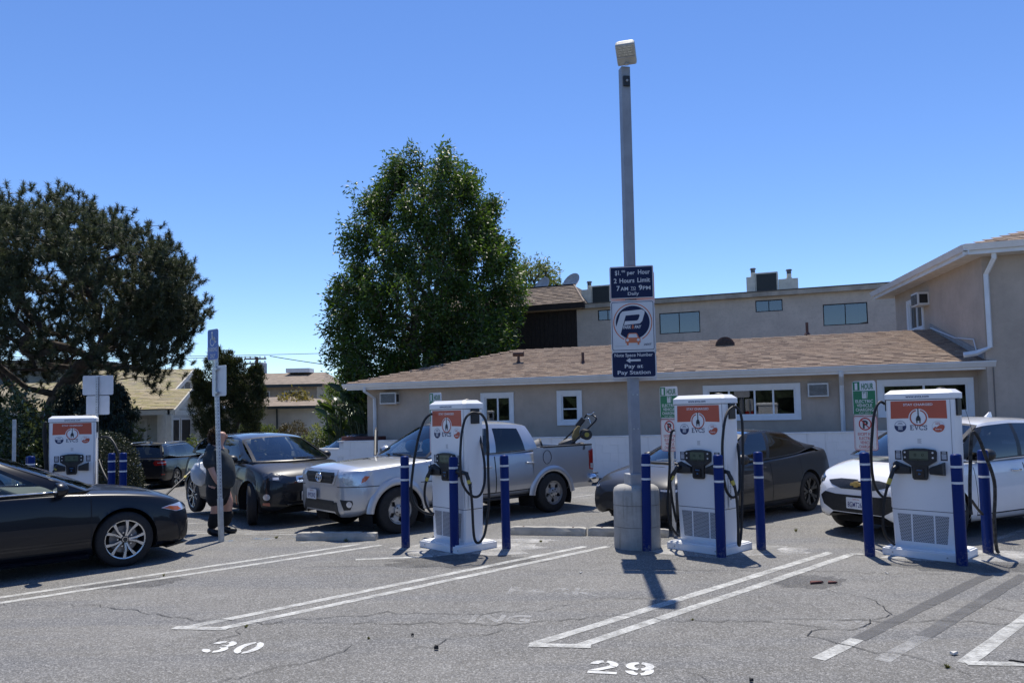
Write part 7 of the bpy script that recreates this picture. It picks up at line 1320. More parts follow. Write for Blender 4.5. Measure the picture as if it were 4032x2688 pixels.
# ---- black suv seen from behind ----------------------------------------------------------
XS = dict(sharp=1, wb=2.81, wr=.36, rr=.245, Ra=.40, hw=.94, tw=.24, archz=.375,
    st=[(-3.80, .44, .74, 1.04, 1.10, .86, .79), (-3.76, .38, .74, 1.08, 1.13, .905, .83), (-3.6, .32, .7, 1.10, 1.16, .93, .85), (-3.1, .28, .66, 1.09, 1.15, .935, .85), (-2.4, .26, .62, 1.07, 1.13, .94, .87), (-1.4, .26, .6, 1.05, 1.11, .94, .87), (-.6, .26, .6, 1.04, 1.11, .94, .87), (0, .27, .6, 1.02, 1.09, .94, .865), (.4, .28, .58, .96, 1.03, .92, .84), (.65, .30, .55, .88, .94, .86, .78), (.80, .34, .52, .78, .83, .74, .66), (.84, .40, .52, .70, .75, .62, .56)],
    doors=[(-1.7, -.55), (-2.7, -1.71)], hood=-.45, cab=(-.45, -3.55), ybin=.80, fb=.5, fbu=.42, rbp=-3.4,
    cols=[(-.48, 1.10, .79, -1.25, 1.56, .64), (-.75, 1.08, .82, -1.4, 1.585, .63), (-1.62, 1.09, .84, -1.75, 1.605, .63), (-1.72, 1.09, .84, -1.85, 1.605, .63), (-2.62, 1.12, .83, -2.65, 1.59, .62), (-2.74, 1.13, .83, -2.75, 1.585, .62), (-3.25, 1.18, .83, -3.12, 1.565, .64), (-3.66, 1.14, .81, -3.36, 1.545, .645)],
    wins=[(1, 2), (3, 4), (5, 6)], chrome=(1, 6), crown=.045, bowf=.1, bowb=.25, bowr=.04, bowrb=.09, tb=.05, tt=.90)
hd_ = R(90); c_, s_ = math.cos(hd_), math.sin(hd_); pos = (-12.95+2.81*c_, 27.6+2.81*s_)
k = Car('black_suv', pos, hd_, 'black mid-size suv seen from behind, left of the person', PB, XS); k.lower(); k.house(glass=glassmat('suv_glass', (.05, .06, .06), .08)); k.bvh(); k.wheels(lambda r: rim_double(r, 5, RIM, .16, .02, .03), RIM, yout=.93); k.interior(xs_front=-1.6, dash_x=-.7, zdash=1.08, seat_z=.75, head=1.38, rear_x=-2.5)
for sd in (1, -1):
    q = k.decal([(sd*-.16, .90), (sd*.20, .88), (sd*.24, .98), (sd*.18, 1.06), (sd*-.16, 1.02)], REDL, 'tail_lamp', 180-38*sd, (-3.5, sd*.6, 0), off=.006); k.decal([(sd*-.15, .965), (sd*.12, .965), (sd*.12, .985), (sd*-.15, .985)], CLR, 'light_strip', 180-38*sd, (-3.5, sd*.6, 0), off=.012, parent=q)
    k.decal([(sd*-.10, .56), (sd*.02, .56), (sd*.02, .60), (sd*-.10, .60)], REDL, 'reflector', 180-38*sd, (-3.5, sd*.6, 0), off=.006); MB().tube([(-1.4, sd*.60, 1.63), (-1.9, sd*.61, 1.655), (-2.9, sd*.60, 1.645), (-3.15, sd*.59, 1.60)], .018, 6).build('roof_rail', M('satin_rail', (.4, .41, .42), .3, .8), k.root, smooth=True)
MB().hexa([(-3.48, -.58, 1.555), (-3.2, -.6, 1.585), (-3.2, .6, 1.585), (-3.48, .58, 1.555)], [(-3.48, -.58, 1.575), (-3.2, -.6, 1.61), (-3.2, .6, 1.61), (-3.48, .58, 1.575)]).build('rear_spoiler', PB, k.root, bevel=.006)
k.plate('6VSM802', (-3.835, 0, .90), 180); emblem_ring(k, (-3.80, 0, 1.07), 180, .035, .035, .012); MB().tube([(-3.62, -.05, 1.20), (-3.63, .28, 1.22)], .014, 6).build('rear_wiper', BLACK(), k.root); MB().hexa([(-2.9, -.02, 1.63), (-2.7, -.02, 1.64), (-2.7, .02, 1.64), (-2.9, .02, 1.63)], [(-2.88, -.006, 1.70), (-2.82, -.006, 1.70), (-2.82, .006, 1.70), (-2.88, .006, 1.70)]).build('shark_fin', PB, k.root)
text(k.root, 'X3', 0, 0, .05, CHROME(), y=0, w=.11, bold=.02, m=Matrix.Translation((-3.815, -.42, 1.04)) @ Matrix.Rotation(R(-90), 4, 'Z'))
# ---- far parked cars, plainer ---------------------------------------------------------------
import copy as _cp
def far_car(name, pos, head, lab, paint_, cfg, rim=None, steer=0):
    k = Car(name, pos, head, lab, paint_, cfg); k.lower(); k.house(glass=glassmat('suv_glass', (.05, .06, .06), .08), wglass=glassmat('far_windscreen', (.3, .36, .38), .12)); k.bvh(); k.wheels(lambda r: rim_single(r, 5, rim or RSIL), RSIL, steer=steer, yout=cfg['hw']-.012); k.mirror(-.85, cfg['cols'][1][1]+.06, cfg['cols'][1][2]+.02, paint_)
    for sd in (1, -1):
        k.decal([(sd*x, z) for x, z in [(-.12, .60), (.12, .60), (.2, .70), (-.1, .69)]], HL, 'headlight', 45*sd, (.62, sd*.6, 0), off=.006); k.decal([(sd*x, z) for x, z in [(-.14, .82), (.14, .80), (.14, .92), (-.14, .93)]], REDL, 'tail_lamp', 180-40*sd, (-cfg['wb']-.8, sd*.6, 0), off=.006)
    k.decal([(-.5, .40), (.5, .40), (.5, .56), (-.5, .56)], GRB, 'grille', 0, off=.004); return k
PBL_ = paint('steel_blue_car_paint', (.16, .23, .34), .5, .32); PDB = paint('deep_blue_car_paint', (.03, .06, .17), .4, .3); PGM = paint('grey_car_paint', (.20, .21, .23), .6, .32); PSW = paint('pearl_car_paint', (.62, .62, .60), .1, .3)
far_car('parked_sedan', (-15.4, 36.2), R(12), 'white sedan parked on the street behind the black suv', PSW, CAM)
far_car('parked_suv', (-15.1, 22.6), R(22), 'pale blue-grey suv behind the bare post and the smallest charger', PBL_, XS, steer=0)
far_car('parked_hatchback', (-21.3, 31.2), R(192), 'small white car end visible right of the smallest charger', PSW, BO)
far_car('parked_sedan', (-8.3, 31.0), R(-150), 'grey sedan parked beyond the low end of the white wall', PGM, CAM)
far_car('parked_suv', (-6.35, 26.6), R(-124), 'blue suv directly behind the step in the white wall', PDB, XS)
# ================================================================== VEGETATION
def leafmat(name, dark, lite, trans=.35, rough=.5, tcol=None):
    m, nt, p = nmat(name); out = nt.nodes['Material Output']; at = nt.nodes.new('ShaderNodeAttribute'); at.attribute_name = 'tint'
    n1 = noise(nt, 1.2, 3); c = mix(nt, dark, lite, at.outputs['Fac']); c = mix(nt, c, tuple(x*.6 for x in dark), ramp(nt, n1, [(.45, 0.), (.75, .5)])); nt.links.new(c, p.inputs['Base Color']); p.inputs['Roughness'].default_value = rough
    tr = nt.nodes.new('ShaderNodeBsdfTranslucent'); tc = mix(nt, tcol or tuple(min(1, x*1.6) for x in lite), (.30, .34, .03), .2); nt.links.new(tc, tr.inputs[0])
    tm = mix(nt, (0, 0, 0), tc, at.outputs['Fac']); nt.links.new(mix(nt, tc, tm, .5), tr.inputs[0])
    mx = nt.nodes.new('ShaderNodeMixShader'); mx.inputs[0].default_value = trans; nt.links.new(p.outputs[0], mx.inputs[1]); nt.links.new(tr.outputs[0], mx.inputs[2]); nt.links.new(mx.outputs[0], out.inputs[0]); return m
def inst(name, tv, tf, Rm, loc, tint, mat, parent, smooth=False):
    """join N transformed copies of a template into one mesh with a per-copy tint"""
    tv = np.array(tv, float); n = len(loc); k = len(tv); V = np.einsum('nij,kj->nki', Rm, tv)+loc[:, None, :]; F = np.array(tf); nf = len(F); w_ = F.shape[1]
    me = bpy.data.meshes.new(name); me.vertices.add(n*k); me.vertices.foreach_set('co', V.reshape(-1)); FF = (F[None]+np.arange(n)[:, None, None]*k).reshape(-1); me.loops.add(len(FF)); me.loops.foreach_set('vertex_index', FF.astype(np.int32)); me.polygons.add(n*nf); me.polygons.foreach_set('loop_start', np.arange(n*nf, dtype=np.int32)*w_); me.update(calc_edges=True); me.validate()
    at = me.attributes.new('tint', 'FLOAT', 'POINT'); at.data.foreach_set('value', np.repeat(tint, k).astype(np.float32)); o = link(name, me, mat, parent); return o
def frames(d, roll):
    """rotation matrices whose y axis is d (N,3)"""
    d = d/np.linalg.norm(d, axis=1, keepdims=True); a = np.where(np.abs(d[:, 2:3]) < .9, np.array([[0, 0, 1.]]), np.array([[1., 0, 0]])); x = np.cross(d, a); x /= np.linalg.norm(x, axis=1, keepdims=True); z = np.cross(x, d); c, s = np.cos(roll)[:, None], np.sin(roll)[:, None]; x2 = x*c+z*s; z2 = -x*s+z*c; return np.stack([x2, d, z2], axis=2)
def rand_dirs(n): v = rng.normal(size=(n, 3)); return v/np.linalg.norm(v, axis=1, keepdims=True)
def colonize(nodes, par, targets, seg=.6, bend=.25, up=0.):
    """grow a branch from the nearest existing node to every target"""
    nodes = [np.array(p, float) for p in nodes]; par = list(par); tips = []; arr = np.array(nodes+[np.zeros(3)]*(len(targets)*8)); cnt = len(nodes)
    base = np.mean(nodes, axis=0); order = np.argsort(np.linalg.norm(targets-base, axis=1))
    for t in targets[order]:
        d = np.linalg.norm(arr[:cnt]-t, axis=1)+ (arr[:cnt, 2] > t[2]+.4)*1.2; i = int(np.argmin(d)); p = arr[i]; L = np.linalg.norm(t-p); k = max(1, min(7, int(L/seg))); prev = i; mid = rng.normal(size=3)*bend*L*.35+np.array([0, 0, up*L])
        for j in range(1, k+1):
            f = j/k; q = p+(t-p)*f+mid*math.sin(math.pi*f)*.6
            if cnt >= len(arr): break
            arr[cnt] = q; par.append(prev); prev = cnt; cnt += 1
        tips.append(prev)
    return arr[:cnt], par, tips
def branches(name, nodes, par, mat, parent, r0, rmin=.008, power=.42, sides=5, scale=1.0):
    n = len(nodes); w_ = np.zeros(n); ch = np.zeros(n)
    for i in range(n-1, 0, -1):
        if par[i] >= 0: w_[par[i]] += max(1., w_[i]) if w_[i] else 1.
    w_ = np.maximum(w_, 1); rad = np.maximum(rmin, r0*(w_/w_.max())**power)
    A = np.array([i for i in range(n) if par[i] >= 0]); B = np.array([par[i] for i in A]); d = nodes[A]-nodes[B]; L = np.linalg.norm(d, axis=1); ok = L > 1e-4; A, B, d = A[ok], B[ok], d[ok]; Fm = frames(d, np.zeros(len(A))); ang = np.linspace(0, 2*np.pi, sides, endpoint=False); ring = np.stack([np.cos(ang), np.zeros(sides), np.sin(ang)], 1)
    V0 = np.einsum('nij,kj->nki', Fm, ring)*rad[B][:, None, None]*np.minimum(1.0, (rad[A]/rad[B])*1.7)[:, None, None]+nodes[B][:, None]; V1 = np.einsum('nij,kj->nki', Fm, ring)*rad[A][:, None, None]+nodes[A][:, None]; V = np.concatenate([V0, V1], 1); N_ = len(A); f = np.array([(k, (k+1) % sides, (k+1) % sides+sides, k+sides) for k in range(sides)])
    me = bpy.data.meshes.new(name); me.vertices.add(N_*2*sides); me.vertices.foreach_set('co', V.reshape(-1)); FF = (f[None]+np.arange(N_)[:, None, None]*2*sides).reshape(-1); me.loops.add(len(FF)); me.loops.foreach_set('vertex_index', FF.astype(np.int32)); me.polygons.add(N_*sides); me.polygons.foreach_set('loop_start', np.arange(N_*sides, dtype=np.int32)*4); me.update(calc_edges=True); return link(name, me, mat, parent, smooth=True)
BARK = M('pine_bark', (.075, .058, .045), .95, 0, .35, 6, bmp=.8, bscale=14, bdist=.03); BARK2 = M('grey_bark', (.12, .10, .085), .95, 0, .3, 6, bmp=.6, bscale=16, bdist=.02)
LEAF = [(0, 0, 0), (.5, .45, .08), (0, 1, 0), (-.5, .45, .08)]; LEAFF = [(0, 1, 2, 3)]
def leaf_cloud(name, tips, dirs, per, L, W, spread, mat, parent, droop=.3, tint_hi=None, lumps=None):
    n = len(tips)*per; loc = np.repeat(tips, per, 0)+rng.normal(size=(n, 3))*spread; d = np.repeat(dirs, per, 0)*.8+rand_dirs(n)*.9+np.array([0, 0, -droop]); Fm = frames(d, rng.uniform(0, 6.28, n)); ln = L*rng.uniform(.65, 1.25, n); S = np.stack([W*rng.uniform(.8, 1.2, n), ln, ln], 1); t = np.repeat(tint_hi if tint_hi is not None else rng.uniform(0, 1, len(tips)), per)*.7+rng.uniform(0, .3, n); return inst(name, LEAF, LEAFF, Fm*S[:, None, :], loc, t, mat, parent)
def profile_pts(n, c, prof, inner=.5, seedpow=.5, zc=None, lump=0.0, squash=1.0):
    """random points inside a body of revolution given by (z, r) rows, biased outward"""
    z = np.array([p[0] for p in prof]); r = np.array([p[1] for p in prof]); zz = rng.uniform(z.min(), z.max(), n*4); rm = np.interp(zz, z, r); keep = rng.uniform(0, r.max(), n*4) < rm; zz = zz[keep][:n]; rm = rm[keep][:n]; a = rng.uniform(0, 2*np.pi, len(zz)); f = inner+(1-inner)*rng.uniform(0, 1, len(zz))**seedpow
    if lump: f = f*(1+lump*(np.sin(a*3+zz*1.1)*.5+np.sin(a*5-zz*1.9+1)*.5+np.sin(zz*2.7+a)*.4))
    return np.stack([c[0]+rm*f*np.cos(a), c[1]+rm*f*np.sin(a)*squash, zz], 1)
def clump_pts(n, c, prof, inner, lump, squash, k):
    """points gathered in leafy sub-crowns, some pushed out past the outline, with gaps between"""
    C_ = profile_pts(k, c, prof, .72, .6, lump=lump, squash=squash); zt = max(p[0] for p in prof); rm = max(p[1] for p in prof); C_ = C_+rng.normal(size=C_.shape)*np.array([.12, .12, .25]); idx = rng.integers(0, len(C_), int(n*.82)); sz = rng.uniform(.30, .62, len(C_))*rm/3.4; d = rand_dirs(len(idx)); f = rng.uniform(0, 1, (len(idx), 1))**.45; P_ = C_[idx]+d*f*sz[idx][:, None]*np.array([.85, .85, 1.35]); return np.concatenate([P_, profile_pts(n-len(idx), c, prof, inner*.5, .9, squash=squash)])
# ---- the big pine ---------------------------------------------------------------
def pine():
    c = (-20.4, 33.0); g = gz(*c); r = empty('pine_tree', (0, 0, 0), 0, 'large dark pine with a broad domed crown filling the left side', 'tree')
    prof = [(4.0, 4.4), (4.6, 5.4), (6, 6.0), (7.4, 6.4), (8.4, 6.5), (9.2, 5.6), (9.9, 4.2), (10.5, 2.8), (10.9, 1.8), (11.2, .7)]
    T = clump_pts(6800, c, prof, .5, .04, 1.0, 640); keep = ~((T[:, 2] < 7.4) & (np.hypot(T[:, 0]-c[0], T[:, 1]-c[1]) < 4.4) & (rng.uniform(size=len(T)) < .80)); T = T[keep]
    T = T[~((np.sin(T[:, 0]*1.5+T[:, 2]*1.1)*np.cos(T[:, 2]*1.7+T[:, 0]*.7) > .72) & (T[:, 2] < 9.2))]
    nodes = []; par = []
    def limb(pts, start=-1):
        P_ = smoothpts(pts, 4); last = start
        for p in P_: nodes.append(np.array(p)); par.append(last); last = len(nodes)-1
        return last
    a = limb([(c[0]-.5, 33, g-.3), (c[0]-.2, 33, .6), (c[0]+.5, 32.9, 1.8), (c[0]+1.1, 32.8, 2.9)]); b = limb([(c[0]+1.3, 32.8, 3.4), (c[0]+2.4, 32.6, 4.5), (c[0]+3.4, 32.5, 5.8), (c[0]+4.5, 32.5, 7)], a); limb([(c[0]+.9, 33, 3.6), (c[0]+.4, 33.2, 5), (c[0]+.2, 33.5, 7), (c[0]+.5, 33.4, 9)], a); limb([(c[0]-.3, 33, 2.4), (c[0]-1.8, 33, 4.2), (c[0]-3, 32.8, 6), (c[0]-3.6, 33, 8)], a-6); limb([(c[0]+2.7, 32.4, 4.4), (c[0]+4.2, 31.6, 4.9), (c[0]+5.4, 31.2, 5.4)], b-9); limb([(c[0]+.2, 32, 3.2), (c[0]-.5, 30.4, 4.6), (c[0]-.3, 29, 6)], a); limb([(c[0]+1.5, 33.6, 4), (c[0]+2.5, 35, 6), (c[0]+2.2, 36.5, 8)], a)
    nd, pr, tips = colonize(nodes, par, T, .7, .3, .04); branches('trunk', nd, pr, BARK, r, .40, .012, .50, 6)
    tp = nd[tips]; dirs = tp-np.array([pr_ for pr_ in [nd[pr[t]] for t in tips]]); dirs /= np.maximum(1e-6, np.linalg.norm(dirs, axis=1, keepdims=True)); dirs = dirs*.6+np.array([0, 0, .75]); dirs /= np.linalg.norm(dirs, axis=1, keepdims=True)
    per = 92; n = len(tp)*per; d = np.repeat(dirs, per, 0)*.62+rand_dirs(n)*.85; L = rng.uniform(.13, .26, n); Fm = frames(d, rng.uniform(0, 6.28, n)); S = np.stack([np.full(n, .024), L, L], 1); loc = np.repeat(tp, per, 0)+np.repeat(dirs, per, 0)*rng.uniform(-.22, .14, (n, 1)); hi = np.clip((tp[:, 2]-5)/8, 0, 1)*.35+rng.uniform(0, .65, len(tp))  # tint rises with height: sunlit crown top put into the needle colour
    inst('crown', [(-.5, 0, 0), (.5, 0, 0), (.12, 1, 0), (-.12, 1, 0)], [(0, 1, 2, 3)], Fm*S[:, None, :], loc, np.repeat(hi, per), leafmat('pine_needles', (.018, .032, .018), (.095, .115, .058), .16, .55), r)
pine()
# ---- tall dense evergreen behind the building ----------------------------------------
def broadleaf(name, label, c, prof, ntip, per, L, W, spread, mat, trunk_r, inner=.35, lump=.12, droop=.35, stems=3, bark=None, zb=None, squash=1.0, clumps=0):
    g = gz(*c); r = empty(name, (0, 0, 0), 0, label, 'tree'); T = clump_pts(ntip, c, prof, inner, lump, squash, clumps) if clumps else profile_pts(ntip, c, prof, inner, .5, lump=lump, squash=squash); nodes = []; par = []; zt = max(p[0] for p in prof); zb = g if zb is None else zb; rm = max(p[1] for p in prof)
    for s in range(stems):
        a = 6.28*s/stems+.6; last = -1
        for k in range(9): f = k/8; nodes.append(np.array((c[0]+math.cos(a)*rm*.28*f+.1*math.sin(k+s), c[1]+math.sin(a)*rm*.28*f, zb-.2+(zt*.88-zb)*f))); par.append(last); last = len(nodes)-1
    nd, pr, tips = colonize(nodes, par, T, .6, .25, .06); branches('trunk', nd, pr, bark or BARK2, r, trunk_r, .008, .42, 5); tp = nd[tips]; ax = np.array([c[0], c[1], 0])
    dirs = tp-ax; dirs[:, 2] = .5; dirs /= np.linalg.norm(dirs, axis=1, keepdims=True); rad = np.hypot(tp[:, 0]-c[0], tp[:, 1]-c[1])/rm; hi = np.clip(.15+.55*rad*rng.uniform(.3, 1, len(tp))+.25*(tp[:, 2]/zt)*rng.uniform(0, 1, len(tp)), 0, 1)**1.6  # tint rises outward and upward: sunlit crown put into the leaf colour
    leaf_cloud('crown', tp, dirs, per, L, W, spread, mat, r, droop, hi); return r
TALL = leafmat('tall_tree_leaves', (.012, .030, .010), (.105, .175, .028), .30, .45, (.15, .32, .025))
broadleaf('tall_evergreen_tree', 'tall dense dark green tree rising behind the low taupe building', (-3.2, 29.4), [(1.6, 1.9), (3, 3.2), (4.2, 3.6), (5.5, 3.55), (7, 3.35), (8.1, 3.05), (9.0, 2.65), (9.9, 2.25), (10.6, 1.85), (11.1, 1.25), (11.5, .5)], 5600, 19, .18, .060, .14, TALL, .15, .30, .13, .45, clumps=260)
broadleaf('small_far_tree', 'light green tree top peeking out between the tall tree and the mansard roof', (1.3, 45), [(6.5, 1.2), (8, 1.9), (9, 1.8), (9.9, 1.5), (10.6, .7)], 420, 16, .24, .08, .22, leafmat('far_tree_leaves', (.05, .075, .02), (.20, .25, .05), .35), .14)
broadleaf('green_garden_tree', 'bright green leafy tree behind the bird of paradise plants', (-6.9, 33.0), [(-.3, .8), (1.2, 1.2), (2.4, 1.25), (3.2, .95), (3.75, .4)], 420, 16, .15, .065, .13, leafmat('garden_tree_leaves', (.04, .08, .016), (.17, .27, .04), .35), .08)
broadleaf('young_yellow_tree', 'small yellowish bush tree left of the bird of paradise plants', (-13.9, 49), [(.5, .8), (1.6, 1.2), (2.6, 1.1), (3.3, .5)], 200, 14, .22, .10, .18, leafmat('yellow_leaves', (.10, .09, .02), (.28, .22, .04), .35), .06)
# ---- junipers / conifers built of upright plumes -----------------------------------------
def plumes(name, label, specs, per, mat, trunk, L=.13, W=.028, cat='tree', bark=None, hang=False):
    r = empty(name, (0, 0, 0), 0, label, cat); tips = []; dirs = []
    for (x, y, z, rx, h, lx) in specs:
        n = int(per*rx*h*6); u = rng.uniform(0, 1, n); a = rng.uniform(0, 6.28, n); pr = np.sin(np.pi*np.clip(u*.86+.10, 0, 1))**.8*(1+.28*np.sin(a*3+u*9)+.2*np.sin(u*23+a)); f = rng.uniform(.55, 1, n)**.6; tips.append(np.stack([x+lx*u+rx*pr*f*np.cos(a), y+rx*pr*f*np.sin(a), z+h*u], 1)); dd = np.stack([np.cos(a)*.55+lx*.3, np.sin(a)*.55, np.full(n, -.9 if hang else .8)], 1); dirs.append(dd)
    tips = np.concatenate(tips); dirs = np.concatenate(dirs); hi = rng.uniform(0, 1, len(tips))**1.7; leaf_cloud('crown', tips, dirs, 10, L, W, .05, mat, r, -.5 if not hang else .7, hi)
    for i, pts in enumerate(trunk): MB().tube(smoothpts(pts, 4), .1, 7, rs=list(np.linspace(.16, .04, 4*(len(pts)-1)+1))).build('trunk', bark or BARK2, r, smooth=True)
JUN = leafmat('juniper_foliage', (.009, .019, .008), (.10, .12, .03), .10, .6)
g_ = -.67
plumes('juniper_tree', 'twisted dark green juniper in front of the cream house', [(-14.70, 37, 1.0, .55, 2.6, -.3), (-14.40, 37.1, 2.6, .6, 2.6, .1), (-13.80, 36.9, 2.0, .6, 2.7, .1), (-13.40, 37.1, 2.5, .5, 2.1, .2), (-12.90, 37, 1.6, .6, 2.6, .5), (-12.60, 36.9, 1.2, .5, 2.0, .5), (-12.40, 37, 2.6, .35, 1.7, .2), (-14.20, 36.8, .4, .6, 1.8, -.1), (-13.20, 36.8, .6, .55, 1.9, .2), (-14.90, 37, 2.3, .35, 1.8, -.25), (-13.70, 37.2, 3.6, .35, 1.4, .0), (-12.70, 37, .2, .4, 1.3, .3)], 85, JUN, [[(-14.10, 37, g_), (-14.00, 37, .4), (-14.30, 37, 1.8), (-14.10, 37, 3)], [(-14.00, 37, g_), (-13.50, 37, .6), (-13.10, 37, 1.9), (-12.60, 37, 3)]])
plumes('weeping_cypress', 'dark drooping conifer shrub behind the smallest charger sign backs', [(-16.05, 30, .0, 1.0, 3.3, .1), (-17.2, 30.2, .2, 1.0, 3.0, -.1), (-15.5, 29.9, .6, .6, 2.6, .1), (-17.6, 30.4, .0, .8, 2.6, 0)], 60, leafmat('cypress_foliage', (.010, .017, .009), (.035, .05, .018), .05, .6), [[(-15.9, 30, g_), (-15.9, 30, 1), (-16, 30, 2.4)]], .16, .04, hang=True)
# ---- round clipped and loose shrubs -----------------------------------------------------
def shrub(name, label, c, rx, ry, h, n, L, W, mat, zb=None, stems=5, flat_=.0, cat='bush', shell=.55, lump=.12):
    g = gz(*c) if zb is None else zb; r = empty(name, (0, 0, 0), 0, label, cat); d = rand_dirs(n); d[:, 2] = np.abs(d[:, 2]); f = (shell+(1-shell)*rng.uniform(0, 1, (n, 1))**.5)*(1+lump*np.sin(d[:, :1]*7+d[:, 2:]*5+c[0])); P_ = np.array([c[0], c[1], g])+d*f*np.array([rx, ry, h]); low = rng.uniform(0, 1, n) < .25; P_[low, 2] = g+rng.uniform(0, .4, low.sum())*h
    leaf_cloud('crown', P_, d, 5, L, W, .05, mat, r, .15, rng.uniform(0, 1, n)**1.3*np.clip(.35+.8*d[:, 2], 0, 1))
    for s in range(stems): a = 6.28*s/stems; MB().tube([(c[0]+.06*math.cos(a), c[1]+.06*math.sin(a), g-.1), (c[0]+rx*.3*math.cos(a), c[1]+ry*.3*math.sin(a), g+h*.4), (c[0]+rx*.6*math.cos(a), c[1]+ry*.6*math.sin(a), g+h*.72)], .03, 5, rs=[.035, .025, .01]).build('stem', BARK2, r)
    return r
HEDG = leafmat('hedge_leaves', (.03, .055, .014), (.15, .20, .035), .3); HOLLY = leafmat('glossy_leaves', (.018, .034, .014), (.10, .13, .05), .18, .25); BROWNL = leafmat('bronze_leaves', (.055, .04, .016), (.14, .10, .03), .2); DARKL = leafmat('dark_leaves', (.008, .016, .008), (.028, .042, .016), .1); PALEL = leafmat('pale_green_leaves', (.07, .10, .03), (.26, .29, .09), .35)
shrub('round_hedge', 'dark clipped round hedge ball behind the bollards of the smallest charger', (-12.9, 24.6), 1.0, .9, 1.95, 2600, .07, .035, DARKL, lump=.03, shell=.8)
shrub('glossy_shrub', 'dark glossy shrub at the far left edge behind the bare post', (-16.6, 26.0), 1.5, 1.1, 3.3, 1500, .16, .08, HOLLY); shrub('glossy_shrub', 'tall glossy shrub on the left edge beside the pine trunk', (-18.6, 27.6), 1.5, 1.2, 3.9, 1500, .16, .08, HOLLY); shrub('dark_shrub', 'dense dark shrub directly behind the smallest charger', (-14.6, 26.4), 1.3, 1.0, 2.5, 1600, .12, .06, DARKL)
shrub('loose_shrub', 'loose shrub with pale glossy leaves in front of the bungalow porch', (-16.4, 33.0), .95, .9, 2.7, 560, .17, .085, leafmat('magnolia_leaves', (.035, .05, .015), (.22, .24, .09), .3, .25), shell=.3, lump=.25)
shrub('clipped_hedge', 'clipped green hedge under the cream house window, left one', (-14.5, 41.5), .9, .7, 2.05, 1100, .10, .055, HEDG, shell=.75, lump=.05); shrub('clipped_hedge', 'clipped green hedge under the cream house window, right one', (-13.2, 41), .95, .7, 2.15, 1200, .10, .055, HEDG, shell=.75, lump=.05); shrub('low_hedge', 'low yellow-green bush by the cream house steps', (-14.9, 40.0), .9, .6, 1.35, 700, .10, .06, PALEL)
shrub('bronze_shrub', 'brownish rounded bush right of the clipped hedges', (-11.7, 41), 1.15, .8, 2.2, 1500, .09, .045, BROWNL, shell=.75, lump=.05); shrub('pale_shrub', 'pale green leafy bush above the grey parked sedan', (-9.7, 38), 1.0, .8, 1.9, 620, .14, .075, PALEL); shrub('porch_shrub', 'small green bush beside the bungalow railing', (-15.6, 37.6), .8, .6, 1.5, 500, .11, .06, HEDG)
shrub('dark_shrub', 'dark green bush between the bird of paradise and the building corner', (-5.5, 30.6), 1.2, .9, 2.6, 1500, .13, .06, leafmat('deep_green_leaves', (.02, .035, .012), (.09, .10, .03), .2)); shrub('dark_shrub', 'dark bush mass behind the blue suv', (-7.6, 34.5), 1.4, 1.0, 2.3, 1400, .13, .06, MATS.get('x') or leafmat('deep_green_leaves2', (.014, .028, .010), (.06, .08, .025), .2))
# ---- giant bird of paradise -----------------------------------------------------------------
def paradise(label, c, n, h, mat, seed):
    rs = random.Random(seed); g = gz(*c); r = empty('bird_of_paradise_plant', (c[0], c[1], g), 0, label, 'plant', 'bird of paradise plants')
    for k in range(n):
        a = rs.uniform(0, 6.28); lean = rs.uniform(.03, .30); hh = h*rs.uniform(.45, 1); d = Vector((math.cos(a)*lean, math.sin(a)*lean*.6, 1)).normalized(); b = Vector((rs.uniform(-.3, .3), rs.uniform(-.3, .3), 0)); t = b+d*max(.3, hh-.45); MB().tube([b, b.lerp(t, .6), t], .025, 5, rs=[.035, .025, .016]).build('stalk', M('stalk_green', (.06, .08, .03), .6), r)
        L = rs.uniform(.38, .66); ax = (d+Vector((math.cos(a)*.55, math.sin(a)*.4, .1))).normalized(); sd = ax.cross(Vector((rs.uniform(-1, 1), rs.uniform(-1, 1), .2))).normalized(); nn = sd.cross(ax); vs = []; W = L*.22
        for i in range(8):
            f = i/7; w_ = W*math.sin(math.pi*min(1, f*.92+.06))**.7; p = t+ax*L*f+Vector((math.cos(a), math.sin(a), 0))*(.35*L*f*f)-Vector((0, 0, .25*L*f*f)); vs += [p-sd*w_+nn*w_*.35, p, p+sd*w_+nn*w_*.35]
        MB().add(vs, [(3*i+e, 3*i+e+1, 3*i+e+4, 3*i+e+3) for i in range(7) for e in (0, 1)]).build('leaf', mat[k % len(mat)], r, smooth=True)
def bigleaf(name, col, tr):
    m, nt, p = nmat(name); out = nt.nodes['Material Output']; n1 = noise(nt, 4, 4); nt.links.new(mix(nt, tuple(x*.7 for x in col), col, n1), p.inputs['Base Color']); p.inputs['Roughness'].default_value = .35; t = nt.nodes.new('ShaderNodeBsdfTranslucent'); t.inputs[0].default_value = (*tr, 1); mx = nt.nodes.new('ShaderNodeMixShader'); mx.inputs[0].default_value = .3; nt.links.new(p.outputs[0], mx.inputs[1]); nt.links.new(t.outputs[0], mx.inputs[2]); nt.links.new(mx.outputs[0], out.inputs[0]); return m
BL = [bigleaf('paradise_leaf_a', (.035, .07, .025), (.10, .16, .02)), bigleaf('paradise_leaf_b', (.06, .10, .035), (.16, .20, .03)), bigleaf('paradise_leaf_c', (.025, .05, .025), (.06, .1, .02))]
paradise('bird of paradise clump farthest left, standing clear against the sky', (-6.6, 30.0), 34, 3.7, BL, 3); paradise('tall bird of paradise clump in the middle of the garden corner', (-5.6, 29.2), 40, 4.1, BL, 5); paradise('bird of paradise clump next to the taupe building corner', (-4.9, 28.0), 34, 3.5, BL, 8)
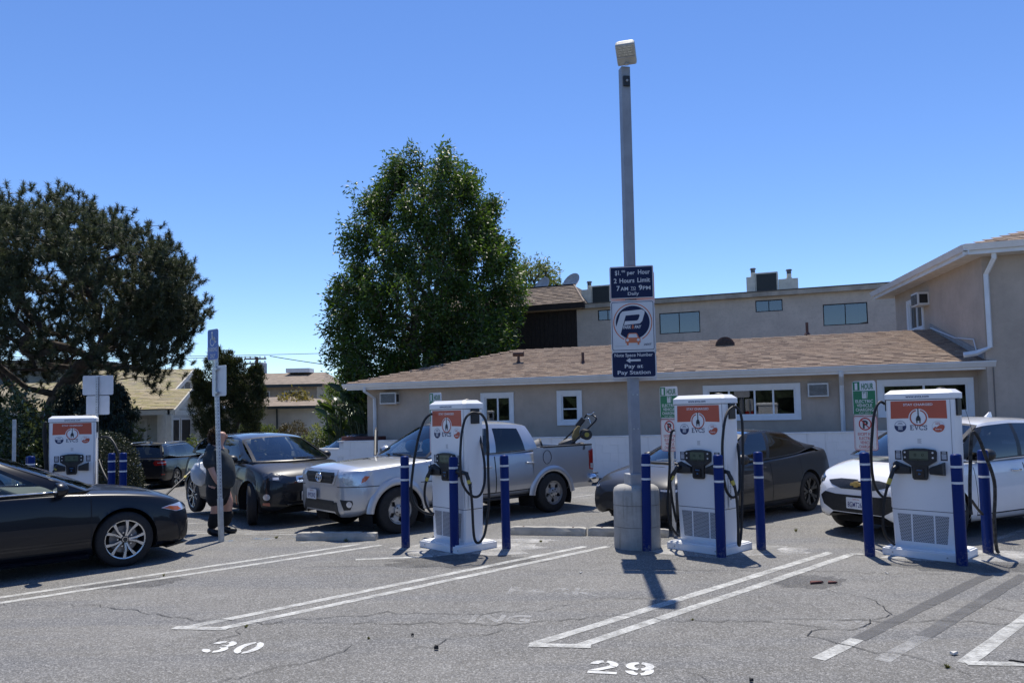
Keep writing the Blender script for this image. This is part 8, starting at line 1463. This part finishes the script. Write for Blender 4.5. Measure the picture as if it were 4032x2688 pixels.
# ---- weeds in the cracks ---------------------------------------------------------------------
def tuft(x, y, n, h, lab, mat):
    g = gz(x, y); d = rand_dirs(n); d[:, 2] = np.abs(d[:, 2])+.5; Fm = frames(d, rng.uniform(0, 6.28, n)); S = np.stack([np.full(n, .008), rng.uniform(.4, 1, n)*h, np.full(n, h)], 1); loc = np.array([0, 0, .0])+rng.normal(size=(n, 3))*np.array([.05, .03, 0]); loc = np.zeros((n, 3)); loc[:, :2] = 0; o = inst('weed_tuft', LEAF, LEAFF, Fm*S[:, None, :], loc, rng.uniform(0, 1, n), mat, None); o.location = (x, y, g); tag(o, lab, 'weed', 'weeds growing in the asphalt')
WEED = leafmat('weed_leaves', (.07, .085, .025), (.22, .21, .07), .3)
for x, y, n, h, l in [(-2.42, 11.12, 40, .07, 'small weed at the front edge of the wheel stop by the pickup'), (-3.55, 11.55, 34, .06, 'small weed left of the wheel stop by the pickup'), (4.05, 11.2, 44, .07, 'weed tuft on the asphalt left of the white car'), (.35, 10.75, 30, .05, 'dry weed between the pickup charger and the pole base'), (-2.33, 6.72, 30, .035, 'tiny weed in the crack above the number 30'), (-2.22, 5.05, 40, .04, 'weeds in the crack at the bottom edge of the picture'), (2.93, 5.35, 40, .04, 'weeds in the crack at the lower right'), (-4.05, 8.95, 24, .04, 'tiny weed beside the sedan front wheel shadow'), (1.5, 6.66, 20, .03, 'tiny weed in the long crack below the double stall line'), (-1.2, 6.3, 24, .03, 'small weed in the short crack right of number 30')]: tuft(x, y, n, h, l, WEED)

# ---- unseen tree shapes behind the camera, added to darken what glass and paint reflect
def belt():
    bm = bmesh.new(); rs = random.Random(4)
    for k in range(46):
        a = R(180+200*k/45-10); rr_ = rs.uniform(36, 46); p = Vector((rr_*math.cos(a)*1.2, rr_*math.sin(a)-2, 0)); h = rs.uniform(5, 8); m = Matrix.Translation((p.x, p.y, h*.42)) @ Matrix.Diagonal((rs.uniform(2.6, 4), rs.uniform(2.6, 4), h*.58, 1)); r = bmesh.ops.create_icosphere(bm, subdivisions=3, radius=1.0, matrix=m)
        for v in r['verts']: v.co += Vector((math.sin(v.co.z*3+v.co.y*2), math.sin(v.co.x*3+v.co.z), math.sin(v.co.x*2.3+v.co.y*2.7)))*.35
    me = bpy.data.meshes.new('tree_belt'); bm.to_mesh(me); bm.free(); o = link('tree_belt', me, M('added_belt_leaves', (.022, .038, .016), .9, 0, .5, 2, bmp=.8, bscale=6, bdist=.2), None); tag(o, 'unseen belt of tree shapes added behind the camera to darken reflections', 'trees', kind='stuff')
belt()
# ================================================================== PERSON AND SMALL THINGS
def skin(name, pts, edges, mat, parent, sub=2, root=0):
    """pts: (x,y,z,rx,ry)"""
    me = bpy.data.meshes.new(name); me.from_pydata([p[:3] for p in pts], edges, []); o = bpy.data.objects.new(name, me); COL.objects.link(o); o.modifiers.new('s', 'SKIN'); sb = o.modifiers.new('u', 'SUBSURF'); sb.levels = sub; sb.render_levels = sub
    for i, p in enumerate(pts): sv = me.skin_vertices[0].data[i]; sv.radius = (p[3], p[4] if len(p) > 4 else p[3]); sv.use_root = (i == root)
    bpy.context.view_layer.update(); m2 = bpy.data.meshes.new_from_object(o.evaluated_get(bpy.context.evaluated_depsgraph_get())); bpy.data.objects.remove(o); m2.materials.clear(); return link(name, m2, mat, parent, smooth=True)
def chain(pts): return [(i, i+1) for i in range(len(pts)-1)]
SKIN = M('skin', (.52, .29, .21), .5, 0, .06, 14); SHIRT = M('dark_green_tee', (.030, .038, .042), .9, 0, .2, 9, bmp=.5, bscale=22, bdist=.01); SHORT = M('black_shorts', (.010, .010, .012), .9, 0, .2, 10, bmp=.3, bscale=20); SOCK = M('black_socks', (.008, .008, .009), .9, 0, .2, 12); HAIR = M('brown_hair', (.06, .036, .022), .7, 0, .35, 20, bmp=.9, bscale=45, bdist=.02)
pe = empty('person', (-4.60, 11.98, 0), R(6), 'person in dark tee shirt and black shorts standing behind the accessible parking post', 'person')
pe.scale = (1.14, 1.12, 1.0)
# local frame: x = facing direction (to the right), y = away from the camera, z up
B = [(0, 0, .88, .15, .14), (.01, 0, 1.02, .17, .15), (.0, 0, 1.18, .16, .15), (-.03, 0, 1.30, .11, .14), (.01, 0, 1.39, .06, .06), (.04, 0, 1.46, .065, .07), (.055, 0, 1.54, .075, .075), (.05, 0, 1.595, .05, .055),
     (-.04, -.17, 1.28, .06), (-.03, -.23, 1.10, .05), (.01, -.245, .97, .042), (.06, -.24, .845, .032), (.085, -.235, .80, .03),
     (-.04, .17, 1.28, .06), (-.02, .23, 1.10, .055), (.03, .235, .97, .045), (.07, .23, .85, .035),
     (.0, -.10, .72, .115), (.02, -.10, .48, .075), (-.015, -.10, .28, .055), (-.045, -.10, .09, .04), (.0, -.10, .05, .045), (.10, -.10, .035, .04),
     (.02, .11, .72, .115), (.12, .12, .48, .075), (.095, .12, .28, .055), (.065, .12, .09, .04), (.09, .12, .05, .045), (.19, .12, .035, .04)]
E_ = [(0, 1), (1, 2), (2, 3), (3, 4), (4, 5), (5, 6), (6, 7), (3, 8), (8, 9), (9, 10), (10, 11), (11, 12), (3, 13), (13, 14), (14, 15), (15, 16), (0, 17), (17, 18), (18, 19), (19, 20), (20, 21), (21, 22), (0, 23), (23, 24), (24, 25), (25, 26), (26, 27), (27, 28)]
skin('body', B, E_, SKIN, pe)
skin('shirt', [(.02, 0, .70, .215, .195), (.04, 0, .82, .235, .205), (.055, 0, .93, .25, .205), (.05, 0, 1.05, .24, .20), (.0, 0, 1.17, .215, .195), (-.04, 0, 1.30, .16, .175), (-.01, 0, 1.375, .08, .09), (-.05, -.16, 1.285, .09), (-.05, -.225, 1.15, .09), (-.02, -.245, 1.03, .085), (-.05, .16, 1.285, .09), (-.03, .22, 1.15, .09), (0, .24, 1.03, .085)], [(0, 1), (1, 2), (2, 3), (3, 4), (4, 5), (5, 6), (5, 7), (7, 8), (8, 9), (5, 10), (10, 11), (11, 12)], SHIRT, pe)
skin('shorts', [(.02, 0, .86, .18, .17), (.01, 0, .76, .17, .17), (0, -.095, .62, .125, .12), (.01, -.10, .42, .115, .11), (.02, .10, .62, .125, .12), (.07, .115, .42, .115, .11)], [(0, 1), (1, 2), (2, 3), (1, 4), (4, 5)], SHORT, pe)
for dx, dy in ((0, -.10), (.11, .12)): skin('sock', [(dx+.015, dy, .38, .085), (dx-.015, dy, .25, .085), (dx-.045, dy, .10, .068)], [(0, 1), (1, 2)], SOCK, pe); skin('boot', [(dx-.055, dy, .15, .062), (dx-.06, dy, .06, .062), (dx+.03, dy, .05, .055), (dx+.13, dy, .04, .048)], [(0, 1), (1, 2), (2, 3)], M('black_boot', (.012, .012, .013), .5, 0, .2, 12), pe)
skin('hair', [(.02, 0, 1.60, .075, .085), (-.025, 0, 1.55, .085, .10), (-.055, 0, 1.47, .07, .09), (-.07, 0, 1.40, .055, .075)], [(0, 1), (1, 2), (2, 3)], HAIR, pe)
n_ = 700; hd2 = rand_dirs(n_); hd2[:, 0] = -np.abs(hd2[:, 0])*.9+.25; cl = np.array([-.02, 0, 1.52])+hd2*np.array([.11, .115, .135]); inst('curls', LEAF, LEAFF, frames(hd2+rand_dirs(n_)*.8+np.array([0, 0, -.7]), rng.uniform(0, 6, n_))*np.array([.030, .045, .05])[None, None, :], cl, rng.uniform(0, 1, n_), leafmat('hair_strands', (.035, .02, .012), (.10, .06, .035), .1), pe)
MB().lathe([(.002, -.022), (.012, -.012), (.014, 0), (.008, .018), (.002, .028)], 8, (.128, 0, 1.515), caps=False).build('nose', SKIN, pe, smooth=True); MB().lathe([(.004, -.03), (.018, -.015), (.020, .01), (.008, .03)], 8, (.03, -.078, 1.52), caps=False).build('ear', SKIN, pe, smooth=True)
for y_ in (-.03, .03): MB().lathe([(.001, -.005), (.004, -.003), (.005, 0), (.004, .003), (.001, .005)], 8, (.119, y_, 1.545), caps=False).build('eye', M('eye_dark', (.03, .025, .02), .2), pe, smooth=True)
MB().box(.112, .122, -.022, .022, 1.470, 1.478).build('mouth', M('lips', (.32, .13, .11), .5), pe, bevel=.003)
for k, (dy, L) in enumerate(((-.028, .075), (-.009, .085), (.009, .08), (.026, .065))): skin('finger', [(.085, -.235+dy*.7, .79, .011), (.092, -.235+dy, .79-L*.45, .009), (.085, -.235+dy, .79-L, .0075)], [(0, 1), (1, 2)], SKIN, pe, 1)
skin('thumb', [(.095, -.262, .825, .012), (.115, -.275, .785, .010), (.112, -.272, .755, .008)], [(0, 1), (1, 2)], SKIN, pe, 1); skin('hand', [(.072, -.236, .845, .03, .022), (.085, -.236, .795, .036, .020), (.088, -.236, .775, .030, .016)], [(0, 1), (1, 2)], SKIN, pe, 2)
# plastic bag behind the person
bgm, nt_, p_ = nmat('thin_white_plastic'); p_.inputs['Base Color'].default_value = (.62, .68, .74, 1); p_.inputs['Roughness'].default_value = .35; p_.inputs['Transmission Weight'].default_value = .25; bump(nt_, p_, noise(nt_, 9, 4, .6), .6, .02)
bag = empty('plastic_bag', (-5.02, 12.35, .92), 0, 'crumpled white plastic bag hanging just left of the person', 'bag'); bm_ = bmesh.new(); bmesh.ops.create_icosphere(bm_, subdivisions=4, radius=.15)
for v in bm_.verts: n3 = math.sin(v.co.x*38+v.co.z*17)*math.cos(v.co.y*31+v.co.z*23); v.co *= 1+.07*n3; v.co.z *= 1.25; v.co.x *= .85+.25*(.2-v.co.z)
me_ = bpy.data.meshes.new('bag_body'); bm_.to_mesh(me_); bm_.free(); link('bag_body', me_, bgm, bag, smooth=True); MB().tube(smoothpts([(-.04, 0, .16), (0, 0, .26), (.12, -.1, .30), (.2, -.18, .12)], 5), .012, 6).build('bag_handle', bgm, bag, smooth=True)
# ---- load in the truck bed ----------------------------------------------------------------
STEEL = M('mower_tube', (.03, .03, .033), .3, .6, .1, 20); MGR = M('mower_grey', (.09, .088, .085), .6, 0, .25, 12, dirt=.4); MYE = M('mower_olive', (.20, .15, .05), .5, 0, .2, 10)
mw = empty('lawn_mower', (1.02, 14.72, .69), 0, 'lawn mower with folded handle standing in the pickup bed', 'lawn mower')
def L_(p): k_ = 1.062; v = Vector(p); return Vector(((v.x-1.05)*k_+.09, (v.y-13.85)*k_, 1.8+(v.z-1.8)*k_-.69))
MB().tube([L_(p) for p in smoothpts([(.90, 13.95, 1.26), (1.23, 13.92, 1.577), (1.33, 13.9, 1.722)], 4)], .016, 8).build('handle_bar', STEEL, mw, smooth=True); MB().tube([L_(p) for p in smoothpts([(1.02, 13.62, 1.20), (1.357, 13.6, 1.519), (1.46, 13.6, 1.62), (1.475, 13.62, 1.675), (1.43, 13.7, 1.715), (1.36, 13.85, 1.735), (1.32, 13.9, 1.71)], 4)], .016, 8).build('handle_bar', STEEL, mw, smooth=True)
MB().tube([L_(p) for p in smoothpts([(1.33, 13.88, 1.74), (1.40, 13.75, 1.73), (1.45, 13.7, 1.775)], 4)], .010, 6).tube([L_(p) for p in smoothpts([(1.24, 13.9, 1.63), (1.30, 13.8, 1.66), (1.36, 13.7, 1.66), (1.38, 13.65, 1.56)], 4)], .006, 6).build('control_lever', CHROME(), mw, smooth=True)
MB().box(-.05, .05, -.04, .04, -.10, .10, Matrix.Translation(L_((1.22, 13.9, 1.59))) @ Matrix.Rotation(R(40), 4, 'Y')).build('control_head', BLACK(), mw, bevel=.02)
MB().prism([(-.09, -.14), (.05, -.10), (.03, .02), (.06, .13), (.02, .15), (-.06, .06), (-.10, -.05)], -.10, .10, Matrix.Translation(L_((1.15, 13.8, 1.40)))).build('discharge_chute', MYE, mw, bevel=.02)
MB().hexa([L_(p) for p in [(.70, 13.55, 1.0), (1.28, 13.55, 1.12), (1.28, 14.05, 1.12), (.70, 14.05, 1.0)]], [L_(p) for p in [(.78, 13.6, 1.13), (1.26, 13.6, 1.25), (1.26, 14.0, 1.25), (.78, 14.0, 1.13)]]).build('mower_deck', MGR, mw, bevel=.05); MB().lathe([(.16, 0), (.17, .06), (.15, .14), (.08, .17)], 20, m=Matrix.Translation(L_((.98, 13.8, 1.14))) @ Matrix.Rotation(R(-18), 4, 'Y')).build('engine_cover', MGR, mw, smooth=True, angle=40)
for p in [(1.30, 13.58, 1.38), (1.30, 14.02, 1.38), (.74, 13.58, 1.02), (.74, 14.02, 1.02)]:
    o = MB().lathe([(.03, -.03), (.085, -.03), (.10, -.015), (.10, .015), (.085, .03), (.03, .03)], 18, m=Matrix.Translation(L_(p)) @ Matrix.Rotation(R(90), 4, 'X')).build('wheel', BLACK(), mw, smooth=True, angle=40); MB().lathe([(.045, -.035), (.045, .035)], 14, m=Matrix.Translation(L_(p)) @ Matrix.Rotation(R(90), 4, 'X')).build('hub', M('hub_yellow', (.35, .30, .05), .5), o)
MB().tube([L_(p) for p in [(.80, 13.7, .80), (.80, 13.7, 1.08)]], .02, 6).tube([L_(p) for p in [(1.2, 13.9, .80), (1.2, 13.9, 1.2)]], .02, 6).build('support_leg', STEEL, mw)
bn = empty('grey_bin', (.33, 14.15, .69), 0, 'grey cylindrical bin lying in the pickup bed behind the cab', 'bin'); mm = Matrix.Translation((0, 0, .40)) @ Matrix.Rotation(R(72), 4, 'Y')
MB().lathe([(.12, -.26), (.14, -.24), (.16, .14), (.165, .2), (.15, .22)], 24, m=mm).build('bin_body', M('bin_grey', (.28, .27, .25), .6, 0, .15, 8, dirt=.4), bn, smooth=True, angle=40); MB().lathe([(.168, .19), (.168, .225)], 24, m=mm).build('bin_rim', BLACK(), bn); MB().box(-.12, .12, -.1, .1, 0, .24).build('bin_support', BLACK(), bn)
rc = empty('red_can', (.62, 14.15, .69), R(-40), 'small red can in the pickup bed beside the grey bin', 'can'); MB().box(-.11, .11, -.07, .07, 0, .46).build('can_body', M('red_plastic', (.42, .05, .05), .5), rc, bevel=.02); MB().lathe([(.025, .46), (.025, .49)], 10, (.04, 0, 0)).build('can_cap', BLACK(), rc)
# ---- litter on the asphalt ------------------------------------------------------------------
def litter(name, x, y, mat, lab, sx, sy, sz, rz):
    mb = MB(); pr = [(-sx, -sy), (sx, -sy*.6), (sx*.8, sy), (-sx*.7, sy*.9)]; mb.add([(a, b, .009) for a, b in pr]+[(a*.9, b*.85, .009+sz*(1+.5*(i % 2))) for i, (a, b) in enumerate(pr)], [(3, 2, 1, 0), (4, 5, 6, 7), (0, 1, 5, 4), (1, 2, 6, 5), (2, 3, 7, 6), (3, 0, 4, 7)]); o = mb.build(name, mat, None, loc=(x, y, gz(x, y)), rz=rz); tag(o, lab, 'litter', 'litter on the asphalt')
RP = M('rust_red_paint', (.13, .04, .03), .8); PAP = M('dirty_paper', (.6, .58, .53), .8); DST = M('dark_stone', (.03, .028, .026), .9)
litter('flattened_scrap', 3.05, 7.93, RP, 'flat rust-red scrap on the dark oil patch', .075, .03, .012, .1); litter('flattened_scrap', 3.21, 7.92, RP, 'second rust-red scrap just right of the first on the oil patch', .05, .028, .01, -.15); litter('paper_scrap', 3.13, 5.62, PAP, 'pale crumpled paper scrap between the faded lines at right', .03, .02, .012, .4); litter('paper_scrap', .72, 8.65, PAP, 'tiny pale paper scrap near the double stall line', .02, .012, .006, .9); litter('pebble', -.62, 5.98, DST, 'dark pebble on the asphalt right of number 30', .018, .016, .02, 0); litter('pebble', -.85, 6.35, DST, 'small dark pebble further up right of number 30', .012, .012, .012, 0); litter('twig_scrap', 3.45, 5.42, DST, 'thin dark twig near the bottom right corner', .05, .006, .008, -.6); litter('paper_scrap', 3.95, 8.3, PAP, 'pale stick of paper on the asphalt near the largest charger', .006, .03, .006, .2); litter('pebble', 1.53, 5.15, DST, 'dark pebble right of number 29 near the bottom edge', .014, .014, .014, 0)
